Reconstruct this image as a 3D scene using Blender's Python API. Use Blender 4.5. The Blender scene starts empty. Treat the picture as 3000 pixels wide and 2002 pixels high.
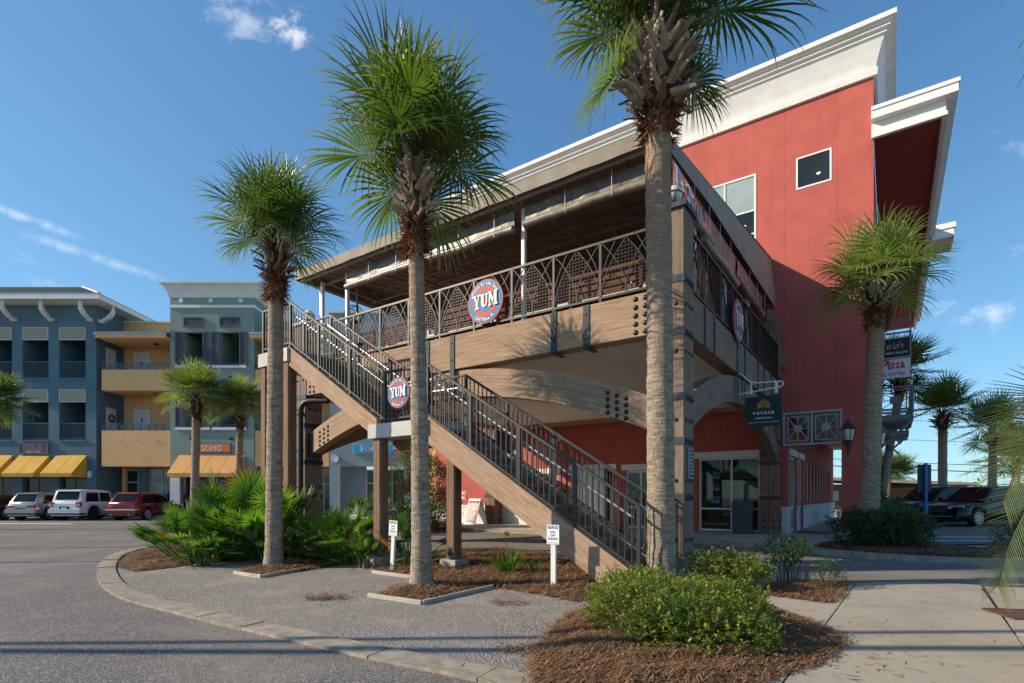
import bpy, bmesh, math, random
from mathutils import Vector, Matrix, noise
R = math.radians
rnd = random.Random(7)
C = bpy.context.scene.collection
sc = bpy.context.scene

# ------------------------------------------------------------------ camera
cam = bpy.data.cameras.new("camera"); camo = bpy.data.objects.new("camera", cam); C.objects.link(camo)
sc.camera = camo
camo.location = (0, 0, 1.45); camo.rotation_euler = (R(90), 0, 0)
cam.sensor_width = 36; cam.lens = 19.04; cam.shift_y = 0.1513
cam.clip_start = 0.05; cam.clip_end = 3000

# ------------------------------------------------------------------ sun, sky, exposure
SUN_EL, SUN_AZ = R(27.8), R(5)
S = Vector((-math.cos(SUN_AZ) * math.cos(SUN_EL), -math.sin(SUN_AZ) * math.cos(SUN_EL), math.sin(SUN_EL)))
sl = bpy.data.lights.new("sun", 'SUN'); sl.energy = 4.1; sl.angle = R(0.5); sl.color = (1.0, 0.87, 0.68)
so = bpy.data.objects.new("sun", sl); C.objects.link(so)
so.rotation_euler = S.to_track_quat('Z', 'Y').to_euler()
sc.view_settings.view_transform = 'Standard'; sc.view_settings.look = 'None'
sc.view_settings.exposure = 0.52; sc.view_settings.gamma = 1.0; sc.view_settings.use_curve_mapping = False
sc.cycles.use_denoising = True
sc.cycles.max_bounces = 7; sc.cycles.transparent_max_bounces = 12

class NT:
    """tiny helper for node trees"""
    def __init__(s, nt): s.nt = nt; s.n = nt.nodes; s.l = nt.links
    def new(s, t, **k):
        nd = s.n.new(t)
        for a, v in k.items(): setattr(nd, a, v)
        return nd
    def put(s, sock, v):
        if hasattr(v, 'is_linked') or hasattr(v, 'links'): s.l.new(v, sock)
        else: sock.default_value = v
    def m(s, op, a, b=None, c=None, clamp=False):
        nd = s.new('ShaderNodeMath', operation=op, use_clamp=clamp); s.put(nd.inputs[0], a)
        if b is not None: s.put(nd.inputs[1], b)
        if c is not None: s.put(nd.inputs[2], c)
        return nd.outputs[0]
    def mix(s, f, a, b, mode='MIX'):
        nd = s.new('ShaderNodeMix', data_type='RGBA', blend_type=mode)
        s.put(nd.inputs[0], f); s.put(nd.inputs[6], a); s.put(nd.inputs[7], b)
        return nd.outputs[2]
    def noise(s, vec, scale, detail=3, rough=.55, dist=0.0, col=False):
        nd = s.new('ShaderNodeTexNoise'); s.l.new(vec, nd.inputs['Vector'])
        nd.inputs['Scale'].default_value = scale; nd.inputs['Detail'].default_value = detail
        nd.inputs['Roughness'].default_value = rough; nd.inputs['Distortion'].default_value = dist
        return nd.outputs[1 if col else 0]
    def ramp(s, f, a, b):
        nd = s.new('ShaderNodeMapRange', interpolation_type='SMOOTHSTEP'); s.put(nd.inputs[0], f)
        nd.inputs[1].default_value = a; nd.inputs[2].default_value = b
        return nd.outputs[0]
    def mapping(s, vec, scale=(1, 1, 1), loc=(0, 0, 0), rot=(0, 0, 0)):
        nd = s.new('ShaderNodeMapping'); s.l.new(vec, nd.inputs[0])
        nd.inputs[1].default_value = loc; nd.inputs[2].default_value = rot; nd.inputs[3].default_value = scale
        return nd.outputs[0]
    def bump(s, h, strength=.3, dist=.01, normal=None):
        nd = s.new('ShaderNodeBump'); s.l.new(h, nd.inputs['Height'])
        nd.inputs['Strength'].default_value = strength; nd.inputs['Distance'].default_value = dist
        if normal is not None: s.l.new(normal, nd.inputs['Normal'])
        return nd.outputs[0]

# world: Nishita daylight with a few thin cirrus streaks and one small cloud, all set by compass direction
w = bpy.data.worlds.new("World"); sc.world = w; w.use_nodes = True
t = NT(w.node_tree)
bg = w.node_tree.nodes['Background']; bg.inputs[1].default_value = 0.15
sky = t.new('ShaderNodeTexSky', sky_type='NISHITA'); sky.sun_disc = False
sky.sun_elevation = SUN_EL; sky.sun_rotation = math.atan2(S.x, S.y)
sky.air_density = 1.0; sky.dust_density = 0.25; sky.ozone_density = 3.0; sky.altitude = 0
tc = t.new('ShaderNodeTexCoord'); gen = tc.outputs['Generated']
sx = t.new('ShaderNodeSeparateXYZ'); t.l.new(gen, sx.inputs[0])
front = t.ramp(sx.outputs[1], 0.15, 0.3)
ysafe = t.m('MAXIMUM', sx.outputs[1], 0.1)
cu = t.new('ShaderNodeCombineXYZ'); t.l.new(t.m('DIVIDE', sx.outputs[0], ysafe), cu.inputs[0]); t.l.new(t.m('DIVIDE', sx.outputs[2], ysafe), cu.inputs[1])
uv = cu.outputs[0]
def streak(p0, p1, wid, dens, sc1):
    p0 = Vector(p0); p1 = Vector(p1); d = p1 - p0; L = d.length; a = math.atan2(d.y, d.x)
    mp = t.new('ShaderNodeMapping', vector_type='TEXTURE'); t.l.new(uv, mp.inputs[0])
    mp.inputs[1].default_value = (p0.x, p0.y, 0); mp.inputs[2].default_value = (0, 0, a)
    nz = t.noise(mp.outputs[0], sc1, 5, .6)
    s2 = t.new('ShaderNodeSeparateXYZ'); t.l.new(mp.outputs[0], s2.inputs[0])
    vv = t.m('ADD', s2.outputs[1], t.m('MULTIPLY', t.m('SUBTRACT', nz, .5), wid * 1.6))
    g = t.m('SUBTRACT', 1.0, t.m('ABSOLUTE', t.m('DIVIDE', vv, wid)), clamp=True)
    e1 = t.ramp(s2.outputs[0], -0.03, 0.06); e2 = t.m('SUBTRACT', 1.0, t.ramp(s2.outputs[0], L - .08, L + .03))
    return t.m('MULTIPLY', t.m('MULTIPLY', t.m('MULTIPLY', g, e1), e2), t.m('MULTIPLY', t.ramp(nz, .32, .62), dens))
def puff(c, r, dens, sc1, stretch=1.0, lo=.47, rot=0.0):
    mp = t.new('ShaderNodeMapping', vector_type='TEXTURE'); t.l.new(uv, mp.inputs[0])
    mp.inputs[1].default_value = (c[0], c[1], 0); mp.inputs[2].default_value = (0, 0, rot); mp.inputs[3].default_value = (stretch, 1, 1)
    ln = t.new('ShaderNodeVectorMath', operation='LENGTH'); t.l.new(mp.outputs[0], ln.inputs[0])
    g = t.m('SUBTRACT', 1.0, t.ramp(ln.outputs[1], r * .1, r))
    nz = t.noise(mp.outputs[0], sc1, 7, .64, .35)
    return t.m('MULTIPLY', t.ramp(t.m('ADD', nz, t.m('MULTIPLY', t.m('SUBTRACT', g, 1.0), .35)), lo, lo + .24), t.m('MULTIPLY', g, dens))
cl = streak((-.98, .545), (-.795, .478), .010, .36, 22)
for q in (streak((-.90, .487), (-.63, .395), .011, .28, 20),
          puff((-.405, .865), .085, .62, 21, 1.1, .38), puff((-.50, .90), .14, .34, 17, 1.7, .40, -.35),
          puff((.86, .355), .13, .5, 13, 2.0, .46, .3), puff((.99, .46), .10, .4, 15, 2.0, .46, .3),
          puff((.93, .66), .09, .22, 15, 1.6, .46), puff((-.84, .40), .12, .25, 14, 2.4, .47, -.4)):
    cl = t.m('MAXIMUM', cl, q)
cl = t.m('MULTIPLY', cl, front, clamp=True)
def vm(op, a, b):
    nd = t.new('ShaderNodeVectorMath', operation=op); t.put(nd.inputs[0], a); t.put(nd.inputs[1], b); return nd.outputs[0]
soft = vm('DIVIDE', sky.outputs[0], vm('ADD', vm('MULTIPLY', sky.outputs[0], (.095, .095, .095)), (1.0, 1.0, 1.0)))      # film-like shoulder on the bright horizon
tint = t.mix(1.0, soft, (.66, .96, 1.14, 1), 'MULTIPLY')
t.l.new(t.mix(cl, tint, (5.8, 5.8, 5.9, 1)), bg.inputs[0])

# ------------------------------------------------------------------ mesh helpers
class MB:
    def __init__(s): s.v = []; s.f = []; s.uv = []; s.sm = []
    def add(s, vs, fs, uv=None, smooth=False):
        o = len(s.v); s.v += [tuple(p) for p in vs]
        for i, f in enumerate(fs):
            s.f.append([k + o for k in f]); s.uv.append(uv[i] if uv else None); s.sm.append(smooth)
        return s
    def box(s, x0, x1, y0, y1, z0, z1):
        return s.add([(x0,y0,z0),(x1,y0,z0),(x1,y1,z0),(x0,y1,z0),(x0,y0,z1),(x1,y0,z1),(x1,y1,z1),(x0,y1,z1)],
                     [(0,3,2,1),(4,5,6,7),(0,1,5,4),(1,2,6,5),(2,3,7,6),(3,0,4,7)])
    def bar(s, p0, p1, w, h, up=(0, 0, 1), ch=0.0):
        """rectangular bar from p0 to p1, w across, h along up; UV runs along the length (metres)"""
        p0 = Vector(p0); p1 = Vector(p1); d = (p1 - p0); L = d.length; d.normalize()
        up = Vector(up)
        if abs(d.dot(up.normalized())) > .98: up = Vector((0, 1, 0)) if abs(d.y) < .9 else Vector((1, 0, 0))
        sd = d.cross(up).normalized(); u2 = sd.cross(d).normalized()
        a, b = w / 2, h / 2
        if ch > 0: sec = [(-a+ch,-b),(a-ch,-b),(a,-b+ch),(a,b-ch),(a-ch,b),(-a+ch,b),(-a,b-ch),(-a,-b+ch)]
        else: sec = [(-a,-b),(a,-b),(a,b),(-a,b)]
        n = len(sec); vs = [p0 + sd*x + u2*y for x, y in sec] + [p1 + sd*x + u2*y for x, y in sec]
        fs = []; uvs = []; per = 0
        for i in range(n):
            j = (i + 1) % n; q = math.dist(sec[i], sec[j])
            fs.append((i, i + n, j + n, j)); uvs.append([(0, per), (L, per), (L, per + q), (0, per + q)]); per += q
        fs.append(list(range(n))); uvs.append([(y * .05, x) for x, y in sec])
        fs.append(list(range(2*n - 1, n - 1, -1))); uvs.append([(y * .05 + L, x) for x, y in reversed(sec)])
        return s.add(vs, [tuple(reversed(f)) for f in fs], [list(reversed(q)) for q in uvs])
    def tube(s, pts, r, n=8, cap=True, smooth=True):
        pts = [Vector(p) for p in pts]; m = len(pts); rs = r if isinstance(r, (list, tuple)) else [r] * m
        vs = []; fs = []; ref = None
        for i, p in enumerate(pts):
            d = (pts[min(i+1, m-1)] - pts[max(i-1, 0)]).normalized()
            if ref is None:
                ref = d.cross(Vector((0, 0, 1)) if abs(d.z) < .9 else Vector((1, 0, 0))).normalized()
            ref = (ref - d * ref.dot(d)).normalized(); b = d.cross(ref)
            for k in range(n):
                a = 2 * math.pi * k / n
                vs.append(p + (ref * math.cos(a) + b * math.sin(a)) * rs[i])
        for i in range(m - 1):
            for k in range(n):
                k2 = (k + 1) % n
                fs.append((i*n+k, i*n+k2, (i+1)*n+k2, (i+1)*n+k))
        s.add(vs, fs, None, smooth)
        if cap: s.add(vs[:n], [tuple(range(n-1, -1, -1))]); s.add(vs[-n:], [tuple(range(n))])
        return s
    def lathe(s, prof, n=16, c=(0, 0, 0), smooth=True):
        vs = []; fs = []; m = len(prof)
        for r, z in prof:
            for k in range(n):
                a = 2*math.pi*k/n; vs.append((c[0]+r*math.cos(a), c[1]+r*math.sin(a), c[2]+z))
        for i in range(m-1):
            for k in range(n):
                k2 = (k+1) % n; fs.append((i*n+k, i*n+k2, (i+1)*n+k2, (i+1)*n+k))
        return s.add(vs, fs, None, smooth)
    def extr(s, poly, vec):
        """closed prism: polygon of 3-D points swept by vec"""
        a = [Vector(p) for p in poly]; v = Vector(vec); n = len(a)
        nrm = Vector((0, 0, 0))
        for i in range(n): nrm += a[i].cross(a[(i+1) % n])
        if nrm.dot(v) > 0: a.reverse()
        vs = a + [p + v for p in a]
        fs = [tuple(range(n)), tuple(range(2*n-1, n-1, -1))] + [(i, i+n, (i+1) % n + n, (i+1) % n) for i in range(n)]
        return s.add(vs, [tuple(reversed(f)) if False else f for f in fs])
    def quad(s, a, b, c, d, uv=None): return s.add([a, b, c, d], [(0, 1, 2, 3)], [uv] if uv else None)
    def disc(s, c, r, n=24, axis='y', th=.02):
        pts = []
        for k in range(n):
            a = 2*math.pi*k/n; u, v = r*math.cos(a), r*math.sin(a)
            pts.append((c[0]+u, c[1], c[2]+v) if axis == 'y' else (c[0], c[1]+u, c[2]+v) if axis == 'x' else (c[0]+u, c[1]+v, c[2]))
        return s.extr(pts, {'y': (0, th, 0), 'x': (th, 0, 0), 'z': (0, 0, th)}[axis])
    def grid(s, fn, nu, nv, smooth=True, uvf=None):
        vs = [fn(i / nu, j / nv) for j in range(nv + 1) for i in range(nu + 1)]
        fs = [(j*(nu+1)+i, j*(nu+1)+i+1, (j+1)*(nu+1)+i+1, (j+1)*(nu+1)+i) for j in range(nv) for i in range(nu)]
        uvs = None
        if uvf: uvs = [[uvf(i/nu, j/nv), uvf((i+1)/nu, j/nv), uvf((i+1)/nu, (j+1)/nv), uvf(i/nu, (j+1)/nv)] for j in range(nv) for i in range(nu)]
        return s.add(vs, fs, uvs, smooth)
    def wall(s, o, u, n, L, H, th, holes, z0=0.0):
        """wall of thickness th behind its face; o = lower corner, u = along, n = into the wall; holes (x0,x1,z0,z1)"""
        o = Vector(o); u = Vector(u); n = Vector(n)
        xs = sorted({0, L} | {h[0] for h in holes} | {h[1] for h in holes}); zs = sorted({z0, H} | {h[2] for h in holes} | {h[3] for h in holes})
        xs = [x for x in xs if 0 <= x <= L]; zs = [z for z in zs if z0 <= z <= H]
        solid = {}
        for i in range(len(xs)-1):
            for j in range(len(zs)-1):
                cx, cz = (xs[i]+xs[i+1])/2, (zs[j]+zs[j+1])/2
                solid[i, j] = not any(h[0] < cx < h[1] and h[2] < cz < h[3] for h in holes)
        P = lambda x, z, d: o + u*x + n*d + Vector((0, 0, z))
        flip = u.cross(Vector((0, 0, 1))).dot(n) > 0
        def q(a, b, c, d):
            s.quad(*((d, c, b, a) if flip else (a, b, c, d)))
        for (i, j), ok in solid.items():
            x0, x1, a, b = xs[i], xs[i+1], zs[j], zs[j+1]
            if ok:
                q(P(x0,a,0), P(x0,b,0), P(x1,b,0), P(x1,a,0)); q(P(x0,a,th), P(x1,a,th), P(x1,b,th), P(x0,b,th))
            for di, dj, e in ((-1,0,(x0,a,x0,b)), (1,0,(x1,b,x1,a)), (0,-1,(x1,a,x0,a)), (0,1,(x0,b,x1,b))):
                if ok and not solid.get((i+di, j+dj), False):
                    q(P(e[0],e[1],0), P(e[0],e[1],th), P(e[2],e[3],th), P(e[2],e[3],0))
        return s
    def mesh(s, name):
        me = bpy.data.meshes.new(name); me.from_pydata(s.v, [], s.f)
        if any(s.sm): me.polygons.foreach_set('use_smooth', s.sm)
        if any(s.uv):
            lay = me.uv_layers.new(name='UVMap'); flat = []
            for f, q in zip(s.f, s.uv):
                for k in range(len(f)): flat += list(q[k]) if q else [0.0, 0.0]
            lay.data.foreach_set('uv', flat)
        me.update(); return me

def tag(o, label=None, cat=None, group=None, kind=None):
    if label: o['label'] = label
    if cat: o['category'] = cat
    if group: o['group'] = group
    if kind: o['kind'] = kind
    return o
def ob(name, mb, mat, parent=None, loc=None, rot=None, label=None, cat=None, group=None, kind=None):
    me = mb.mesh(name) if isinstance(mb, MB) else mb
    o = bpy.data.objects.new(name, me); C.objects.link(o)
    if mat is not None and not me.materials: me.materials.append(mat)
    if parent: o.parent = parent
    if loc is not None: o.location = loc
    if rot is not None: o.rotation_euler = rot
    return tag(o, label, cat, group, kind)
def thing(name, label, cat, loc=(0, 0, 0), rz=0.0, group=None, mat4=None):
    o = bpy.data.objects.new(name, None); C.objects.link(o); o.empty_display_size = .2
    if mat4 is not None: o.matrix_world = mat4
    else: o.location = loc; o.rotation_euler = (0, 0, rz)
    return tag(o, label, cat, group)
def inst(o, parent=None, loc=None, rot=None, scale=None):
    c = o.copy(); C.objects.link(c)
    if parent is not None: c.parent = parent
    if loc is not None: c.location = loc
    if rot is not None: c.rotation_euler = rot
    if scale is not None: c.scale = scale
    return c
def copy_tree(o, parent=None):
    kids = [x for x in list(C.objects) if x.parent == o]
    c = o.copy(); C.objects.link(c); c.parent = parent
    for k in kids: copy_tree(k, c)
    return c
def G(px, py, z=0.0):
    """world point on level z seen at pixel (3000 wide) of the level camera"""
    Y = 1587.0 * (1.45 - z) / (py - 1455.0); return Vector(((px - 1500.0) / 1587.0 * Y, Y, z))
def D(px, py, z=0.0): return G(px * 1.27660, py * 1.27680, z)     # same, from a 2350-wide view
# frame of the main building: x along the facade (right), y into the building, origin at the deck's front right post
ML = Matrix.Translation((3.22, 10.15, 0)) @ Matrix.Rotation(R(-34.96), 4, 'Z')
def LW(x, y, z=0.0): return ML @ Vector((x, y, z))
def lthing(name, label, cat, p=(0, 0, 0), group=None, rz=0.0):
    return thing(name, label, cat, group=group, mat4=ML @ Matrix.Translation(p) @ Matrix.Rotation(rz, 4, 'Z'))

# ------------------------------------------------------------------ materials
def base(name):
    m = bpy.data.materials.new(name); m.use_nodes = True
    return m, NT(m.node_tree), m.node_tree.nodes['Principled BSDF']
def ocoord(t): return t.new('ShaderNodeTexCoord').outputs['Object']
def gcoord(t): return t.new('ShaderNodeNewGeometry').outputs['Position']
def M(name, col, rough=.7, var=.10, scale=2.0, bump=.15, bscale=60, metal=0.0, stain=0.0, rnd_=0.0, coat=0.0, spec=.4, streaks=0.0):
    m, t, b = base(name); c = (*col, 1); v = ocoord(t)
    n = t.noise(v, scale, 5, .6)
    lo = tuple(x * (1 - var) for x in col) + (1,); hi = tuple(min(1, x * (1 + var)) for x in col) + (1,)
    k = t.mix(t.ramp(n, .3, .7), lo, hi)
    if stain > 0:
        n2 = t.noise(v, scale * .35, 6, .7, .6)
        k = t.mix(t.m('MULTIPLY', t.ramp(n2, .52, .75), stain), k, tuple(x * .45 for x in col) + (1,))
    if streaks > 0:
        n3 = t.noise(t.mapping(v, (6, 6, .35)), 1.6, 5, .65)
        k = t.mix(t.m('MULTIPLY', t.ramp(n3, .5, .72), streaks), k, tuple(x * .55 for x in col) + (1,))
    if rnd_ > 0:
        oi = t.new('ShaderNodeObjectInfo'); hs = t.new('ShaderNodeHueSaturation')
        t.l.new(k, hs.inputs['Color']); t.l.new(t.m('MULTIPLY_ADD', oi.outputs['Random'], rnd_ * 2, 1 - rnd_), hs.inputs['Value']); k = hs.outputs[0]
    t.l.new(k, b.inputs['Base Color'])
    b.inputs['Roughness'].default_value = rough; b.inputs['Metallic'].default_value = metal
    b.inputs['Specular IOR Level'].default_value = spec; b.inputs['Coat Weight'].default_value = coat; b.inputs['Coat Roughness'].default_value = .05
    if bump > 0: t.l.new(t.bump(t.noise(v, bscale, 4, .6), bump, .01), b.inputs['Normal'])
    return m
def wood(name, dark, light, grey=0.0, greycol=(.33, .29, .25)):
    """timber: grain runs along the U of the UV map"""
    m, t, b = base(name)
    uvn = t.new('ShaderNodeUVMap'); oi = t.new('ShaderNodeObjectInfo')
    off = t.new('ShaderNodeCombineXYZ'); t.l.new(t.m('MULTIPLY', oi.outputs['Random'], 37), off.inputs[0]); t.l.new(t.m('MULTIPLY', oi.outputs['Random'], 13), off.inputs[1])
    ad = t.new('ShaderNodeVectorMath', operation='ADD'); t.l.new(uvn.outputs[0], ad.inputs[0]); t.l.new(off.outputs[0], ad.inputs[1]); v = ad.outputs[0]
    g1 = t.noise(t.mapping(v, (.9, 16, 1)), 1.6, 6, .65, .35); g2 = t.noise(t.mapping(v, (2.5, 75, 1)), 1.5, 4, .6); g3 = t.noise(v, .9, 4, .6)
    k = t.mix(t.ramp(g1, .3, .72), (*dark, 1), (*light, 1))
    k = t.mix(t.m('MULTIPLY', t.ramp(g2, .55, .78), .55), k, tuple(x * .42 for x in dark) + (1,))
    k = t.mix(t.m('MULTIPLY', t.ramp(g3, .45, .7), .35), k, tuple(x * 1.25 for x in light) + (1,))
    sv = t.new('ShaderNodeSeparateXYZ'); t.l.new(uvn.outputs[0], sv.inputs[0])
    lam = t.m('PINGPONG', sv.outputs[1], .07); k = t.mix(t.m('MULTIPLY', t.m('SUBTRACT', 1.0, t.ramp(lam, .0, .005)), .5), k, tuple(x * .5 for x in dark) + (1,))
    chk = t.noise(t.mapping(v, (.55, 34, 1)), 1.2, 3, .5, .2); k = t.mix(t.m('MULTIPLY', t.ramp(chk, .66, .72), .7), k, tuple(x * .28 for x in dark) + (1,))
    if grey: k = t.mix(t.m('MULTIPLY', t.ramp(t.noise(t.mapping(v, (.6, 6, 1)), 1.3, 5, .7), .35, .62), grey), k, (*greycol, 1))
    t.l.new(k, b.inputs['Base Color']); b.inputs['Roughness'].default_value = .82; b.inputs['Specular IOR Level'].default_value = .2
    h = t.m('ADD', t.m('MULTIPLY', g2, .7), g1)
    t.l.new(t.bump(h, .5, .012), b.inputs['Normal'])
    return m
def glass(name, tint=(.02, .03, .035), rough=.02):
    """window pane: see-through where something lit stands behind it, mirror-like at a slant"""
    m, t, b = base(name); n = t.n; n.remove(b)
    out = n['Material Output']; gl = t.new('ShaderNodeBsdfGlossy'); gl.inputs['Roughness'].default_value = rough
    tr = t.new('ShaderNodeBsdfTransparent'); tr.inputs[0].default_value = (*tint, 1)
    fr = t.new('ShaderNodeFresnel'); fr.inputs[0].default_value = 1.55
    mx = t.new('ShaderNodeMixShader'); t.l.new(t.m('MULTIPLY_ADD', fr.outputs[0], .75, .0), mx.inputs[0]); t.l.new(tr.outputs[0], mx.inputs[1]); t.l.new(gl.outputs[0], mx.inputs[2])
    t.l.new(mx.outputs[0], out.inputs[0]); return m
def leafmat(name, dark, light, trans=.35, rough=.45, hue=.02, per='ISLAND', tip=None, sick=0.0):
    m, t, b = base(name); n = t.n
    r = t.new('ShaderNodeNewGeometry').outputs['Random Per Island'] if per == 'ISLAND' else t.new('ShaderNodeObjectInfo').outputs['Random']
    k = t.mix(r, (*dark, 1), (*light, 1))
    if per == 'ISLAND' and sick: k = t.mix(t.m('GREATER_THAN', t.m('FRACT', t.m('MULTIPLY', r, 17.3)), 1 - sick), k, (.20, .13, .04, 1))
    if per == 'OBJECT':
        r2 = t.new('ShaderNodeNewGeometry').outputs['Random Per Island']
        k = t.mix(t.m('MULTIPLY', r2, .45), k, tuple(min(1, x * 1.7) for x in light) + (1,))
    if tip is not None:
        u = t.new('ShaderNodeUVMap'); su = t.new('ShaderNodeSeparateXYZ'); t.l.new(u.outputs[0], su.inputs[0])
        k = t.mix(t.m('MULTIPLY', t.ramp(su.outputs[0], .55, 1.0), .7), k, (*tip, 1))
    t.l.new(k, b.inputs['Base Color']); b.inputs['Roughness'].default_value = rough; b.inputs['Specular IOR Level'].default_value = .45
    tl = t.new('ShaderNodeBsdfTranslucent'); t.l.new(t.mix(.5, k, (.35, .5, .06, 1), 'MULTIPLY'), tl.inputs[0])
    tl2 = t.mix(1.0, k, (2.0, 2.2, .9, 1), 'MULTIPLY'); t.l.new(tl2, tl.inputs[0])
    mx = t.new('ShaderNodeMixShader'); mx.inputs[0].default_value = trans
    t.l.new(b.outputs[0], mx.inputs[1]); t.l.new(tl.outputs[0], mx.inputs[2]); t.l.new(mx.outputs[0], n['Material Output'].inputs[0])
    return m
def emit(name, col, k):
    m, t, b = base(name); b.inputs['Base Color'].default_value = (*col, 1); b.inputs['Emission Color'].default_value = (*col, 1); b.inputs['Emission Strength'].default_value = k; return m

m_red = M('red_stucco', (.47, .105, .082), .85, .11, .9, .35, 60, streaks=.26, stain=.10)
m_redin = m_red
m_white = M('white_stucco', (.74, .72, .68), .8, .05, 1.5, .25, 60, stain=.10, streaks=.12)
m_trim = M('white_paint', (.78, .77, .74), .5, .03, 2, .05, 60)
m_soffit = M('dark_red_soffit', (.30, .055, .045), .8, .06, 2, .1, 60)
m_ceil = M('beige_ceiling', (.86, .79, .69), .85, .05, 1.5, .12, 80)
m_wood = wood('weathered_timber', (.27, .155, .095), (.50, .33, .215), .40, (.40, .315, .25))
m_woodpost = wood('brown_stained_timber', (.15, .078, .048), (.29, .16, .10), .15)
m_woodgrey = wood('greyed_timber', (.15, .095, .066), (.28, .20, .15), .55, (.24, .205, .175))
m_strap = M('blue_grey_steel', (.04, .053, .063), .6, .2, 6, .05, 80, spec=.3)
m_bolt = M('dark_bolt_steel', (.035, .04, .045), .4, .2, 20, 0, metal=.5)
m_iron = M('black_iron', (.022, .023, .025), .42, .2, 8, .05, 90, metal=.2, spec=.5)
m_rail = M('grey_iron', (.028, .030, .032), .45, .2, 8, .05, 90, metal=.1, spec=.45)
m_galv = M('galvanised_tube', (.55, .55, .55), .32, .12, 30, .05, 90, metal=.75)
m_alu = M('white_aluminium', (.72, .71, .70), .4, .05, 5, .03, 60)
m_conc = M('concrete', (.46, .41, .35), .9, .12, 1.6, .35, 70, stain=.25)
m_slab = M('pale_concrete', (.55, .53, .49), .85, .08, 2.5, .2, 60, stain=.15, streaks=.15)
m_canvas = M('brown_canvas', (.30, .25, .20), .75, .15, 3, .12, 120, streaks=.25)
m_canvasin = M('canvas_underside', (.36, .26, .205), .8, .1, 3, .1, 120)
m_vinyl = M('rolled_vinyl', (.15, .12, .095), .40, .35, 4, .10, 14, spec=.45, stain=.3)
m_vroll = M('vinyl_roll_skin', (.25, .205, .16), .36, .3, 5, .15, 14, spec=.5, stain=.5)
m_frame = M('canopy_steel', (.30, .28, .26), .5, .1, 6, .03, 60, metal=.3)
m_dark = M('dark_interior', (.03, .03, .032), .8, .1, 2, 0)
m_glass = glass('window_glass', (.80, .84, .85))
m_black = M('black_plastic', (.02, .02, .022), .45, .1, 8, .03, 60)
m_booth = wood('reddish_booth_wood', (.125, .046, .027), (.21, .085, .052))
# ------------------------------------------------------------------ ground
def asphalt(name, col, wear=.25, seed=0.0):
    m, t, b = base(name); v = gcoord(t)
    a = t.noise(v, 120, 3, .7); s = t.new('ShaderNodeTexVoronoi'); t.l.new(v, s.inputs['Vector']); s.inputs['Scale'].default_value = 70
    big = t.noise(t.mapping(v, (1, 1, 1), (seed, 0, 0)), .55, 6, .65); mid = t.noise(v, 3.5, 5, .6)
    c = t.mix(t.ramp(a, .35, .75), tuple(x * .55 for x in col) + (1,), tuple(x * 1.45 for x in col) + (1,))
    sep = t.new('ShaderNodeSeparateColor'); t.l.new(s.outputs['Color'], sep.inputs[0])
    c = t.mix(t.m('MULTIPLY', t.ramp(sep.outputs[0], .62, .95), .55), c, tuple(min(1, x * 2.6) for x in col) + (1,))
    c = t.mix(t.m('MULTIPLY', t.ramp(big, .45, .68), wear), c, tuple(min(1, x * 1.9) for x in (col[0], col[1] * .97, col[2] * .92)) + (1,))
    c = t.mix(t.m('MULTIPLY', t.ramp(mid, .52, .75), .22), c, tuple(x * .6 for x in col) + (1,))
    oil = t.noise(v, 1.1, 3, .5, .4); c = t.mix(t.m('MULTIPLY', t.ramp(oil, .63, .74), .45), c, tuple(x * .5 for x in col) + (1,))
    sand = t.noise(t.mapping(v, (.35, 1.6, 1)), .9, 6, .7, .5)
    c = t.mix(t.m('MULTIPLY', t.ramp(sand, .60, .74), wear * .8), c, (.30, .27, .23, 1))
    cr = t.new('ShaderNodeTexVoronoi', feature='DISTANCE_TO_EDGE'); cr.inputs['Scale'].default_value = .38
    ad = t.new('ShaderNodeVectorMath', operation='ADD'); t.l.new(v, ad.inputs[0]); t.l.new(t.noise(v, 1.2, 5, .7, 0, True), ad.inputs[1]); t.l.new(ad.outputs[0], cr.inputs['Vector'])
    crack = t.m('MULTIPLY', t.m('SUBTRACT', 1.0, t.ramp(cr.outputs['Distance'], .001, .006)), t.ramp(t.noise(v, .25, 2), .5, .62))
    c = t.mix(t.m('MULTIPLY', crack, .55), c, (.03, .03, .03, 1))
    t.l.new(c, b.inputs['Base Color']); b.inputs['Roughness'].default_value = .88; b.inputs['Specular IOR Level'].default_value = .3
    h = t.m('ADD', t.m('MULTIPLY', s.outputs['Distance'], -.8), a)
    t.l.new(t.bump(h, .7, .012), b.inputs['Normal']); return m
m_asph = asphalt('asphalt', (.19, .170, .154), .5)
m_drive = asphalt('drive_asphalt', (.195, .175, .155), .4, 9.0)
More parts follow.
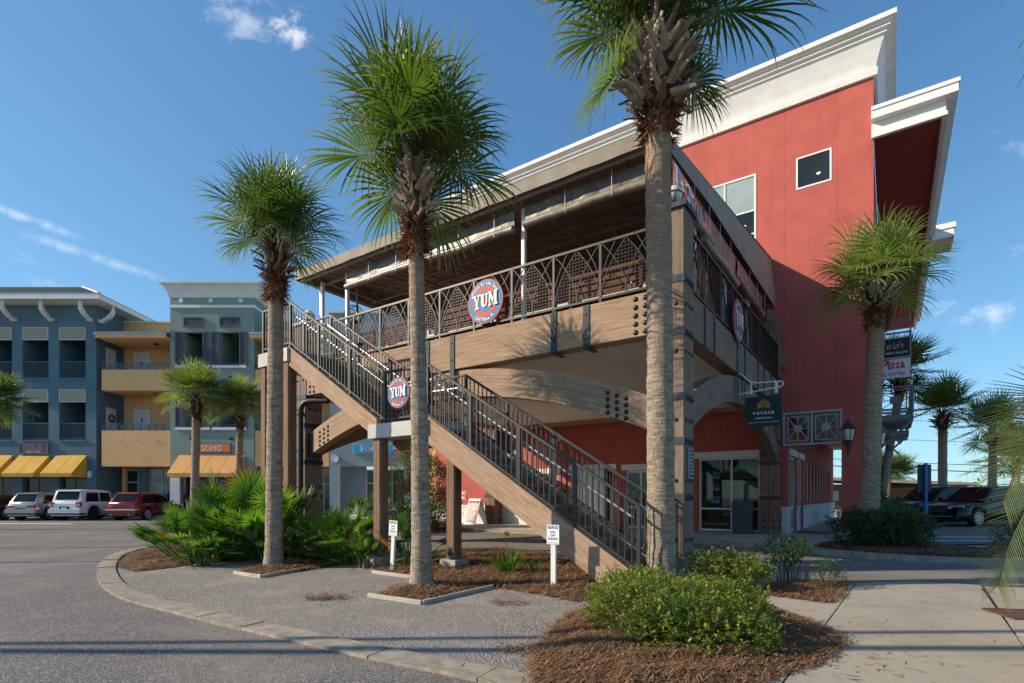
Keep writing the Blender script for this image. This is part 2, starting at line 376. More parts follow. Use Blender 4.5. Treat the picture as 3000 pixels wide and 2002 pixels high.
def gravelmat():
    m, t, b = base('fine_gravel'); v = gcoord(t)
    s = t.new('ShaderNodeTexVoronoi'); t.l.new(v, s.inputs['Vector']); s.inputs['Scale'].default_value = 48
    s2 = t.new('ShaderNodeTexVoronoi'); t.l.new(v, s2.inputs['Vector']); s2.inputs['Scale'].default_value = 110
    sep = t.new('ShaderNodeSeparateColor'); t.l.new(s.outputs['Color'], sep.inputs[0])
    c = t.mix(sep.outputs[0], (.235, .212, .188, 1), (.37, .332, .29, 1))
    big = t.noise(v, .9, 6, .7)
    c = t.mix(t.m('MULTIPLY', t.ramp(big, .48, .66), .75), c, (.42, .365, .30, 1))
    mul = t.noise(v, 2.2, 6, .75, .4)
    c = t.mix(t.m('MULTIPLY', t.ramp(mul, .62, .8), .35), c, (.16, .11, .075, 1))
    t.l.new(c, b.inputs['Base Color']); b.inputs['Roughness'].default_value = .92; b.inputs['Specular IOR Level'].default_value = .2
    h = t.m('ADD', t.m('MULTIPLY', s.outputs['Distance'], -1.0), t.m('MULTIPLY', s2.outputs['Distance'], -.5))
    t.l.new(t.bump(t.m('ADD', h, t.m('MULTIPLY', t.noise(v, 4, 4), 2.2)), .8, .02), b.inputs['Normal']); return m
m_gravel = gravelmat()
def walkmat():
    m, t, b = base('exposed_concrete'); v = gcoord(t)
    a = t.noise(v, 160, 3, .7); big = t.noise(v, .8, 6, .7); st = t.noise(v, 3.0, 6, .7, .8)
    c = t.mix(t.ramp(a, .35, .7), (.34, .285, .225, 1), (.54, .46, .37, 1))
    c = t.mix(t.m('MULTIPLY', t.ramp(big, .42, .66), .6), c, (.30, .26, .215, 1))
    c = t.mix(t.m('MULTIPLY', t.ramp(st, .55, .72), .45), c, (.20, .175, .145, 1))
    t.l.new(c, b.inputs['Base Color']); b.inputs['Roughness'].default_value = .9; b.inputs['Specular IOR Level'].default_value = .25
    t.l.new(t.bump(a, .5, .008), b.inputs['Normal']); return m
m_walk = walkmat()
m_kerb = M('kerb_concrete', (.315, .265, .21), .92, .22, 6, .6, 90, stain=.45, rnd_=.12)
m_mulch = M('pine_straw_bed', (.115, .052, .026), .95, .35, 14, .8, 30)
m_needle = leafmat('pine_needle', (.09, .044, .021), (.38, .215, .115), .15, .7)
m_timber_edge = wood('bleached_edging_timber', (.36, .31, .25), (.60, .55, .47), .4)
m_grass = M('far_pale_sand', (.36, .33, .26), .95, .3, .15, .3, 8)
m_linepaint = M('faded_white_paint', (.55, .54, .50), .8, .15, 8, .2, 60, stain=.4)
m_bluepaint = M('blue_paint', (.045, .16, .36), .7, .15, 8, .2, 60, stain=.3)

def sheet(name, pts, z, mat, th=0.0, **k):
    mb = MB(); P = [(p[0], p[1], z) for p in pts]
    if th: mb.extr(P, (0, 0, -th))
    else:
        a = sum(P[i][0]*P[(i+1) % len(P)][1] - P[(i+1) % len(P)][0]*P[i][1] for i in range(len(P)))
        if a < 0: P.reverse()
        mb.add(P, [tuple(range(len(P)))])
    return ob(name, mb, mat, kind='structure', **k)
sheet('ground', [(-900, -300), (900, -300), (900, 1500), (-900, 1500)], -.03, m_grass)
sheet('parking_lot', [(-75, -30), (60, -30), (60, 62), (-75, 62)], 0.0, m_asph)

# kerb-edged gravel island
outer = [D(*p) for p in ((345,1257),(300,1262),(262,1272),(232,1290),(221,1312),(224,1333),(242,1357),(285,1380),(375,1403),(480,1431),(600,1457),(715,1484),(830,1511),(960,1537),(1080,1562),(1220,1592),(1400,1632))]
def offset(pl, d):
    out = []
    for i, p in enumerate(pl):
        a = pl[max(0, i-1)]; b = pl[min(len(pl)-1, i+1)]; tt = (b - a).normalized(); out.append(p + Vector((-tt.y, tt.x, 0)) * d)
    return out
inner = offset(outer, .34) if offset(outer, .34)[8].y > outer[8].y else offset(outer, -.34)
inner_g = offset(outer, .24) if offset(outer, .34)[8].y > outer[8].y else offset(outer, -.24)
gravel_poly = [tuple(p[:2]) for p in inner_g] + [tuple(D(2050, 1600)[:2]), tuple(LW(2.6, .05)[:2]), tuple(LW(-2.0, .02)[:2]), tuple(LW(-12.5, .0)[:2])]
sheet('gravel_bed', gravel_poly, .012, m_gravel)
sheet('drive', [LW(-40, .0)[:2], LW(2.6, .0)[:2], LW(16, .55)[:2], LW(16, 5)[:2], LW(6, 7)[:2], LW(-40, 7.2)[:2]], .006, m_drive)
kerb = thing('kerb', None, None); kerb['kind'] = 'structure'
# dense arc-length samples of kerb, cut into blocks
def dens(pl, step):
    o = []
    for a, b in zip(pl, pl[1:]):
        n = max(1, int((b - a).length / step)); o += [a.lerp(b, i / n) for i in range(n)]
    return o + [pl[-1]]
def smoothpl(pl, it=2):
    for _ in range(it):
        q = [pl[0]]
        for a, b in zip(pl, pl[1:]): q += [a.lerp(b, .25), a.lerp(b, .75)]
        pl = q + [pl[-1]]
    return pl
ko = dens(smoothpl(outer), .1); ki = offset(ko, .29) if (offset(ko, .34)[60] - inner[8]).length < (offset(ko, -.34)[60] - inner[8]).length else offset(ko, -.29)
i = 0
while i < len(ko) - 3:
    n = min(rnd.choice((7, 8, 9, 14)), len(ko) - 1 - i); mb = MB(); zt = .035 + rnd.uniform(-.006, .006)
    for k in range(i, i + n):
        a, b, c, d = ko[k], ko[k+1], ki[k+1], ki[k]
        if k == i + n - 1: b = a.lerp(b, .90); c = d.lerp(c, .90)
        P = [(a.x,a.y,zt),(b.x,b.y,zt),(c.x,c.y,zt+.006),(d.x,d.y,zt+.006)]
        mb.quad(*P) if (b-a).cross(d-a).z > 0 else mb.quad(*P[::-1])
        for u_, v_ in ((a, b), (c, d)): mb.quad((u_.x,u_.y,-.02),(v_.x,v_.y,-.02),(v_.x,v_.y,zt),(u_.x,u_.y,zt))
    for e0, e1 in ((ko[i], ki[i]), (b, c)): mb.quad((e0.x,e0.y,-.02),(e1.x,e1.y,-.02),(e1.x,e1.y,zt),(e0.x,e0.y,zt))
    ob('kerb_stone', mb, m_kerb, kerb); i += n

# concrete slabs, right foreground (joints are real gaps)
slabs = thing('concrete_walk', None, None); slabs['kind'] = 'structure'
def slab(pts, z=.03):
    P = [Vector((*D(*p)[:2], 0)) for p in pts]; c = sum(P, Vector()) / len(P)
    P = [c + (p - c) * (1 - .006 / max(.3, (p - c).length)) for p in P]
    ob('concrete_slab', MB().extr([(p.x, p.y, z) for p in P], (0, 0, -.06)), m_walk, slabs)
slab(((1770,1372),(1900,1387),(1930,1347),(1962,1345),(1884,1452),(1740,1650),(1180,1650),(1300,1560),(1500,1440)))
slab(((1964,1345),(2257,1361),(2328,1461),(2387,1545),(2507,1720),(1747,1650),(1886,1452)), .032)
slab(((1940,1343),(2100,1338),(2252,1347),(2256,1360),(1960,1343)), .028)
slab(((2260,1350),(2560,1362),(2620,1560),(2331,1460)), .034)
slab(((2390,1545),(2331,1462),(2620,1562),(2700,1800),(2510,1720)), .03)
m_void = M('dark_gap', (.03, .027, .024), .95, .2, 5, 0)
sheet('joint_bed', [D(*p)[:2] for p in ((1500,1430),(1770,1372),(1940,1340),(2560,1350),(2720,1800),(1180,1655))], .02, m_void)

# raised pavement in front of the shops
pave = [LW(*p)[:2] for p in ((-40, 7.2),(-6,7.2),(-1.9,7.05),(.4,5.95),(1.9,5.3),(3.0,4.92),(4.0,4.85),(5.4,5.0),(8.5,5.3),(13,5.9))]
back = [G(3700, 1600, .12)[:2], G(2760, 1598, .12)[:2], LW(6.3, 12)[:2], LW(4.6, 40)[:2], LW(-40, 40)[:2]]
sheet('pavement', list(pave) + list(back), .12, m_conc)
kb = thing('pavement_kerb', None, None); kb['kind'] = 'structure'
kp = dens(smoothpl([Vector((*p, 0)) for p in pave], 1), .25)
ks = 0
while ks < len(kp) - 2:
    n = min(12, len(kp) - 1 - ks); mb = MB()
    for k in range(ks, ks + n):
        a, b = kp[k], kp[k+1]
        if k == ks + n - 1: b = a.lerp(b, .94)
        tt = (b - a).normalized(); nn = Vector((tt.y, -tt.x, 0))
        prof = [(-.22, .124), (.02, .126), (.05, .115), (.075, .03), (.34, .012)]
        for (d0, z0), (d1, z1) in zip(prof, prof[1:]):
            mb.quad(a + nn*d0 + Vector((0,0,z0)), a + nn*d1 + Vector((0,0,z1)), b + nn*d1 + Vector((0,0,z1)), b + nn*d0 + Vector((0,0,z0)))
    ob('kerb_segment', mb, m_kerb, kb); ks += n
# pavement joints read as thin grooves
sheet('parking_bay', [G(3700, 1597, .12)[:2], G(2748, 1595, .12)[:2], G(2735, 1470)[:2], (60, 60), (60, 20)], .125, m_drive)
sheet('bay_line', [G(2755, 1590, .13)[:2], G(2860, 1590, .13)[:2], G(2860, 1594, .13)[:2], G(2755, 1594, .13)[:2]], .130, m_bluepaint)
for q in ((1572, 1574.5), (1583, 1586)):
    sheet('bay_line', [G(2745, q[0], .13)[:2], G(2990, q[0]+1, .13)[:2], G(2990, q[1]+1, .13)[:2], G(2745, q[1], .13)[:2]], .1302, m_linepaint)
sheet('bay_line', [G(0, 1533)[:2], G(860, 1536)[:2], G(860, 1538.5)[:2], G(0, 1535.5)[:2]], .004, m_linepaint)
for px in (-40, 118, 292, 455):
    sheet('bay_line', [G(px, 1531)[:2], G(px + 10, 1531)[:2], (G(px + 10, 1531).x + .2, 37), (G(px, 1531).x + .2, 37)], .004, m_linepaint)
tact = thing('tactile_mat', 'light blue tactile paving mat at the ramp by the kerb', 'tactile mat', G(2835, 1617, .125))
mb = MB().box(-.45, .45, -.28, .28, 0, .006); ob('mat_plate', mb, M('pale_blue_plate', (.22, .42, .55), .6), tact)
mb = MB()
for i in range(9):
    for j in range(6): mb.box(-.40 + i*.1, -.36 + i*.1, -.24 + j*.1, -.20 + j*.1, .006, .013)
ob('dome', mb, M('pale_blue_dome', (.3, .5, .6), .6), tact, kind='stuff')

# drain grate
gp = D(2335, 1420)
gr = thing('drain_grate', 'rusty cast iron drain grate set in the concrete at the right edge', 'drain grate', (gp.x + .30, gp.y - .02, .036), R(-12))
m_rust = M('rusty_iron', (.10, .05, .034), .7, .3, 20, .3, 90)
ob('grate_frame', MB().box(-.48,.48,-.30,-.27,0,.02).box(-.48,.48,.27,.30,0,.02).box(-.48,-.45,-.27,.27,0,.02).box(.45,.48,-.27,.27,0,.02).box(-.03,.03,-.27,.27,0,.018), m_rust, gr)
for i in range(22): ob('grate_bar', MB().box(-.44 + i*.041, -.42 + i*.041, -.262, .262, .002, .016), m_rust, gr)
ob('drain_pit', MB().box(-.45, .45, -.27, .27, -.01, .001), m_void, gr)

# ------------------------------------------------------------------ pine straw beds
def inside(p, poly):
    c = False; n = len(poly)
    for i in range(n):
        x0, y0 = poly[i]; x1, y1 = poly[(i+1) % n]
        if (y0 > p[1]) != (y1 > p[1]) and p[0] < (x1-x0)*(p[1]-y0)/(y1-y0)+x0: c = not c
    return c
def edged(p, poly):
    P = Vector(p); best = 9
    for i in range(len(poly)):
        a = Vector(poly[i]); b = Vector(poly[(i+1) % len(poly)]); ab = b - a; tt = max(0, min(1, (P-a).dot(ab)/max(1e-9, ab.length_squared)))
        best = min(best, (a + ab*tt - P).length)
    return best
bed_h = []
def bed(poly, h, cell, needles, nl=.16, nw=.007, z0=.012, spill=.10, name='pine_straw'):
    poly = [tuple(p[:2]) for p in poly]
    xs = [p[0] for p in poly]; ys = [p[1] for p in poly]; x0, x1, y0, y1 = min(xs), max(xs), min(ys), max(ys)
    def H(x, y):
        if not inside((x, y), poly): return None
        e = edged((x, y), poly); return z0 + h * min(1, e/.3) ** .6 + (.035 * noise.noise((x*3, y*3, 1)) + .018 * noise.noise((x*9, y*9, 5))) * min(1, e/.2)
    nx = int((x1-x0)/cell) + 2; ny = int((y1-y0)/cell) + 2; idx = {}; mb = MB()
    for i in range(nx):
        for j in range(ny):
            c = (x0 + i*cell, y0 + j*cell)
            if H(c[0] + cell/2, c[1] + cell/2) is None: continue
            q = []
            for di, dj in ((0,0),(1,0),(1,1),(0,1)):
                k = (i+di, j+dj)
                if k not in idx:
                    X, Y = x0 + k[0]*cell, y0 + k[1]*cell; hh = H(X, Y); idx[k] = len(mb.v); mb.v.append((X, Y, z0 - .01 if hh is None else hh))
                q.append(idx[k])
            mb.f.append(q); mb.uv.append(None); mb.sm.append(True)
    if mb.f: ob('pine_straw_bed', mb, m_mulch, kind='structure')
    nb = MB(); k = 0; r2 = random.Random(len(poly) + needles)
    while k < needles:
        x, y = r2.uniform(x0 - spill, x1 + spill), r2.uniform(y0 - spill, y1 + spill); hh = H(x, y)
        if hh is None:
            if edged((x, y), poly) > spill * r2.random(): continue
            hh = .03
        a = r2.uniform(0, 2*math.pi) if r2.random() < .6 else r2.gauss(.4, .5); L = nl * r2.uniform(.5, 1.2); el = r2.uniform(-.10, .30)
        d = Vector((math.cos(a)*math.cos(el), math.sin(a)*math.cos(el), math.sin(el))); sd = Vector((-d.y, d.x, 0)).normalized() * nw * r2.uniform(.5, 1.1); zz = Vector((0, 0, .006 + .03 * r2.random()))
        p = Vector((x, y, hh)) + zz; cv = Vector((0, 0, r2.uniform(.0, .03)))
        a0, a1, a2 = p - d*L*.5, p + cv, p + d*L*.5
        nb.add([a0 - sd, a0 + sd, a1 + sd, a2 + sd*.5, a2 - sd*.5, a1 - sd], [(0,1,2,5),(5,2,3,4)]); k += 1
    return ob(name, nb, m_needle, kind='stuff')
bedF = [D(*p) for p in ((1232,1545),(1252,1500),(1275,1455),(1320,1415),(1400,1395),(1560,1390),(1760,1402),(1850,1435),(1905,1462),(1925,1485),(1850,1535),(1755,1562),(1690,1610),(1330,1620),(1245,1575))]
bed(bedF, .055, .05, 26000, .17, .0048)
bedR = [D(*p) for p in ((1768,1347),(1850,1338),(1934,1345),(1922,1378),(1896,1388),(1770,1372))]
bed(bedR, .03, .06, 3600, .15, .005)
bedL = [D(*p) for p in ((262,1300),(285,1275),(345,1256),(480,1225),(640,1205),(760,1195),(850,1215),(870,1265),(880,1300),(700,1300),(640,1287),(480,1290),(400,1305),(310,1315))]
bed(bedL, .05, .09, 5200, .2, .011)
bed1 = [D(*p) for p in ((548,1316),(640,1290),(690,1278),(745,1272),(840,1284),(760,1302),(600,1326))]
bed(bed1, .05, .07, 3000, .18, .009)
bedM = [D(*p) for p in ((855,1310),(930,1292),(1010,1268),(1130,1262),(1250,1272),(1330,1285),(1420,1330),(1420,1362),(1330,1385),(1240,1368),(1140,1350),(1060,1357),(985,1382),(862,1370),(905,1352),(985,1335),(900,1318))]
bed(bedM, .055, .06, 10500, .17, .008)
bedH = [LW(*p) for p in ((1.5,6.1),(2.1,5.58),(3.0,5.2),(4.2,5.15),(5.2,5.35),(5.6,6.3),(5.3,7.6),(4.2,8.8),(2.3,9.0),(1.6,7.6))]
bed(bedH, .035, .1, 5200, .18, .010, z0=.124, spill=.06)
bedO = [G(px, py) for px, py in ((1100,1552),(1180,1545),(1330,1548),(1345,1536),(1260,1520),(1120,1528))]
bed(bedO, .05, .15, 900, .25, .02, z0=.12)
bedN = [G(px, py, .12) for px, py in ((2880,1632),(3100,1636),(3100,1600),(2900,1598))]
bed(bedN, .04, .15, 900, .2, .014, z0=.126)
for c_, n_ in (((742, 1376), 260), ((1172, 1388), 120), ((1225, 1498), 160)):
    cc = D(*c_); bed([Vector((cc.x + .26*math.cos(a*.785), cc.y + .15*math.sin(a*.785), 0)) for a in range(8)], .0, .3, n_, .13, .005, spill=.1)
# timber edging round the palm beds
def edging(a, b, label, loc='bed'):
    p, q = D(*a), D(*b); d = (q - p).normalized()
    o = MB().bar((0, 0, .034), (0 + (q-p).length, 0, .034), .055, .07, ch=.008)
    e = ob('edging_board', o, m_timber_edge, None, (p.x, p.y, 0), (0, 0, math.atan2(d.y, d.x)), label, 'edging board', 'timber edging round the palm beds')
edging((538,1319),(600,1328), 'short bleached timber edging in front of the leftmost tall palm')
edging((601,1328),(800,1290), 'timber edging running back along the right of the leftmost tall palm bed')
edging((640,1277),(745,1283), 'timber edging behind the leftmost tall palm trunk')
edging((846,1372),(968,1390), 'white weathered timber edging in front of the middle palm')
edging((969,1390),(1130,1352), 'dark ended timber edging running right from the middle palm bed')
edging((855,1317),(1000,1337), 'thin timber edging behind the middle palm trunk')
# loose grit on the gravel
m_grit = M('grit_stone', (.24, .23, .22), .9, .4, 40, 0, rnd_=.0)
def gritmat():
    m, t, b = base('loose_grit'); r = t.new('ShaderNodeNewGeometry').outputs['Random Per Island']
    t.l.new(t.mix(r, (.16, .155, .15, 1), (.42, .395, .36, 1)), b.inputs['Base Color']); b.inputs['Roughness'].default_value = .9; return m
gb = MB(); r3 = random.Random(3); gp_ = gravel_poly; k = 0
while k < 9000:
    Y = 4.3 + 7.5 * r3.random() ** 1.6; x = r3.uniform(-6.6, 1.2)
    if not inside((x, Y), gp_): continue
    s = r3.uniform(.004, .012); a = r3.uniform(0, 6.3); c, n = math.cos(a)*s, math.sin(a)*s; z = .012
    gb.add([(x+c,Y+n,z),(x-n,Y+c,z),(x-c,Y-n,z),(x+n,Y-c,z),(x+c*.2,Y,z+s*.9)], [(0,1,4),(1,2,4),(2,3,4),(3,0,4)]); k += 1
ob('loose_gravel', gb, gritmat(), kind='stuff')
# stray straw and leaves blown over the gravel and the walk
r7 = random.Random(17); nb = MB()
def stray(n, x0, x1, y0, y1, ok, z):
    k = 0
    while k < n:
        x, y = r7.uniform(x0, x1), r7.uniform(y0, y1)
        if not ok(x, y): continue
        a = r7.uniform(0, 6.28); L = r7.uniform(.06, .16); d = Vector((math.cos(a), math.sin(a), 0))*L; s_ = Vector((-d.y, d.x, 0)).normalized()*.004; p = Vector((x, y, z)); c = p + d*.5 + s_*r7.uniform(-3, 3)
        nb.add([p - s_, p + s_, c + s_, p + d, c - s_], [(0, 1, 2, 4), (4, 2, 3)]); k += 1
bF = [tuple(p[:2]) for p in bedF]; bM = [tuple(p[:2]) for p in bedM]
near = lambda poly, w_: (lambda x, y: edged((x, y), poly) < w_*r7.random()**2)
stray(500, -.5, 4.2, 3.8, 7.5, near(bF, 1.0), .037); stray(500, -4, 1.5, 6.5, 10.2, lambda x, y: inside((x, y), gravel_poly) and near(bM, .8)(x, y), .02)
stray(160, 2.0, 7, 4.4, 8.6, lambda x, y: True, .038)
ob('stray_straw', nb, m_needle, kind='stuff')
# ------------------------------------------------------------------ lettering
_gl = {}
def glyph(ch, bold=.0, shear=0.0):
    k = (ch, bold, shear)
    if k not in _gl:
        cu = bpy.data.curves.new('g', 'FONT'); cu.body = ch; cu.size = 1; cu.offset = bold; cu.shear = shear; cu.resolution_u = 3
        o = bpy.data.objects.new('g', cu); C.objects.link(o); dg = bpy.context.evaluated_depsgraph_get()
        me = bpy.data.meshes.new_from_object(o.evaluated_get(dg)); vs = [tuple(v.co) for v in me.vertices]; fs = [tuple(p.vertices) for p in me.polygons]
        xs = [v[0] for v in vs] or [0, .28]
        _gl[k] = (vs, fs, (max(xs) + .07) if vs else .30)
        bpy.data.objects.remove(o); bpy.data.curves.remove(cu); bpy.data.meshes.remove(me)
    return _gl[k]
def letters(txt, h, bold=.012, space=0.0, arc=None, shear=0.0, wx=1.0, width=None):
    """flat lettering in the local x-z plane facing -y, centred; arc=(radius, centre angle, +1 over / -1 under)"""
    k = h / .69; mb = MB(); ws = [glyph(c, bold, shear)[2] * k * wx + space for c in txt]; W = sum(ws)
    if width: wx *= width / W; ws = [q * width / W for q in ws]; W = width
    x = -W / 2
    for c, w_ in zip(txt, ws):
        vs, fs, _ = glyph(c, bold, shear); P = []
        for vx, vy, vz in vs:
            lx, lz = vx * k * wx, vy * k
            if arc:
                r, a0, sg = arc; a = a0 - sg * (x + w_/2) / r; dx, dz = lx - w_/2, lz
                ux, uz = math.sin(0), 1
                if sg > 0: tx, tz, rx, rz = math.sin(a), -math.cos(a), math.cos(a), math.sin(a); P.append((rx*r + tx*dx + rx*dz, 0, rz*r + tz*dx + rz*dz))
                else: tx, tz, rx, rz = math.sin(a), -math.cos(a), -math.cos(a), -math.sin(a); P.append((rx*r + tx*dx - rx*dz, 0, rz*r + tz*dx - rz*dz))
            else: P.append((x + lx, 0, lz))
        mb.add(P, fs); x += w_
    # face -y
    for i, f in enumerate(mb.f):
        a, b, c = (Vector(mb.v[q]) for q in f[:3])
        if (b-a).cross(c-a).y > 0: mb.f[i] = f[::-1]
    return mb
def lettering(txt, h, col, parent, loc, rot=(0, 0, 0), **k):
    mt = col if not isinstance(col, tuple) else M('lettering_paint', col, .5, .02, 5, 0)
    return ob('lettering', letters(txt, h, **k), mt, parent, loc, rot)
def plain(name, col, rough=.5, **k): return M(name, col, rough, .04, 4, .02, 60, **k)

m_pane = M('dark_window_pane', (.022, .028, .032), .06, .3, .8, .0, spec=.4)
m_panelite = M('pale_window_blind', (.33, .38, .36), .12, .08, .8, 0, spec=.8)

def win(parent, x0, x1, z0, z1, y=0.0, fw=.06, mx=(), mz=(), pane=None, frame=None, depth=.07, loc=None, rz=0.0, name='window', panes=None, label=None):
    mb = MB(); mb.box(x0, x0+fw, y, y+depth, z0, z1).box(x1-fw, x1, y, y+depth, z0, z1).box(x0+fw, x1-fw, y, y+depth, z0, z0+fw).box(x0+fw, x1-fw, y, y+depth, z1-fw, z1)
    f2 = fw * .8
    for m in mx: mb.box(m-f2/2, m+f2/2, y+.004, y+depth-.004, z0+fw, z1-fw)
    for m in mz: mb.box(x0+fw, x1-fw, y+.008, y+depth-.008, m-f2/2, m+f2/2)
    o = ob(name, mb, frame or m_trim, parent, loc, (0, 0, rz) if rz else None, label)
    X = [x0+fw] + [v for m in sorted(mx) for v in (m-f2/2, m+f2/2)] + [x1-fw]; Z = [z0+fw] + [v for m in sorted(mz) for v in (m-f2/2, m+f2/2)] + [z1-fw]
    k = 0
    for j in range(0, len(Z), 2):
        for i in range(0, len(X), 2):
            pm = panes[k] if panes else (pane or m_pane); k += 1
            ob('pane', MB().box(X[i], X[i+1], y+depth*.5, y+depth*.5+.012, Z[j], Z[j+1]), pm, o)
    return o

# ------------------------------------------------------------------ the red building
rb = lthing('red_building', 'tall red stucco building with white cornice behind the timber deck', 'building')
WY = 11.3
def rwall(x0, x1, z0, z1, holes, y=WY, th=.3, mat=m_red, name='wall'):
    return ob(name, MB().wall((x0, y, 0), (1, 0, 0), (0, 1, 0), x1 - x0, z1, th, [(a-x0, b-x0, c, d) for a, b, c, d in holes], z0), mat, rb)
up_holes = [(.435, 1.52, 12.28, 13.4), (-3.05, -.88, 10.35, 13.33)]
# panelled stucco: sheets with open joints between them
VX = [-16.8, -13.6, -10.4, -7.2, -3.4, -.82, .06, 1.68, 2.72]
ob('wall_core', MB().box(-16.78, 2.70, WY + .16, WY + .4, 4.8, 15.3), m_void, rb)
for i, (a, b) in enumerate(zip(VX, VX[1:])):
    zs = [4.75, 7.9, 11.35, 15.35] if i % 2 == 0 or a > -1 else [4.75, 9.2, 15.35]
    if a == -.82: zs = [4.75, 7.0, 10.5, 13.0, 15.35]
    if a == .06: zs = [4.75, 6.9, 10.4, 15.35]
    if a == 1.68: zs = [4.75, 6.1, 10.9, 15.35]
    for c, d in zip(zs, zs[1:]):
        g = .0022
        ob('stucco_panel', MB().wall((a + g, WY, 0), (1, 0, 0), (0, 1, 0), b - a - 2*g, d - g, .15,
           [(h[0]-a-g, h[1]-a-g, h[2], h[3]) for h in up_holes if h[1] > a and h[0] < b], c + g), m_red, rb)
# core behind windows is dark: rooms
for x0, x1, z0, z1 in up_holes: ob('room_back', MB().box(x0, x1, WY+.13, WY+.155, z0, z1), m_dark, rb)
win(rb, .435, 1.52, 12.28, 13.4, WY-.015, .055)
win(rb, -3.05, -.88, 10.35, 13.33, WY-.015, .06, mx=(-1.98,), mz=(10.95, 11.15, 12.0), panes=[m_pane]*4 + [m_pane]*2 + [m_panelite]*2)
m_lamp = emit('warm_ceiling_lamp', (1.0, .78, .42), 1.1)
ob('ceiling_lamp', MB().lathe([(.0, .012), (.055, .012), (.06, 0)], 12), m_lamp, rb, (1.13, WY+.012, 12.66), (R(62), 0, 0))
ob('ceiling_lamp', MB().lathe([(.0, .012), (.05, .012), (.055, 0)], 12), m_lamp, rb, (-1.28, WY+.012, 11.5), (R(62), 0, 0))
# ground floor wall under the deck
gh = [(-2.95, -.75, .13, 2.92), (-6.0, -4.7, .13, 2.55), (-8.5, -6.55, .13, 2.6), (-11.3, -9.3, .95, 2.5), (.15, 1.81, 0, 4.43)]
rwall(-16.8, 2.72, 0, 4.75, gh)
for x0, x1, hz in ((-3.1, -.62, 2.92), (-6.15, -4.55, 2.55), (-8.65, -6.4, 2.6), (-11.45, -9.15, 2.5)):
    ob('door_header', MB().box(x0, x1, WY-.06, WY+.02, hz, hz + .24), m_trim, rb)
ob('base_course', MB().box(-16.8, -8.75, WY-.05, WY+.01, .10, .92).box(-16.8, -8.75, WY-.08, WY+.01, .92, 1.02), m_white, rb)
# shop interior behind the glass
ob('room_back', MB().box(-3.4, -.3, WY+2.2, WY+2.3, 0, 3.2).box(-3.4, -3.3, WY+.35, WY+2.2, 0, 3.2).box(-.4, -.3, WY+.35, WY+2.2, 0, 3.2).box(-3.4, -.3, WY+.35, WY+2.2, 3.05, 3.15), M('grey_interior', (.34, .33, .31), .9, .1, 2, 0), rb)
shopwin = win(rb, -2.95, -.75, .13, 2.92, WY+.06, .075, mx=(-1.75,), mz=(.98,), pane=m_glass, name='shop_window')
m_pf = plain('black_frame', (.01, .01, .012)); m_sea = M('sea_picture', (.10, .32, .45), .5, .6, 6, 0)
for k, z in enumerate((2.05, 1.6, 1.12)):
    p = lthing('window_picture', ['topmost', 'middle', 'lowest'][k] + ' small blue beach picture hung in the shop window', 'picture', (-2.33, WY+.15, z), 'pictures in the shop window')
    ob('frame', MB().box(-.20, .20, 0, .03, 0, .40), m_pf, p)
    ob('picture_print', MB().box(-.14, .14, -.006, 0, .06, .34), M('beach_print', ((.08,.30,.40),(.06,.28,.48),(.10,.34,.46))[k], .4, .7, 7, 0), p)
    ob('caption_bar', MB().box(-.11, .11, -.012, -.007, .10, .17), plain('pale_print', (.6, .65, .66)), p)
scr = lthing('wall_screen', 'dark framed screen on the wall inside the shop window', 'screen', (-1.15, WY+1.7, 1.55)); ob('screen_frame', MB().box(-1.0, .75, 0, .06, -.62, .62), m_pf, scr); ob('screen_face', MB().box(-.92, .67, -.01, 0, -.54, .54), m_pane, scr)
ch = lthing('lounge_chair', 'mustard yellow lounge chair inside the shop window', 'chair', (-1.55, WY+.75, .12), rz=R(20)); m_must = plain('mustard_fabric', (.50, .30, .03), .8)
ob('seat', MB().box(-.33, .33, -.3, .3, .36, .46), m_must, ch); ob('backrest', MB().extr([(-.33, .25, .46), (-.33, .42, 1.0), (-.33, .49, 1.0), (-.33, .32, .46)], (.66, 0, 0)), m_must, ch)
for a, b in ((-.28,-.25),(.28,-.25),(-.28,.25),(.28,.25)): ob('leg', MB().tube([(a, b, .36), (a*1.15, b*1.15, 0)], .016, 6), m_woodpost, ch)
# door with hanging white cloth, glazed door right of it, window left of it
ob('room_back', MB().box(-8.6, -6.4, WY+1.0, WY+1.1, 0, 2.8), m_dark, rb); ob('room_back', MB().box(-6.1, -4.6, WY+.9, WY+1.0, 0, 2.8), m_dark, rb)
win(rb, -8.5, -6.55, .13, 2.6, WY+.1, .09, name='door_frame', pane=m_glass, mx=(-7.55,))
win(rb, -6.0, -4.7, .13, 2.55, WY+.1, .10, mx=(-5.35,), mz=(1.0,), name='glazed_door')
win(rb, -11.3, -9.3, .95, 2.5, WY+.05, .06, mx=(-10.3,), pane=M('drawn_blind', (.46, .45, .40), .3, .06, 3, 0))
cur = lthing('door_curtain', 'white pleated cloth hanging in front of the dark doorway behind the stairs', 'curtain', (-7.6, WY-.12, .55))
def cf(u, v): return (-.9 + 1.75*u, .06*math.sin(u*44) + .02*math.sin(u*19+v*3), 2.05*v)
ob('cloth', MB().grid(cf, 90, 6), M('white_cloth', (.80, .82, .86), .85, .04, 3, .05, 60), cur)
ob('curtain_rail', MB().tube([(-1.0, 0, 2.06), (.95, 0, 2.06)], .018, 8), m_galv, cur)
fl = lthing('wall_floodlight', 'small beige floodlight on the red wall under the deck ceiling', 'floodlight', (-9.05, WY-.02, 4.05))
ob('housing', MB().extr([(-.17, 0, -.08), (-.17, -.22, -.12), (-.17, -.26, .06), (-.17, 0, .1)], (.34, 0, 0)), plain('beige_plastic', (.5, .43, .33)), fl); ob('bracket', MB().box(-.05, .05, 0, .02, -.06, .16), m_alu, fl)
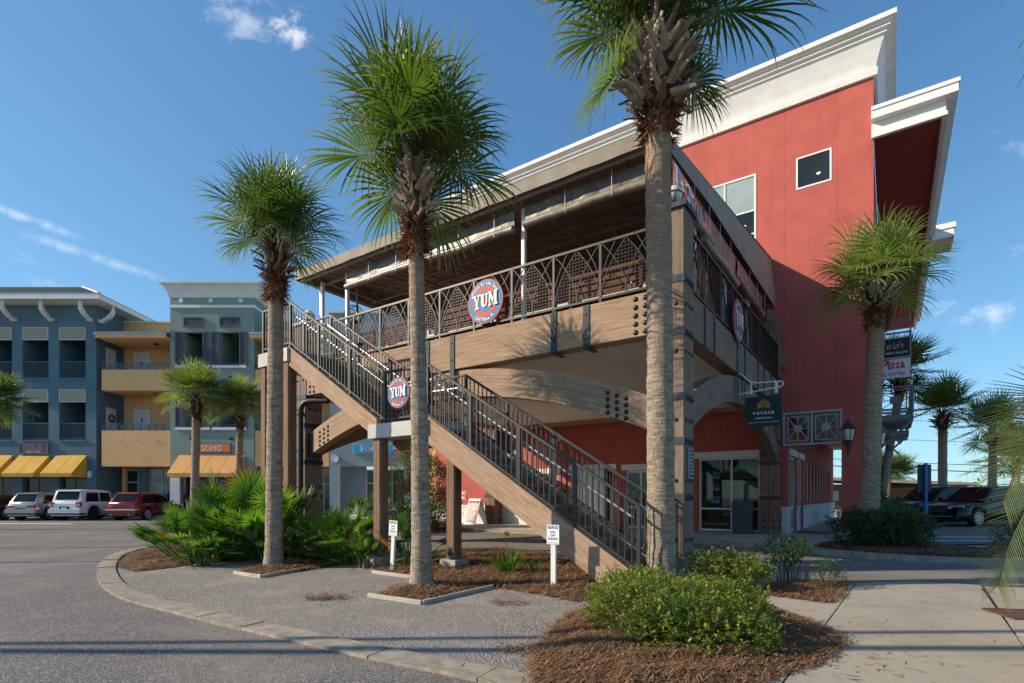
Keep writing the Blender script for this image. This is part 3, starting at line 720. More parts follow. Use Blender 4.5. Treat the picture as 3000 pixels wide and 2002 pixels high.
# colonnade: left wall with doors and windows, ceiling, piers
CW = .15
def cwall(y0, y1, holes, z1=4.75): return ob('wall', MB().wall((CW, y0, 0), (0, 1, 0), (-1, 0, 0), y1 - y0, z1, .28, holes, 0), m_red, rb)
ch_ = [(.62, 2.15, .12, 2.95), (2.75, 4.1, .12, 2.95)] + [(5.6 + 1.35*k, 6.45 + 1.35*k, 1.25, 2.95) for k in range(9)]
cwall(WY + .3, WY + 19, [(a-.3, b-.3, c, d) for a, b, c, d in ch_])
for a, b, c, d in ch_:
    big = c < .5
    win(rb, 0, b-a, c, d, 0, .08 if big else .11, mx=((b-a)/2,) if big else (), mz=(1.05,) if big else (), loc=(CW - .06, WY + a, 0), rz=R(90), name='glazed_door' if big else 'window')
    if big: ob('door_header', MB().box(CW-.02, CW+.07, WY+a-.14, WY+b+.14, d, d+.24), m_trim, rb)
for a, b in ((.0, .58), (2.18, 2.72), (4.14, 19)):
    ob('base_course', MB().box(CW-.02, CW+.06, WY+a, WY+b, .10, .98).box(CW-.02, CW+.10, WY+a, WY+b, .98, 1.08), m_white, rb)
ob('base_course', MB().box(-.02, CW+.06, WY-.07, WY+.0, .10, .98).box(-.02, CW+.10, WY-.11, WY+.0, .98, 1.08), m_white, rb)
ob('colonnade_ceiling', MB().box(CW, 2.72, WY+.3, WY+19, 4.43, 4.55), m_ceil, rb)
for k, y in enumerate((WY, WY + 5.2, WY + 10.4, WY + 15.6)):
    if k: ob('pier', MB().box(1.81, 2.72, y, y + .9, .1, 4.75), m_red, rb)
    else: ob('pier', MB().box(1.815, 2.715, y + .3, y + .9, .1, 4.75), m_red, rb)
    ob('pier_base', MB().box(1.75, 2.78, y - .06, y + .96, .1, .34).box(1.72, 2.81, y - .09, y + .99, .34, .40), m_white, rb)
    ob('arcade_beam', MB().box(1.9, 2.65, y + .9, y + 5.2, 4.0, 4.75), m_red, rb)
# squares-and-rays panel over the opening
def xpanel(parent, x0, x1, z0, z1, y, mat, n=2, t=.05, loc=None, rz=0.0, name='lattice_panel'):
    W = (x1-x0)/n; mb = MB(); mb.box(x0, x1, y, y+t, z0, z0+t).box(x0, x1, y, y+t, z1-t, z1)
    for k in range(n+1): mb.box(x0+W*k-t/2, x0+W*k+t/2, y-.004, y+t+.004, z0-.002, z1+.002)
    for k in range(n):
        a, b, c, d = x0+W*k+t*1.6, x0+W*(k+1)-t*1.6, z0+t*2.3, z1-t*2.3; s_ = t*.55; yy = y+t/2
        for q0, q1 in (((a,c),(b,c)),((a,d),(b,d)),((a,c),(a,d)),((b,c),(b,d))): mb.bar((q0[0],yy,q0[1]),(q1[0],yy,q1[1]), s_, s_, (0,1,0))
        cx, cz = (a+b)/2, (c+d)/2; h = min(b-a, d-c)*.19
        mb.box(cx-h, cx+h, y+.006, y+t-.006, cz-h, cz+h)
        for q in ((a,c),(b,c),(a,d),(b,d)):
            e = (cx + math.copysign(h, q[0]-cx), cz + math.copysign(h, q[1]-cz)); mb.bar((q[0],yy,q[1]),(e[0],yy,e[1]), s_*.8, s_*.8, (0,1,0))
        for q, e in (((cx,c),(cx,cz-h)),((cx,d),(cx,cz+h)),((a,cz),(cx-h,cz)),((b,cz),(cx+h,cz))): mb.bar((q[0],yy,q[1]),(e[0],yy,e[1]), s_*.7, s_*.7, (0,1,0))
    return ob(name, mb, mat, parent, loc, (0, 0, rz) if rz else None)
m_greypaint = M('pale_grey_metal', (.36, .39, .42), .5, .06, 4, .03, 60)
m_balc = M('weathered_grey_metal', (.17, .19, .205), .6, .10, 4, .03, 60)
xpanel(rb, .06, 1.80, 3.25, 4.42, WY-.08, m_greypaint, 2, .07)
# upper right: side wall, balconies, eaves
ob('side_wall', MB().box(2.2, 2.70, WY+.41, WY+23, 4.75, 13.35), m_red, rb)
ob('parapet', MB().box(-16.8, 2.70, WY+.02, WY+3.4, 15.36, 16.6), m_white, rb)
# cornice: flared frieze with stepped crown, front and right return
prof = [(0.0, 15.28), (.10, 15.28), (.12, 15.52), (.06, 15.56), (.10, 15.75), (.20, 16.08), (.30, 16.36), (.36, 16.38), (.36, 16.46), (.46, 16.50), (.46, 16.58), (.54, 16.60), (.54, 16.64), (.62, 16.66), (.62, 16.82), (0, 16.84)]
mb = MB(); prev = None
for e, z in prof:
    ring = [(-16.8 - e, WY + 3.9, z), (-16.8 - e, WY - e, z), (2.72 + e, WY - e, z), (2.72 + e, WY + 3.9, z)]
    if prev:
        for k in range(3): mb.quad(prev[k], prev[k+1], ring[k+1], ring[k])
    prev = ring
ob('cornice', mb, m_white, rb)
ob('cornice_end', MB().box(-16.8, 2.72, WY + 3.41, WY + 3.9, 15.37, 16.8), m_white, rb)
vent = ob('roof_vent', MB().box(-.35, .35, -.2, .2, .45, .95).box(-.06, .06, -.06, .06, 0, .45), m_alu, rb, (.9, WY + 1.2, 16.84), (0, 0, R(20)))
# projecting eave on the right flank
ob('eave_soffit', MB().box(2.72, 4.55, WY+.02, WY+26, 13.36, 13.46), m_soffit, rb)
ob('eave_fascia', MB().box(2.66, 4.62, WY-.13, WY-.0, 13.22, 13.34).box(2.66, 4.58, WY-.08, WY+.018, 13.34, 13.72).box(2.66, 4.86, WY-.34, WY+.0, 13.72, 13.98).box(2.66, 4.90, WY-.38, WY-.0, 13.98, 14.10)
   .box(4.50, 4.62, WY+.002, WY+26, 13.22, 13.34).box(4.48, 4.58, WY+.02, WY+26, 13.34, 13.72).box(4.46, 4.86, WY+.002, WY+26, 13.72, 13.98).box(4.46, 4.90, WY+.002, WY+26, 13.98, 14.10), m_trim, rb)
ob('eave_roof', MB().box(2.72, 4.5, WY+.02, WY+26, 13.5, 14.05), m_white, rb)
ob('eave_step', MB().box(4.77, 5.6, 22.2, 24.2, 13.55, 13.95).box(4.77, 5.66, 22.14, 24.26, 13.95, 14.2), m_trim, rb)
for k, y in enumerate((15.0, 21.2)):
    ob('balcony_floor', MB().box(2.70, 3.88, y, y+3.4, 4.35, 4.55), m_balc, rb)
    xpanel(rb, 2.72, 3.86, 4.6, 5.62, y, m_balc, 1, .06, name='balcony_railing')
    xpanel(rb, 0, 3.3, 4.6, 5.62, 0, m_balc, 3, .06, loc=(3.86, y+.05, 0), rz=R(90), name='balcony_railing')
    ob('balcony_bracket', MB().bar((2.74, y+.1, 3.2), (3.84, y+.1, 4.3), .09, .09).bar((3.8, y+.1, 4.35), (2.8, y+.1, 4.33), .09, .09).bar((2.75, y+.1, 3.0), (2.75, y+.1, 4.4), .09, .09).bar((2.74, y+.1, 4.3), (3.5, y+.1, 3.45), .07, .07), m_balc, rb)
    ob('sign_bar', MB().box(2.70, 3.82, y+.02, y+.07, 7.62, 7.68).box(2.70, 3.82, y+.02, y+.07, 8.1, 8.16).bar((2.75, y+.05, 7.65), (3.78, y+.05, 8.12), .05, .05).box(2.74, 2.79, y+.02, y+.07, 5.6, 8.3).box(3.76, 3.81, y+.02, y+.07, 5.6, 8.3), m_balc, rb)
# signs hung above the balcony
m_blk = plain('black_sign', (.012, .012, .014)); m_wht = plain('white_print', (.82, .82, .80)); m_redp = plain('red_print', (.62, .05, .045)); m_bluep = plain('blue_print', (.03, .20, .45))
sg = lthing('salon_sign', 'black hanging sign with white script for the hair salon, above the balcony', 'sign', (3.24, 14.94, 7.08))
ob('sign_board', MB().box(-.53, .53, 0, .05, -.36, .34), m_blk, sg); ob('sign_frame', MB().box(-.56,.56,-.01,.06,-.40,-.36).box(-.56,.56,-.01,.06,.34,.38).box(-.56,-.53,-.01,.06,-.36,.34).box(.53,.56,-.01,.06,-.36,.34), m_greypaint, sg)
lettering('Tea Lofe', .24, m_wht, sg, (.0, -.012, -.04), shear=.4, bold=-.012, width=.66); lettering('30A HAIR SALON', .085, m_wht, sg, (.0, -.012, -.24), bold=.004, width=.92)
sg = lthing('pizza_sign', 'white hanging sign with red pizza lettering above the balcony', 'sign', (3.24, 14.94, 6.30))
ob('sign_board', MB().box(-.54, .54, 0, .05, -.37, .35), plain('white_board', (.66, .66, .66)), sg)
lettering('P', .36, m_redp, sg, (-.24, -.012, -.02), bold=.03); lettering('i', .34, m_bluep, sg, (-.10, -.012, -.02), bold=.03); lettering('zza', .30, m_redp, sg, (.17, -.012, .0), bold=.03, width=.46); lettering('by the Sea', .14, m_bluep, sg, (.02, -.012, -.26), bold=.015, width=.74)

# ------------------------------------------------------------------ the timber deck
td = lthing('timber_deck', 'heavy timber deck on arched beams standing in front of the red building', 'deck')
bolt_me = MB().lathe([(0, .028), (.022, .028), (.034, .022), (.034, .008), (.05, .006), (.05, 0)], 8).mesh('bolt'); bolt_me.materials.append(m_bolt)
def bolt(p, face='A', s=1.0, parent=None):
    o = bpy.data.objects.new('bolt', bolt_me); C.objects.link(o); o.parent = parent or td; o.location = p; o.scale = (s, s, s)
    o.rotation_euler = (R(90), 0, 0) if face == 'A' else (0, R(90), 0); return o
DF, BT, BB = 5.3, 5.45, 4.6      # deck floor, beam top, beam bottom
def bigpost(x0, y0, top, straps, strapbolts=True):
    w = .60; core = ob('post', MB().box(x0+.03, x0+w-.03, y0+.03, y0+w-.03, 0.0, top-.01), m_void, td)
    ys = [(0, .26), (.272, .40), (.412, .60)]
    for ax in ((0, .294), (.306, .60)):
        for b0, b1 in ys:
            cx, cy = x0 + (ax[0]+ax[1])/2, y0 + (b0+b1)/2
            ob('plank', MB().bar((cx, cy, .02), (cx, cy, top), ax[1]-ax[0], b1-b0, (0, 1, 0), .008), m_woodpost if y0 > 5 else m_woodgrey, core)
    for z in straps:
        ob('strap', MB().box(x0-.014, x0+w+.014, y0-.014, y0+w+.014, z, z+.14), m_strap, core)
        for q in (.12, .25, .37, .5): bolt((x0+w+.014, y0+q, z+.06), 'B', .95, core)
    for z in (.35, .62, 1.75, 2.9, 4.2, 5.1):
        if any(abs(z - s_) < .2 for s_ in straps): continue
        for q in (.13, .336, .506): bolt((x0+w, y0+q, z), 'B', .95, core)
        for q in (.15, .45): bolt((x0+q, y0, z), 'A', .85, core)
    return core
bigpost(-.60, 0, 6.9, (1.37, 2.43, 3.27, 4.5, 5.5))
bigpost(-12.37, 0, 6.85, (1.4, 2.45, 3.6, 4.5))
bigpost(-.64, 10.62, 7.6, (1.32, 2.55, 3.3, 4.7, 5.5))
bigpost(-12.97, 10.62, 6.9, (1.4, 2.45, 4.5))
ob('post_cap', MB().box(-.66, .06, -.06, .66, 6.90, 7.0), m_strap, td); ob('post_cap', MB().box(-12.43, -11.71, -.06, .66, 6.85, 6.93), m_slab, td)
# beams
def beam(p0, p1, name='beam', w=.36, mat=None): return ob(name, MB().bar(p0, p1, w, BT-BB, (0, 0, 1), .012), mat or m_wood, td)
zc = (BT+BB)/2
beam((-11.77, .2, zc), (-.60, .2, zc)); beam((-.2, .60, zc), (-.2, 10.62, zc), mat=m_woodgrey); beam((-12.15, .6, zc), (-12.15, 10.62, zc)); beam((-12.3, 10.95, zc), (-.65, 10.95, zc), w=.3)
ob('deck_ceiling', MB().box(-11.95, -.4, .40, 10.78, 4.75, 4.85), m_ceil, td); ob('deck_floor', MB().box(-12.2, -.05, .05, WY-.01, 5.18, DF), m_woodpost, td)
def arch(p0, p1, zb0, zb1, zt0, zt1, nrm, th, mat, lam=4):
    """laminated arch between two posts: lower edge rises zb0->zb1, upper zt0->zt1"""
    p0 = Vector(p0); p1 = Vector(p1); L = (p1-p0).length; d = (p1-p0)/L; n = Vector(nrm).normalized(); h = L/2
    def circ(z0, z1, u):
        sg = z1-z0; Rr = (h*h + sg*sg)/(2*sg); return z1 - Rr + math.sqrt(max(0, Rr*Rr - u*u))
    N = 40; Lr = [0]
    for k in range(lam):
        mb = MB(); f0, f1 = k/lam, (k+1)/lam - .006
        for i in range(N):
            u0, u1 = -h + L*i/N, -h + L*(i+1)/N
            Z = lambda u, f: circ(zb0, zb1, u)*(1-f) + circ(zt0, zt1, u)*f
            a = [p0 + d*(u0+h) + Vector((0,0,Z(u0, f0))), p0 + d*(u1+h) + Vector((0,0,Z(u1, f0))), p0 + d*(u1+h) + Vector((0,0,Z(u1, f1))), p0 + d*(u0+h) + Vector((0,0,Z(u0, f1)))]
            tk = n*th*(1 - .004*k); b = [q + tk for q in a]; uu = [(u0, f0*.7), (u1, f0*.7), (u1, f1*.7), (u0, f1*.7)]; ee = [(u0, 0), (u1, 0), (u1, th), (u0, th)]
            s_ = (a[1]-a[0]).cross(a[3]-a[0]).dot(n) < 0
            def q(A, B, C_, D_, U): mb.quad(*((A, B, C_, D_) if s_ else (D_, C_, B, A)), uv=U if s_ else U[::-1])
            q(a[0], a[1], a[2], a[3], uu); q(b[1], b[0], b[3], b[2], [uu[1], uu[0], uu[3], uu[2]])
            q(a[0], b[0], b[1], a[1], [ee[0], ee[3], ee[2], ee[1]]); q(a[3], a[2], b[2], b[3], ee)
        ob('arch_lamination', mb, mat, td)
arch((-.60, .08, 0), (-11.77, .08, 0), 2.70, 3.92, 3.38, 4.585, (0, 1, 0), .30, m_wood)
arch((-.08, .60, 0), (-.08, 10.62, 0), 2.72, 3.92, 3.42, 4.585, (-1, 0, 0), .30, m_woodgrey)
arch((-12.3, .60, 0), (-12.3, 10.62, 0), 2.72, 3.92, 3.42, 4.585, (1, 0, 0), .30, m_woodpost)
for cx, cz in ((-.86, 5.02), (-11.5, 5.02)):
    for i in (-.10, .10):
        for k in range(5): bolt((cx + i, .02, cz + (k-2)*.165), 'A', 1.1)
for sx in (-1, 1):
    for i in range(3):
        for k in range(4):
            xx = -6.185 - sx*(5.0 - i*.2); bolt((xx, .08, 3.02 + i*.075 + k*.135), 'A', 1.0)
ob('arch_shoe', MB().box(-11.77, -11.55, .05, .42, 2.66, 3.42), m_iron, td)
for x, z0 in ((-2.83, BB-.03), (-2.04, BB-.03), (-5.75, 3.86), (-6.6, 3.86), (-9.5, BB-.03), (-10.25, BB-.03)):
    s_ = ob('strap', MB().box(x-.07, x+.07, -.002, .018, z0, BT-.0).box(x-.06, x+.06, .018, .46, z0-.016, z0), m_strap, td)
    for z in (BT-.2, BT-.62) + ((4.2,) if z0 < 4 else ()): bolt((x, -.003, z), 'A', .55, s_)
for y, z0 in ((1.45, BB-.03), (2.2, BB-.03), (4.4, 3.86), (5.25, 3.86), (7.0, BB-.03), (7.9, BB-.03), (9.2, BB-.03)):
    s_ = ob('strap', MB().box(-.018, .002, y-.05, y+.05, z0, BT), m_strap, td)
    for z in (BT-.2, BT-.6) + ((4.2,) if z0 < 4 else ()): bolt((.003, y, z), 'B', .55, s_)

# drain pipe in front of the left post
dp = lthing('drain_pipe', 'black drain pipe with elbow running down the left deck post', 'drain pipe', (-11.86, -.13, 0))
ob('pipe', MB().tube([(0, 0, 0), (0, 0, 4.1)] + [(.28*(1-math.cos(a)), .10*(1-math.cos(a)), 4.1 + .30*math.sin(a)) for a in (.4, .8, 1.2, 1.57)] + [(.55, .2, 4.4), (.9, .35, 4.38)], .085, 12), m_black, dp)
ob('pipe_collar', MB().lathe([(.10, 0), (.105, .03), (.105, .10), (.10, .13)], 12, (0, 0, 3.95)), m_black, dp)

# ------------------------------------------------------------------ deck railing
def railing(name, label, frame, L, n, sgn, first=.0):
    """frame(u, z) -> local point along the rail; n panels of pointed arches with wire mesh"""
    t0 = lthing(name, label, 'railing')
    z0, z1 = 5.56, 6.66; W = L / n; F = frame
    upv = Vector(F(1, 0)) - Vector(F(0, 0))
    ob('top_rail', MB().bar(F(-.02, z1+.02), F(L+.02, z1+.02), .06, .05), m_rail, t0); ob('bottom_rail', MB().bar(F(-.02, z0-.02), F(L+.02, z0-.02), .055, .045), m_rail, t0)
    for k in range(n+1): ob('rail_post', MB().bar(F(k*W, z0-.15), F(k*W, z1), .05, .05, upv), m_rail, t0)
    H = z1 - z0
    def arc(x0, x1, za=0.0, zb=1.0, pw=1.9):
        m = 10; pts = [(x0 + (x1-x0)*(i/m)**pw, z0 + H*(za + (zb-za)*i/m)) for i in range(m+1)]; mb = MB()
        for a, b in zip(pts, pts[1:]): mb.bar(F(a[0], a[1]), F(b[0], b[1]), .026, .012, Vector(F(b[0]-.01*(b[1]-a[1]), b[1])) - Vector(F(b[0], b[1])) if False else upv)
        return mb
    shapes = [arc(.03, W/2), arc(W-.03, W/2), arc(W/2-.012, W-.03), arc(W/2+.012, .03), arc(.03, W*.30, .36, 1, 1.4), arc(W-.03, W*.70, .36, 1, 1.4)]
    me = [s.mesh('arch_bar') for s in shapes]
    for q in me: q.materials.append(m_rail)
    shift = Vector(F(W, 0)) - Vector(F(0, 0))
    wm = MB(); st = .072
    zt = lambda x: z0 + H * min(1, (min(x, W-x)/(W/2)))**(1/1.9)
    i = st
    while i < W - .02: wm.bar(F(i, z0), F(i, zt(i)-.02), .005, .005, upv); i += st
    z = z0 + st
    while z < z1 - .08:
        xa = (W/2)*((z-z0)/H)**1.9 + .02; wm.bar(F(xa, z), F(W-xa, z), .006, .006); z += st
    wmm = wm.mesh('wire_mesh'); wmm.materials.append(m_iron)
    for k in range(n):
        for q in me: o = ob('arch_bar', q, None, t0, shift * k)
        ob('wire_mesh', wmm, None, t0, shift * k, kind='stuff')
    return t0
railing('deck_railing', 'black iron deck railing with pointed arches along the sunny front', lambda u, z: (-.62 - u, .06, z), 11.15, 10, 1)
railing('deck_railing', 'black iron deck railing with pointed arches along the shaded right side', lambda u, z: (-.06, .62 + u, z), 10.0, 9, 1)

# ------------------------------------------------------------------ round YUM signs
def serif_word(h):
    """Y U M in fat slab-serif letters, x-z plane, total width about 2.15 h"""
    mb = MB(); q = lambda pts: mb.add([(x*h, -.0004*len(mb.f), z*h) for x, z in pts], [tuple(range(len(pts)))])
    x = 0.0   # Y
    q([(.12,1),(.36,1),(.52,.52),(.46,.40)]); q([(.62,1),(.72,1),(.60,.44),(.50,.40)]); q([(.34,.46),(.46,.40),(.60,.44),(.58,.5),(.52,.56)]); q([(.37,0),(.60,0),(.60,.45),(.37,.45)])
    q([(.0,.92),(.44,.92),(.44,1.06),(.0,1.06)]); q([(.54,.93),(.84,.93),(.84,1.06),(.54,1.06)]); q([(.28,-.05),(.70,-.05),(.70,.08),(.28,.08)])
    o = .86   # U
    q([(o+.06,.95),(o+.28,.95),(o+.28,.30),(o+.06,.30)]); q([(o+.50,.95),(o+.62,.95),(o+.62,.30),(o+.50,.30)])
    n = 10
    for k in range(n):
        a0, a1 = math.pi + math.pi*k/n, math.pi + math.pi*(k+1)/n; cx, cz = o+.34, .30
        p = lambda a, rx, rz, c0: (c0 + rx*math.cos(a), cz + rz*math.sin(a))
        q([p(a0,.28,.30,cx), p(a1,.28,.30,cx), p(a1,.11,.16,o+.39), p(a0,.11,.16,o+.39)])
    q([(o-.02,.86),(o+.36,.86),(o+.36,.98),(o-.02,.98)]); q([(o+.42,.87),(o+.70,.87),(o+.70,.98),(o+.42,.98)])
    o = 1.58  # M
    q([(o+.08,.0),(o+.20,.0),(o+.20,.98),(o+.08,.98)]); q([(o+.08,1),(o+.28,1),(o+.50,.32),(o+.42,.06)]); q([(o+.42,.06),(o+.50,.32),(o+.64,1),(o+.56,1)]); q([(o+.58,.0),(o+.80,.0),(o+.80,1),(o+.58,1)])
    q([(o+.0,.92),(o+.24,.92),(o+.24,1.05),(o+.0,1.05)]); q([(o+.60,.92),(o+.88,.92),(o+.88,1.05),(o+.60,1.05)]); q([(o+.0,-.05),(o+.30,-.05),(o+.30,.08),(o+.0,.08)]); q([(o+.50,-.05),(o+.88,-.05),(o+.88,.08),(o+.50,.08)])
    W = 2.46*h; mb.v = [(v[0]-W/2, v[1], v[2]-h/2 + v[0]*.05) for v in mb.v]
    for i, f in enumerate(mb.f):
        a, b, c = (Vector(mb.v[k]) for k in f[:3])
        if (b-a).cross(c-a).y > 0: mb.f[i] = f[::-1]
    return mb
m_yblue = M('sign_sky_blue', (.012, .20, .42), .5, .08, 5, .02, 60, spec=.2); m_yred = M('sign_coral_red', (.55, .075, .045), .5, .08, 5, .02, 60, spec=.2); m_ywh = plain('sign_cream_white', (.78, .77, .74))
def yum(label, p, r, rz=0.0, tilt=0.0):
    t0 = lthing('round_sign', label, 'sign', p, 'round restaurant signs', rz)
    ob('rim', MB().disc((0, 0, 0), r, 48, 'y', .03), m_yred, t0)
    for k, (f, m) in enumerate(((.94, m_yblue), (.70, m_yred), (.47, m_yblue), (.24, m_yred))):
        o = MB(); o.disc((0, -.003*(k+1), 0), r*f, 40, 'y', .003); ob('painted_ring', o, m, t0)
    lettering('Pizza by the Sea', r*.155, m_ywh, t0, (0, -.017, 0), arc=(r*.735, R(90), 1), bold=.014, width=r*1.55)
    lettering('Gulf Place, FL', r*.155, m_ywh, t0, (0, -.017, 0), arc=(r*.885, R(90), -1), bold=.014, width=r*1.22)
    w_ = serif_word(r*.60)
    ob('lettering', w_, m_ywh, t0, (0, -.022, 0)); return t0
yum('large round red and blue sign on the sunny front deck railing', (-4.66, -.06, 6.05), .52)
yum('small round red and blue sign on the stair landing railing, partly behind the palm', (-4.86, -2.62, 3.52), .31)
yum('round red and blue sign seen nearly edge on, on the shaded side railing', (.06, 4.2, 5.85), .52, R(90))

# ------------------------------------------------------------------ staircase
st = lthing('staircase', 'timber staircase with concrete landings climbing left to the deck', 'staircase')
SL = .64
def stringer(y, pts, mat=m_wood):
    # side profile in x-z swept 0.12 in y; UV along the slope
    mb = MB(); A = [Vector((x, y, z)) for x, z in pts]; B = [p + Vector((0, .12, 0)) for p in A]; d = Vector((-1, 0, SL)).normalized(); e = Vector((SL, 0, 1)).normalized()
    uvp = lambda p: (p.dot(d), p.dot(e)); n = len(A)
    mb.add(A, [tuple(range(n))], [[uvp(p) for p in A]]); mb.add(B, [tuple(range(n-1, -1, -1))], [[uvp(p) for p in reversed(B)]])
    for i in range(n):
        j = (i+1) % n; L = (A[j]-A[i]).length; mb.quad(A[i], B[i], B[j], A[j], uv=[(0, 0), (0, .12), (L, .12), (L, 0)])
    me = mb; 
    o = ob('stringer', me, mat, st); return o
lowp = [(.06, .30), (-4.2, .30 + SL*4.26), (-4.2, .30 + SL*4.26 - .52), (-.46, .07), (.06, .07)]
upp = [(-5.62, 3.08), (-8.78, 3.08 + SL*3.16), (-8.78, 3.08 + SL*3.16 - .46), (-5.62, 2.66)]
for y in (-2.52, -1.36): stringer(y, lowp); stringer(y, upp)
bm_fix = [o for o in C.objects if o.name.startswith('stringer')]
for o in bm_fix:
    b_ = bmesh.new(); b_.from_mesh(o.data); bmesh.ops.recalc_face_normals(b_, faces=b_.faces); b_.to_mesh(o.data); b_.free()
ob('footing', MB().box(-.72, .30, -2.62, -1.14, -.02, .07), m_conc, st)
ob('landing_slab', MB().box(-5.82, -4.15, -2.58, -1.18, 2.66, 2.95), m_slab, st); ob('landing_slab', MB().box(-10.0, -8.74, -2.58, .02, 4.72, 5.05), m_slab, st)
tread_me = MB().bar((0, -2.39, 0), (0, -1.36, 0), .30, .055, (0, 0, 1), .006).mesh('tread'); tread_me.materials.append(m_woodgrey)
riser_me = MB().bar((0, -2.39, 0), (0, -1.36, 0), .03, .14, (0, 0, 1)).mesh('riser'); riser_me.materials.append(m_woodpost)
def flight(x0, z0, n, going, rise):
    for k in range(n):
        x, z = x0 - going*k, z0 + rise*k
        ob('tread', tread_me, None, st, (x, 0, z - .028)); ob('riser', riser_me, None, st, (x + .11, 0, z - .125))
flight(-.02, .22, 15, .285, .182); flight(-5.75, 3.12, 11, .285, .182)
for x, y, zt in ((-8.86, -2.42, 4.72), (-5.62, -2.40, 2.66), (-5.62, -1.30, 2.66), (-3.98, -1.95, 2.25), (-9.85, -2.42, 4.72)):
    o = ob('support_post', MB().bar((x, y, .22), (x, y, zt), .24, .24, (0, 1, 0), .03), m_woodpost, st)
    ob('post_footing', MB().extr([(x-.2, y-.2, .2), (x+.2, y-.2, .2), (x+.2, y+.2, .2), (x-.2, y+.2, .2)], (0, 0, -.22)), m_conc, o)
    ob('post_bracket', MB().box(x-.06, x+.06, y-.128, y-.12, .22, .44), m_strap, o)
ob('landing_beam', MB().bar((-5.7, -1.9, 2.56), (-4.2, -1.9, 2.56), .2, .2), m_woodpost, st)

# stair railings
RT = 1.07
def stairrail(label, y, hy, near):
    t0 = lthing('stair_railing', label, 'railing', group='iron railings of the staircase')
    runs = [((.10, .25), (-4.21, 2.95), 4), ((-4.21, 2.95), (-5.42, 2.95), 1), ((-5.42, 2.95), (-8.77, 5.09), 3), ((-8.77, 5.09), (-9.95, 5.09), 1)]
    for (xa, za), (xb, zb), n in runs:
        A = lambda f, h: (xa + (xb-xa)*f, y, za + (zb-za)*f + h)
        ob('top_rail', MB().bar(A(0, RT), A(1, RT), .055, .05, ch=.006), m_rail, t0); ob('bottom_rail', MB().bar(A(0, .10), A(1, .10), .05, .035), m_rail, t0)
        for k in range(n+1):
            if k == n and (xb, zb) != (-9.95, 5.09): continue
            ob('rail_post', MB().bar(A(k/n, -.06 if k else -.10), A(k/n, RT-.01), .055, .055, (0, 1, 0)), m_rail, t0)
        m = int(abs(xb-xa)/.108); L0 = RT - .12
        for k in range(1, m):
            f = k/m
            if min(abs(f*n - round(f*n)), 1) * abs(xb-xa)/n < .04: continue
            ob('baluster', _bal, None, t0, A(f, .10))
        ho = .80
        H = lambda f: (xa + (xb-xa)*f, hy, za + (zb-za)*f + ho)
        if (xa, za) != (-8.77, 5.09):
            ob('handrail', MB().tube([H(0 if xa < 0 else .03), H(1)], .021, 10), m_galv, t0)
            for k in range(1, n+1): ob('handrail_bracket', MB().tube([A(k/n - .02, ho - .08), (H(k/n-.02)[0], hy, H(k/n-.02)[2] - .06), (H(k/n-.02)[0], hy, H(k/n-.02)[2] - .02)], .010, 6), m_galv, t0)
    if near: ob('rail_end', MB().tube([(.10, y, 1.30)] + [(.10 + .10*math.sin(a), y, 1.20 + .10*math.cos(a)) for a in (.3, .7, 1.1, 1.57)] + [(.2, y, .75), (.17, y, .68), (.10, y, .66)], .02, 8), m_rail, t0)
    return t0
_bal = MB().bar((0, 0, 0), (0, 0, RT-.12), .018, .018, (0, 1, 0)).mesh('baluster'); _bal.materials.append(m_rail)
stairrail('near iron stair railing facing the street', -2.46, -2.37, True)
stairrail('far iron stair railing on the deck side of the steps', -1.30, -1.40, True)

# ------------------------------------------------------------------ canopy
cy = lthing('deck_canopy', 'brown canvas canopy on steel frames roofing the deck', 'canopy')
X0, X1, Y0, ZE, ZW = -11.95, -.34, -.25, 8.40, 10.05
zr = lambda y: ZE + (ZW-ZE)*(y-Y0)/(WY-.02-Y0)
def sag(u, v):
    y = Y0 + (WY-.02-Y0)*v; return (X0 + (X1-X0)*u, y, zr(y) - .03*abs(math.sin(u*math.pi*6))*math.sin(math.pi*v)**2 )
ob('roof_fabric', MB().grid(sag, 48, 16), m_canvas, cy)
ob('roof_lining', MB().grid(lambda u, v: tuple(a - b for a, b in zip(sag(1-u, v), (0, 0, .03))), 24, 8), m_canvasin, cy)
def val(u, v):
    x = X0 + (X1-X0)*u; return (x, Y0 - .005*math.sin(u*90) - .02*v, 8.14 + .26*v + (.005*math.sin(u*61)*(1-v)))
ob('valance', MB().grid(val, 120, 4), m_canvas, cy)
def side(x, flip):
    def f(u, v):
        y = Y0 + (WY-.02-Y0)*u; z0 = 8.14 + .14*u; z1 = zr(y); return (x + .10*(1-v)*flip*min(1, u*4) + .03*math.sin(v*5)*u, y, z0 + (z1-z0)*v)
    return f
ob('side_fabric', MB().grid(side(X1, 1), 40, 8), m_canvas, cy); ob('side_fabric', MB().grid(side(X0, -1), 40, 8), m_canvas, cy)
fs = .06
ob('perimeter_beam', MB().bar((X0+.05, Y0+.15, 8.13), (X1-.05, Y0+.15, 8.13), fs, fs), m_frame, cy)
ob('perimeter_beam', MB().bar((X0+.05, .42, 8.10), (X1-.05, .42, 8.10), fs, fs), m_frame, cy); ob('perimeter_beam', MB().bar((X1-.1, 0, 8.16), (X1-.1, WY-.1, 8.26), fs, fs), m_frame, cy); ob('perimeter_beam', MB().bar((X0+.1, 0, 8.16), (X0+.1, WY-.1, 8.26), fs, fs), m_frame, cy)
for k in range(14):
    x = X0 + .1 + (X1-X0-.2)*k/13; ob('rafter', MB().bar((x, Y0+.1, 8.24), (x, WY-.1, zr(WY)-.16), .045, .05), m_frame, cy)
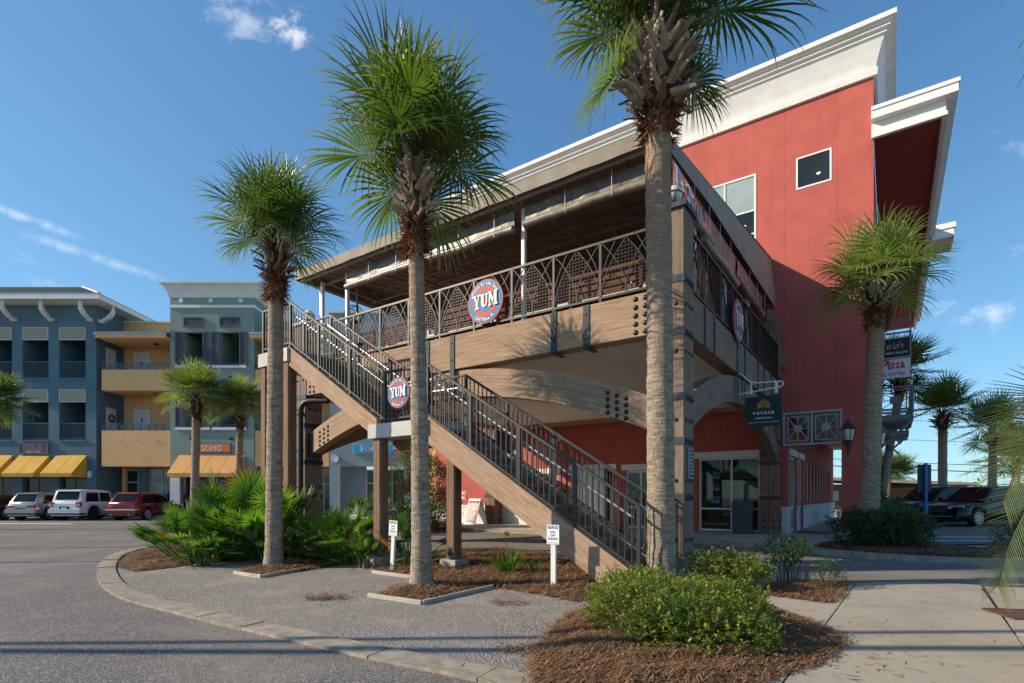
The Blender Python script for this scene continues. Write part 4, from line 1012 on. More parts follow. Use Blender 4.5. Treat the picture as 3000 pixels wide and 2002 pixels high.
for y in (2.6, 5.4, 8.2):
    ob('purlin', MB().bar((X0+.1, y, zr(y)-.20), (X1-.1, y, zr(y)-.20), .06, .06), m_frame, cy)
    ob('tie_beam', MB().bar((X0+.1, y, 8.25), (X1-.1, y, 8.25), .06, .07), m_frame, cy)
    for k in range(6): x = X0 + .5 + k*1.75; ob('truss_strut', MB().bar((x, y, 8.25), (x, y, zr(y)-.2), .045, .045, (0, 1, 0)).bar((x, y, zr(y)-.22), (x+.875, y, 8.27), .04, .04).bar((x+.875, y, 8.27), (x+1.75, y, zr(y)-.22), .04, .04), m_frame, cy)
for k in range(5): x = X0 + .6 + k*2.6; ob('tie_beam', MB().bar((x, .4, 8.16), (x, WY-.1, 8.30), .05, .05), m_frame, cy)
for x, y in ((-3.8, .30), (-10.15, .30), (-11.35, .30), (-.55, .32), (-.42, 2.05), (-.42, 4.75), (-.42, 7.6), (-11.7, 5.4), (-11.75, .55)):
    ob('canopy_post', MB().bar((x, y, DF), (x, y, 8.12), .10, .10, (0, 1, 0), .01), m_alu, cy)
ob('end_flap', MB().grid(lambda u, v: (-.44 + (.16+.42*v)*u, WY - .42 + .36*u - .25*v*(1-u), 8.15 - 2.1*v), 8, 8), M('grey_brown_canvas', (.14, .12, .10), .8, .1, 3, .1, 100), cy)
# rolled clear-vinyl blinds
def blind(label, a, b, ztop, drop, seed):
    t0 = lthing('rolled_blind', label, 'blind', group='rolled vinyl blinds under the canopy'); a = Vector(a); b = Vector(b); d = b-a; n = Vector((d.y, -d.x, 0)).normalized()
    if n.y > 0 or n.x < 0: n = -n
    def f(u, v):
        w_ = noise.noise((u*d.length*2.2, v*2, seed)); w2 = noise.noise((u*d.length*9, v*1.2, seed+9)); p = a + d*u + n*(.03 + (.030*w_ + .016*w2)*math.sin(math.pi*min(1, v*1.15))); return (p.x, p.y, ztop - (drop + .05*noise.noise((u*d.length*.8, 3, seed)))*v)
    ob('vinyl_sheet', MB().grid(f, int(d.length*16), 8), m_vinyl if seed < 10 else m_clear, t0)
    pts = []; N = int(d.length*5)
    for i in range(N+1):
        u = i/N; q = f(u, 1.0); pts.append((q[0]+n.x*.03, q[1]+n.y*.03, q[2]))
    ob('vinyl_roll', MB().tube(pts, [.088 + .02*noise.noise((i*.45, seed, 1)) for i in range(N+1)], 10), m_vroll, t0)
    for i in range(1, int(d.length/1.1)+1):
        u = i*1.1/d.length
        if u < .97: q = f(u, .5); ob('tie_cord', MB().bar((q[0]+n.x*.12, q[1]+n.y*.12, ztop), (q[0]+n.x*.12, q[1]+n.y*.12, ztop-drop-.08), .008, .008), m_alu, t0)
m_clear = M('clear_vinyl', (.16, .15, .15), .10, .4, 3, .15, 9, spec=1.0, coat=.6)
blind('rolled grey vinyl blind at the right half of the sunny canopy front', (-3.66, .16, 0), (-.66, .16, 0), 8.06, .42, 1)
blind('long rolled grey vinyl blind at the left half of the sunny canopy front', (-9.95, .16, 0), (-3.96, .16, 0), 8.06, .45, 2)
blind('crumpled clear vinyl blind at the near end of the shaded canopy side', (-.36, .35, 0), (-.36, 3.1, 0), 8.08, .62, 12)
blind('rolled vinyl blind at the middle of the shaded canopy side', (-.36, 2.4, 0), (-.36, 5.6, 0), 8.05, .75, 5)
blind('rolled vinyl blind at the wall end of the shaded canopy side', (-.36, 5.8, 0), (-.36, 9.4, 0), 8.08, .6, 7)

# ------------------------------------------------------------------ deck furniture
m_tabletop = M('white_edged_table_top', (.62, .62, .62), .35, .05, 5, 0)
def slatbench(label, x, y, w, back):
    t0 = lthing('booth_bench', label, 'bench', (x, y, DF), 'wooden booth benches on the deck')
    ob('seat', MB().box(-w/2, w/2, -.22, .22, .42, .47), m_booth, t0)
    for k in range(4): ob('back_slat', MB().bar((-w/2, back, .56 + k*.155), (w/2, back, .56 + k*.155), .03, .105, (0, 0, 1), .005), m_booth, t0)
    for sx in (-w/2+.05, w/2-.05): ob('bench_leg', MB().box(sx-.04, sx+.04, -.2, .2, 0, .42).box(sx-.03, sx+.03, back-.03, back+.03, .47, 1.12), m_booth, t0)
def dtable(label, x, y, w):
    t0 = lthing('dining_table', label, 'table', (x, y, DF), 'tables on the deck')
    ob('table_top', MB().box(-w/2, w/2, -.38, .38, .72, .745), m_booth, t0); ob('table_edge', MB().box(-w/2-.01, w/2+.01, -.40, -.38, .70, .75), m_tabletop, t0)
    ob('pedestal', MB().box(-.05, .05, -.05, .05, .05, .72).box(-.3, .3, -.3, .3, 0, .05), m_black, t0)
where = ['nearest the big corner post', 'second from the corner post', 'behind the white canopy post', 'behind the large round sign', 'right of the fan, by the stair head']
for k in range(5):
    x = -1.9 - 2.05*k
    slatbench('reddish slatted bench at the rail, ' + where[k], x, .78, 1.75, -.2); dtable('white edged table at the rail, ' + where[k], x, 1.52, 1.7)
    slatbench('reddish slatted bench inside the table, ' + where[k], x, 2.2, 1.75, .2)
    slatbench('reddish slatted bench in the second row, ' + where[k], x, 4.2, 1.85, .2)
m_btl = [plain('red_plastic', (.5, .02, .015)), plain('cream_label', (.6, .5, .35)), plain('white_paper', (.75, .75, .75)), plain('blue_white_can', (.35, .42, .5))]
def condiment(label, x, y, m, h):
    t0 = lthing('condiment_bottle', label, 'bottle', (x, y, DF + .746), 'bottles on the deck tables'); ob('bottle_body', MB().lathe([(0, 0), (.035, 0), (.035, h*.6), (.015, h*.8), (.015, h), (0, h)], 10), m, t0)
condiment('white bottle on the table nearest the corner post', -1.6, 1.35, m_btl[2], .26); condiment('cream bottle on the table left of the white canopy post', -5.6, 1.35, m_btl[1], .22); condiment('blue white bottle on the table behind the white canopy post', -5.85, 1.4, m_btl[3], .2); condiment('white bottle on the second table from the corner', -3.9, 1.38, m_btl[2], .2)
bk = lthing('red_tray', 'small red tray on the table nearest the corner post', 'tray', (-1.3, 1.3, DF + .746)); ob('tray_body', MB().box(-.17, .17, -.1, .1, 0, .09), m_btl[0], bk)
# fan hung at the left end
fn = lthing('canopy_fan', 'caged black fan hung under the left end of the canopy', 'fan', (-10.75, .9, 7.05))
ob('fan_cage', (lambda mb: [mb.tube([(r*math.cos(a*math.pi/12), yy, r*math.sin(a*math.pi/12)) for a in range(25)], .012, 6, False) for r, yy in ((.42, 0), (.30, -.06), (.16, -.09), (.42, .14))] and [mb.tube([(.06*math.cos(a), -.10, .06*math.sin(a)), (.3*math.cos(a), -.06, .3*math.sin(a)), (.42*math.cos(a), .0, .42*math.sin(a)), (.42*math.cos(a), .14, .42*math.sin(a))], .005, 4, False) for a in [i*math.pi/10 for i in range(20)]] and mb)(MB()), m_black, fn)
for k in range(3):
    a = k*2.094; ob('fan_blade', MB().add([(.05*math.cos(a), .02, .05*math.sin(a)), (.36*math.cos(a-.35), .0, .36*math.sin(a-.35)), (.38*math.cos(a+.35), .06, .38*math.sin(a+.35)), (.06*math.cos(a+.8), .05, .06*math.sin(a+.8))], [(0, 1, 2, 3)]), m_black, fn)
ob('fan_motor', MB().tube([(0, .05, 0), (0, .32, 0)], .10, 12), m_black, fn); ob('fan_bracket', MB().bar((0, .25, .08), (0, .25, 1.05), .05, .05, (0, 1, 0)), m_frame, fn)
# globe lamps on the posts
m_globe = M('frosted_globe', (.75, .76, .76), .25, .03, 4, 0, spec=.5)
def globe(label, x, y, z):
    t0 = lthing('globe_lamp', label, 'lamp', (x, y, z), 'white globe lamps on the deck posts'); r = .17
    ob('globe', MB().lathe([(max(.001, r*math.sin(a)), .30 - r*math.cos(a)) for a in [math.pi*i/12 for i in range(13)]], 20), m_globe, t0)
    ob('lamp_base', MB().lathe([(.0, .0), (.11, 0), (.11, .05), (.05, .07), (.05, .12), (.09, .15), (.09, .16), (0, .16)], 14), m_iron, t0)
    cg = MB(); r2 = r + .012
    cg.tube([(r2*math.cos(a), r2*math.sin(a), .30) for a in [2*math.pi*i/24 for i in range(25)]], .010, 6, False)
    for k in range(4):
        a = k*math.pi/2 + .5; cg.tube([(r2*math.sin(b)*math.cos(a), r2*math.sin(b)*math.sin(a), .30 - r2*math.cos(b)) for b in [.5 + i*.18 for i in range(7)]], .009, 6, False)
    ob('lamp_cage', cg, m_iron, t0)
globe('white globe lamp on the corner post beside the palm', -.28, .25, 7.0); globe('white globe lamp on the left post above the stair head', -12.05, .3, 6.93)
globe('dim white globe lamp behind the railing at the left end', -10.5, 5.0, 6.0)

# number plate on the corner post
pl = lthing('notice_plate', 'dark notice plate with pale rows of print on the corner post', 'plate', (.018, .33, 2.08)); ob('plate_board', MB().box(0, .02, -.13, .13, -.27, .27), m_blk, pl)
ob('plate_rim', MB().box(-.004, .026, -.15, -.13, -.29, .29).box(-.004, .026, .13, .15, -.29, .29).box(-.004, .026, -.13, .13, .27, .29).box(-.004, .026, -.13, .13, -.29, -.27), m_greypaint, pl)
rows = MB()
for k in range(7):
    for j in range(4): rows.box(.021, .0235, -.105 + j*.055, -.065 + j*.055, .19 - k*.066, .215 - k*.066)
ob('print_rows', rows, m_greypaint, pl, kind='stuff')

# hanging shop sign on the side beam
vs = lthing('hanging_shop_sign', 'dark teal hanging sign with orange house emblem on a white bracket', 'sign', (.0, 4.5, 0))
m_teal = plain('dark_teal_board', (.012, .034, .045)); m_orange = plain('orange_print', (.80, .30, .03)); m_gold = plain('gold_print', (.72, .52, .05))
A_ = [(0, 4.58), (.07, 4.56), (.17, 4.43), (.29, 4.34), (.42, 4.30), (.93, 4.28), (.99, 4.27), (1.03, 4.21), (.99, 4.16), (.93, 4.14), (.0, 4.06)]
ob('sign_bracket', MB().tube([(x, 0, z) for x, z in A_], .02, 8), m_trim, vs); ob('bracket_web', MB().box(.27, .31, -.016, .016, 4.02, 4.34), m_trim, vs); ob('bracket_web', MB().box(.84, .90, -.016, .016, 4.0, 4.29), m_trim, vs)
ob('sign_board', MB().box(.165, 1.0, -.02, .02, 3.2, 3.95), m_teal, vs); ob('sign_hook', MB().tube([(.29, 0, 3.93), (.29, 0, 4.05)], .012, 6).tube([(.87, 0, 3.93), (.87, 0, 4.03)], .012, 6), m_iron, vs)
cx = .583
def house(s, z0, mt, w_):
    P = [(-s, 0), (-s, s*1.05), (0, s*1.7), (s, s*1.05), (s, 0)]
    mb = MB()
    for (a, b), (c, d) in zip(P, P[1:]): mb.bar((cx+a, -.024, z0+b), (cx+c, -.024, z0+d), .006, w_, (0, 0, 1) if a != c else (1, 0, 0))
    ob('emblem', mb, mt, vs)
house(.125, 3.645, m_orange, .024); house(.082, 3.655, m_gold, .020); house(.04, 3.66, m_gold, .018)
lettering('vacasa', .10, m_wht, vs, (cx, -.023, 3.50), bold=.004, width=.51); lettering('1.800.Go.Relax', .046, m_wht, vs, (cx, -.023, 3.385), bold=.014, width=.42); lettering('Vacation Rentals - Management - Real Estate', .026, m_wht, vs, (cx, -.023, 3.29), width=.70)

# things under the deck and along the wall
tc_ = lthing('trash_can', 'square dark grey trash can in front of the shop window', 'trash can', (-1.18, 10.55, .12), rz=R(8)); m_bin = plain('dark_grey_plastic', (.055, .06, .065))
ob('bin_body', MB().extr([(-.33, -.33, 0), (.33, -.33, 0), (.33, .33, 0), (-.33, .33, 0)], (0, 0, .92)), m_bin, tc_); ob('bin_lid', MB().box(-.35, .35, -.35, .35, .93, 1.14).box(-.31, .31, -.31, .31, 1.14, 1.17), m_bin, tc_); ob('bin_panel', MB().box(-.27, .27, -.345, -.331, .08, .80), m_bin, tc_)
ms = lthing('door_mat', 'black door mat on the walkway outside the first glazed door', 'door mat', (.85, WY + 1.3, .121)); ob('mat_body', MB().box(-.5, .5, -.7, .7, 0, .015), m_black, ms)
# A-frame menu board
af = lthing('menu_board', 'white A-frame menu board standing on the pavement', 'menu board', (-13.2, 10.2, .12), rz=R(-8)); m_board = plain('white_plastic_board', (.72, .70, .66))
for sgn, nm in ((-1, 'front_panel'), (1, 'back_panel')):
    y0, y1 = sgn*.42, sgn*.05
    ob(nm, MB().extr([(-.40, y0, 0), (.40, y0, 0), (.40, y1, 1.22), (-.40, y1, 1.22)], (0, .03*sgn*-1, 0)), m_board, af)
tl = math.atan2(.37, 1.22)
ob('menu_print', MB().extr([(-.34, -.395, .10), (.34, -.395, .10), (.34, -.115, 1.02), (-.34, -.115, 1.02)], (0, -.018, 0)), M('menu_poster', (.55, .42, .36), .6, .25, 9, 0), af)
ob('menu_title', MB().extr([(-.33, -.132, 1.03), (.33, -.132, 1.03), (.33, -.102, 1.13), (-.33, -.102, 1.13)], (0, -.02, 0)), plain('dark_title_print', (.05, .05, .08)), af)
for i, (c, q) in enumerate((((.55,.06,.05), (-.15, .72)), ((.10,.35,.35), (-.25, .34)), ((.5,.3,.1), (.12, .55)), ((.6,.08,.06), (.02, .8)), ((.15,.12,.1), (.2, .3)), ((.55,.1,.08), (.22, .62)))):
    y = -.425 + .305*q[1]; ob('menu_patch', MB().extr([(q[0]-.09, y-.002, q[1]-.05), (q[0]+.09, y-.002, q[1]-.05), (q[0]+.07, y+.028, q[1]+.05), (q[0]-.07, y+.028, q[1]+.05)], (0, -.006, 0)), plain('menu_colour', c), af)
el = lthing('wall_outlet', 'grey electrical outlet with hanging cord on the white base wall', 'outlet', (-13.25, WY - .09, .72)); ob('outlet_box', MB().box(-.09, .09, -.08, 0, -.12, .14), m_greypaint, el); ob('outlet_cord', MB().tube([(0, -.06, -.1), (-.04, -.07, -.3), (.05, -.06, -.5), (-.02, -.08, -.58)], .012, 6), m_greypaint, el)
ac = lthing('letter_sign', 'small red sign with a white letter C on the red wall', 'sign', (-14.9, WY - .03, 1.5)); ob('sign_board', MB().box(-.22, .22, 0, .03, -.2, .2), m_wht, ac); ob('sign_face', MB().box(-.2, .2, -.005, 0, -.175, .175), m_redp, ac); lettering('C', .25, m_wht, ac, (0, -.01, -.125), bold=.03)
mu = lthing('mural_board', 'small colourful graffiti board behind the upper steps', 'board', (-12.2, WY - .10, 3.4)); ob('board_face', MB().box(-.9, .9, 0, .04, -.28, .28), M('graffiti_paint', (.10, .22, .35), .6, .9, 5, 0), mu)
# lantern on the pier, and one on its right flank
m_lglass = M('lantern_glass', (.62, .62, .58), .15, .1, 4, 0, spec=.8)
def lantern(label, p, rz, scroll):
    t0 = lthing('wall_lantern', label, 'lantern', p, 'black wall lanterns', rz)
    ob('lantern_roof', MB().lathe([(.205, 0), (.215, .02), (.15, .11), (.09, .20), (.05, .23), (.05, .26), (.02, .28), (.02, .34), (0, .37)], 6, (0, -.26, .38), False), m_iron, t0)
    ob('lantern_body', MB().lathe([(.125, 0), (.19, .36)], 6, (0, -.26, .02), False), m_lglass, t0)
    c = MB()
    for k in range(6): a = k*math.pi/3; c.bar((.126*math.cos(a), -.26 + .126*math.sin(a), .02), (.192*math.cos(a), -.26 + .192*math.sin(a), .38), .02, .02)
    ob('lantern_ribs', c, m_iron, t0); ob('lantern_stem', MB().lathe([(0, -.48), (.02, -.44), (.05, -.36), (.03, -.3), (.045, -.14), (.03, -.1), (.13, -.01), (.13, .02)], 10, (0, -.26, 0)), m_iron, t0)
    ob('lantern_arm', MB().tube([(0, 0, -.05), (0, -.1, -.12), (0, -.2, -.1), (0, -.26, -.04)], .022, 8).box(-.05, .05, -.02, 0, -.25, .15), m_iron, t0)
    if scroll:
        s_ = MB()
        for k in range(6):
            z = -.5 - k*.22; s_.tube([(.09*math.cos(i*.7), -.2 + .1*math.sin(i*.7), z - i*.03) for i in range(9)], .013, 6, False)
        s_.tube([(0, -.2, -.45), (0, -.2, -1.9)], .016, 6); ob('scroll_bracket', s_, m_iron, t0)
lantern('black wall lantern on the face of the red pier', (2.02, WY - .0, 3.3), 0, False)
lantern('black scrolled lantern on the right flank of the red pier', (2.86, WY + .35, 3.15), 0, True)
bn = lthing('garden_bench', 'dark wooden bench at the far end of the walkway', 'bench', (1.55, WY + 8.2, .12), rz=R(-90)); 
ob('seat', MB().box(-.7, .7, -.22, .22, .42, .46), m_woodpost, bn); ob('backrest', MB().box(-.7, .7, .2, .24, .5, .95), m_woodpost, bn)
for a, b in ((-.62,-.18),(.62,-.18),(-.62,.2),(.62,.2)): ob('leg', MB().box(a-.03, a+.03, b-.03, b+.03, 0, .42), m_woodpost, bn)
# yellow building beyond the red one
yb = lthing('yellow_building', 'sunlit yellow wall of the building past the red one', 'building', (-21, 14.5, 0)); m_yel = M('yellow_stucco', (.56, .36, .13), .85, .08, 1.5, .2, 80)
ob('wall', MB().wall((.4, 0, 0), (1, 0, 0), (0, 1, 0), 3.7, 8.2, .3, []), m_yel, yb); ob('roof_cap', MB().box(.3, 4.2, -.1, 4, 8.2, 8.4), m_white, yb)

# golf cart parking signs
def psign(label, p, rz, s=1.0, tilt=0.0):
    t0 = thing('parking_sign', label, 'sign', p, rz, 'golf cart parking signs'); t0.rotation_euler = (0, R(tilt), rz)
    ob('sign_post', MB().bar((0, .03, -.02), (0, .03, .76*s), .085, .05, (0, 1, 0), .004), m_trim, t0)
    ob('sign_plate', MB().box(-.105*s, .105*s, -.004, .0, .68*s, .98*s), m_wht, t0)
    mb_ = plain('navy_print', (.02, .06, .22)); bb = plain('royal_print', (.02, .12, .38))
    lettering('GULFPLACE', .046*s, bb, t0, (0, -.007, .92*s), bold=.03, width=.18*s)
    for k, w_ in enumerate(('GOLF', 'CART', 'PARKING')): lettering(w_, .034*s, mb_, t0, (0, -.007, (.855 - .053*k)*s), bold=.012, width=(.10, .10, .165)[k]*s)
    lettering('NO OTHER PARKING', .014*s, m_redp, t0, (0, -.007, .695*s), width=.17*s)
psign('white golf cart parking sign standing in pine straw before the lower steps', (G(1620, 1724, .03)), R(-30))
psign('leaning white golf cart parking sign half behind the middle palm', (G(1146, 1672, .03)), R(-30), .98, 3.5)
# ------------------------------------------------------------------ palms
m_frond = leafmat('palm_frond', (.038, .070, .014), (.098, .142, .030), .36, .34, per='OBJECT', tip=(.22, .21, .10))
m_frond_lit = leafmat('sunlit_palm_frond', (.08, .12, .03), (.20, .245, .075), .32, .42, per='OBJECT', tip=(.26, .25, .12))  # lighter copy of the frond material, with the sunlit look put into its colour
m_palmetto = leafmat('palmetto_frond', (.045, .105, .016), (.11, .205, .034), .42, .36, per='OBJECT', tip=(.13, .17, .04))
m_palmetto_blue = leafmat('bluish_palmetto_frond', (.035, .075, .045), (.07, .13, .08), .3, .4, per='OBJECT')
m_dead = leafmat('dead_orange_frond', (.42, .16, .012), (.60, .26, .02), .3, .6, per='OBJECT')
def barkmat(name, base_c, hi_c, lichen):
    m, t, b = base(name); v = ocoord(t)
    rings = t.noise(t.mapping(v, (2.2, 2.2, 11)), 2.4, 5, .65, .3); fine = t.noise(t.mapping(v, (22, 22, 5)), 2.0, 4, .6); big = t.noise(v, 1.6, 5, .65)
    c = t.mix(t.ramp(rings, .32, .68), (*base_c, 1), (*hi_c, 1)); c = t.mix(t.m('MULTIPLY', t.ramp(fine, .5, .72), .6), c, tuple(x*.42 for x in base_c) + (1,))
    c = t.mix(t.m('MULTIPLY', t.ramp(big, .5, .75), .4), c, tuple(x*.55 for x in base_c) + (1,))
    sz = t.new('ShaderNodeSeparateXYZ'); t.l.new(v, sz.inputs[0])
    li = t.m('MULTIPLY', t.ramp(t.noise(v, 5.0, 5, .7), .52, .64), t.m('SUBTRACT', 1.0, t.ramp(sz.outputs[2], .25, 2.2)))
    c = t.mix(t.m('MULTIPLY', li, lichen), c, (.25, .31, .24, 1))
    c = t.mix(t.m('MULTIPLY', t.ramp(sz.outputs[2], 3.6, 5.6), .5), c, (.34, .205, .125, 1))
    t.l.new(c, b.inputs['Base Color']); b.inputs['Roughness'].default_value = .92; b.inputs['Specular IOR Level'].default_value = .15
    t.l.new(t.bump(t.m('ADD', rings, t.m('MULTIPLY', fine, .8)), .8, .03), b.inputs['Normal']); return m
m_bark = barkmat('palm_bark', (.22, .165, .12), (.45, .36, .28), .85)
m_boot = M('palm_leaf_base', (.20, .145, .105), .85, .35, 4, .5, 40, rnd_=.35)
m_boot_pale = M('pale_palm_leaf_base', (.36, .29, .22), .85, .3, 4, .5, 40, rnd_=.25)
m_fibre = leafmat('palm_fibre', (.10, .034, .015), (.27, .10, .042), .10, .85)
def frond_mesh(el, L, nl=46, blade=1.0, seed=1, droop=.5, stiff=False, pet=.8, wid=.030, segs=6):
    """fan frond: petiole rising at el (radians) from the origin along +x, costapalmate blade with drooping tips; gravity is baked in"""
    r = random.Random(seed); mb = MB(); P = []; p = Vector((0, 0, 0)); a = el; n = 7; dr = droop * (.16 if stiff else .10)
    for i in range(n+1):
        P.append(p.copy()); p = p + Vector((math.cos(a), 0, math.sin(a))) * (pet*L/n); a -= dr * max(.15, math.cos(a)) * (i/n)
    for i in range(n):
        w0, w1 = .020*L*(1 - .5*i/n) + .004, .020*L*(1 - .5*(i+1)/n) + .004
        d = (P[i+1]-P[i]).normalized(); sd = Vector((0, 1, 0)); u = sd.cross(d)*-.5
        mb.add([P[i]-sd*w0, P[i]+sd*w0, P[i]+u*w0, P[i+1]-sd*w1, P[i+1]+sd*w1, P[i+1]+u*w1], [(0,1,4,3),(1,2,5,4),(2,0,3,5)], [[(0,0)]*4]*3)
    tip = P[-1]; a0 = a
    for k in range(nl):
        f = (k + .5)/nl*2 - 1; th = f * R(150 if stiff else 158) ; ll = blade*L*(1 - .30*abs(f)**1.6)*r.uniform(.9, 1.05)
        cost = max(0, 1 - abs(f)*1.25) * (.0 if stiff else .34) * blade * L
        ax = Vector((math.cos(a0), 0, math.sin(a0))); up = Vector((-math.sin(a0), 0, math.cos(a0))); sd = Vector((0, 1, 0))
        st_ = tip + ax*cost*.9 - Vector((0,0,1))*cost*cost*.35/(blade*L)
        d = ax*math.cos(th) + sd*math.sin(th) + up*((.20 if not stiff else .12) + r.uniform(-.10, .10)); d.normalize()
        d = (d - Vector((0, 0, cost*.25))).normalized()
        q = st_.copy(); step = ll/segs; fold = up.cross(d).normalized(); g = droop*r.uniform(.45, 1.5)*(1 if r.random() < .8 else 1.7); vs = []; bent = r.random() < (.04 if stiff else .22)
        for i in range(segs+1):
            u = i/segs; ww = wid*L*(.35 + 1.05*u/.35 if u < .35 else 1.4*(1-(u-.35)/.65)**.75 + .04)
            fd = fold.copy(); vs += [q - fd*ww, q + up*ww*.35, q + fd*ww]
            d = (d + Vector((0, 0, -1))*g*.36*(u**1.9)*(1.6 if bent and u > .5 else 1)*(.35 if stiff else 1)).normalized(); q = q + d*step
            fold = (fold - d*fold.dot(d)).normalized()
        fs = []; uv = []
        for i in range(segs):
            b0 = i*3; fs += [(b0, b0+1, b0+4, b0+3), (b0+1, b0+2, b0+5, b0+4)]; u0, u1 = i/segs, (i+1)/segs; uv += [[(u0,0),(u0,.5),(u1,.5),(u1,0)], [(u0,.5),(u0,1),(u1,1),(u1,.5)]]
        mb.add(vs, fs, uv, True)
    if not stiff:
        for k in range(7):      # loose pale threads hanging from the leaf edge
            a_ = r.uniform(-2.4, 2.4); q = tip + Vector((math.cos(a0)*math.cos(a_), math.sin(a_), math.sin(a0)*math.cos(a_)))*blade*L*r.uniform(.55, .85); vs = []; d = Vector((r.uniform(-.3, .3), r.uniform(-.3, .3), -1)); ln = r.uniform(.15, .42)*L
            for i in range(4): vs += [q - Vector((.004, .002, 0)), q + Vector((.004, .002, 0))]; q = q + d*ln/3; d = (d + Vector((r.uniform(-.3, .3), r.uniform(-.3, .3), -.2))).normalized()
            mb.add(vs, [(i*2, i*2+1, i*2+3, i*2+2) for i in range(3)], [[(1, 0)]*4]*3)
    return mb.mesh('frond')
ELS = (80, 60, 40, 20, -2, -26)
SAB = {e: [frond_mesh(R(e), 1.0, 42, 1.06, 11*j + e, 1.30 if e < 50 else .95, wid=.0165, pet=.60, segs=7) for j in range(4)] for e in ELS}
SAB_LO = {e: [frond_mesh(R(e), 1.0, 34, .90, 5*j + e + 300, .85, segs=4, wid=.022, pet=.8) for j in range(2)] for e in ELS}
PAL = [frond_mesh(R(e), 1.0, 24, .36, 70 + e, .55, True, pet=1.0, wid=.0135, segs=4) for e in (87, 79, 70, 60, 46, 28)]
def boot_mesh(seed, L=.40, w=.062):
    r = random.Random(seed); mb = MB(); n = 4; a = R(20); p = Vector((0, 0, 0)); vs = []
    for i in range(n+1):
        u = i/n; ww = w*(1.25 - .85*u + (.10 if i == n else 0)); th = .030*(1 - .35*u); d = Vector((math.sin(a), 0, math.cos(a))); nn = Vector((math.cos(a), 0, -math.sin(a)))
        tw = r.uniform(-.02, .02)
        vs += [p + Vector((0, -ww, 0)), p + nn*th + Vector((0, tw, 0)), p + Vector((0, ww, 0)), p - nn*th*.5 + Vector((0, tw, 0))]
        p = p + d*L/n; a += R(r.uniform(-4, 22))
    fs = [(i*4+k, i*4+(k+1) % 4, i*4+4+(k+1) % 4, i*4+4+k) for i in range(n) for k in range(4)] + [(n*4, n*4+1, n*4+2, n*4+3)]
    return mb.add(vs, fs).mesh('leaf_base')
BOOT = [boot_mesh(s_) for s_ in range(5)]
def seat(me, m):
    c = me.copy(); c.materials.clear(); c.materials.append(m); return c
_cache = {}
def withmat(me, m):
    k = (me.name, m.name)
    if k not in _cache: _cache[k] = seat(me, m)
    return _cache[k]
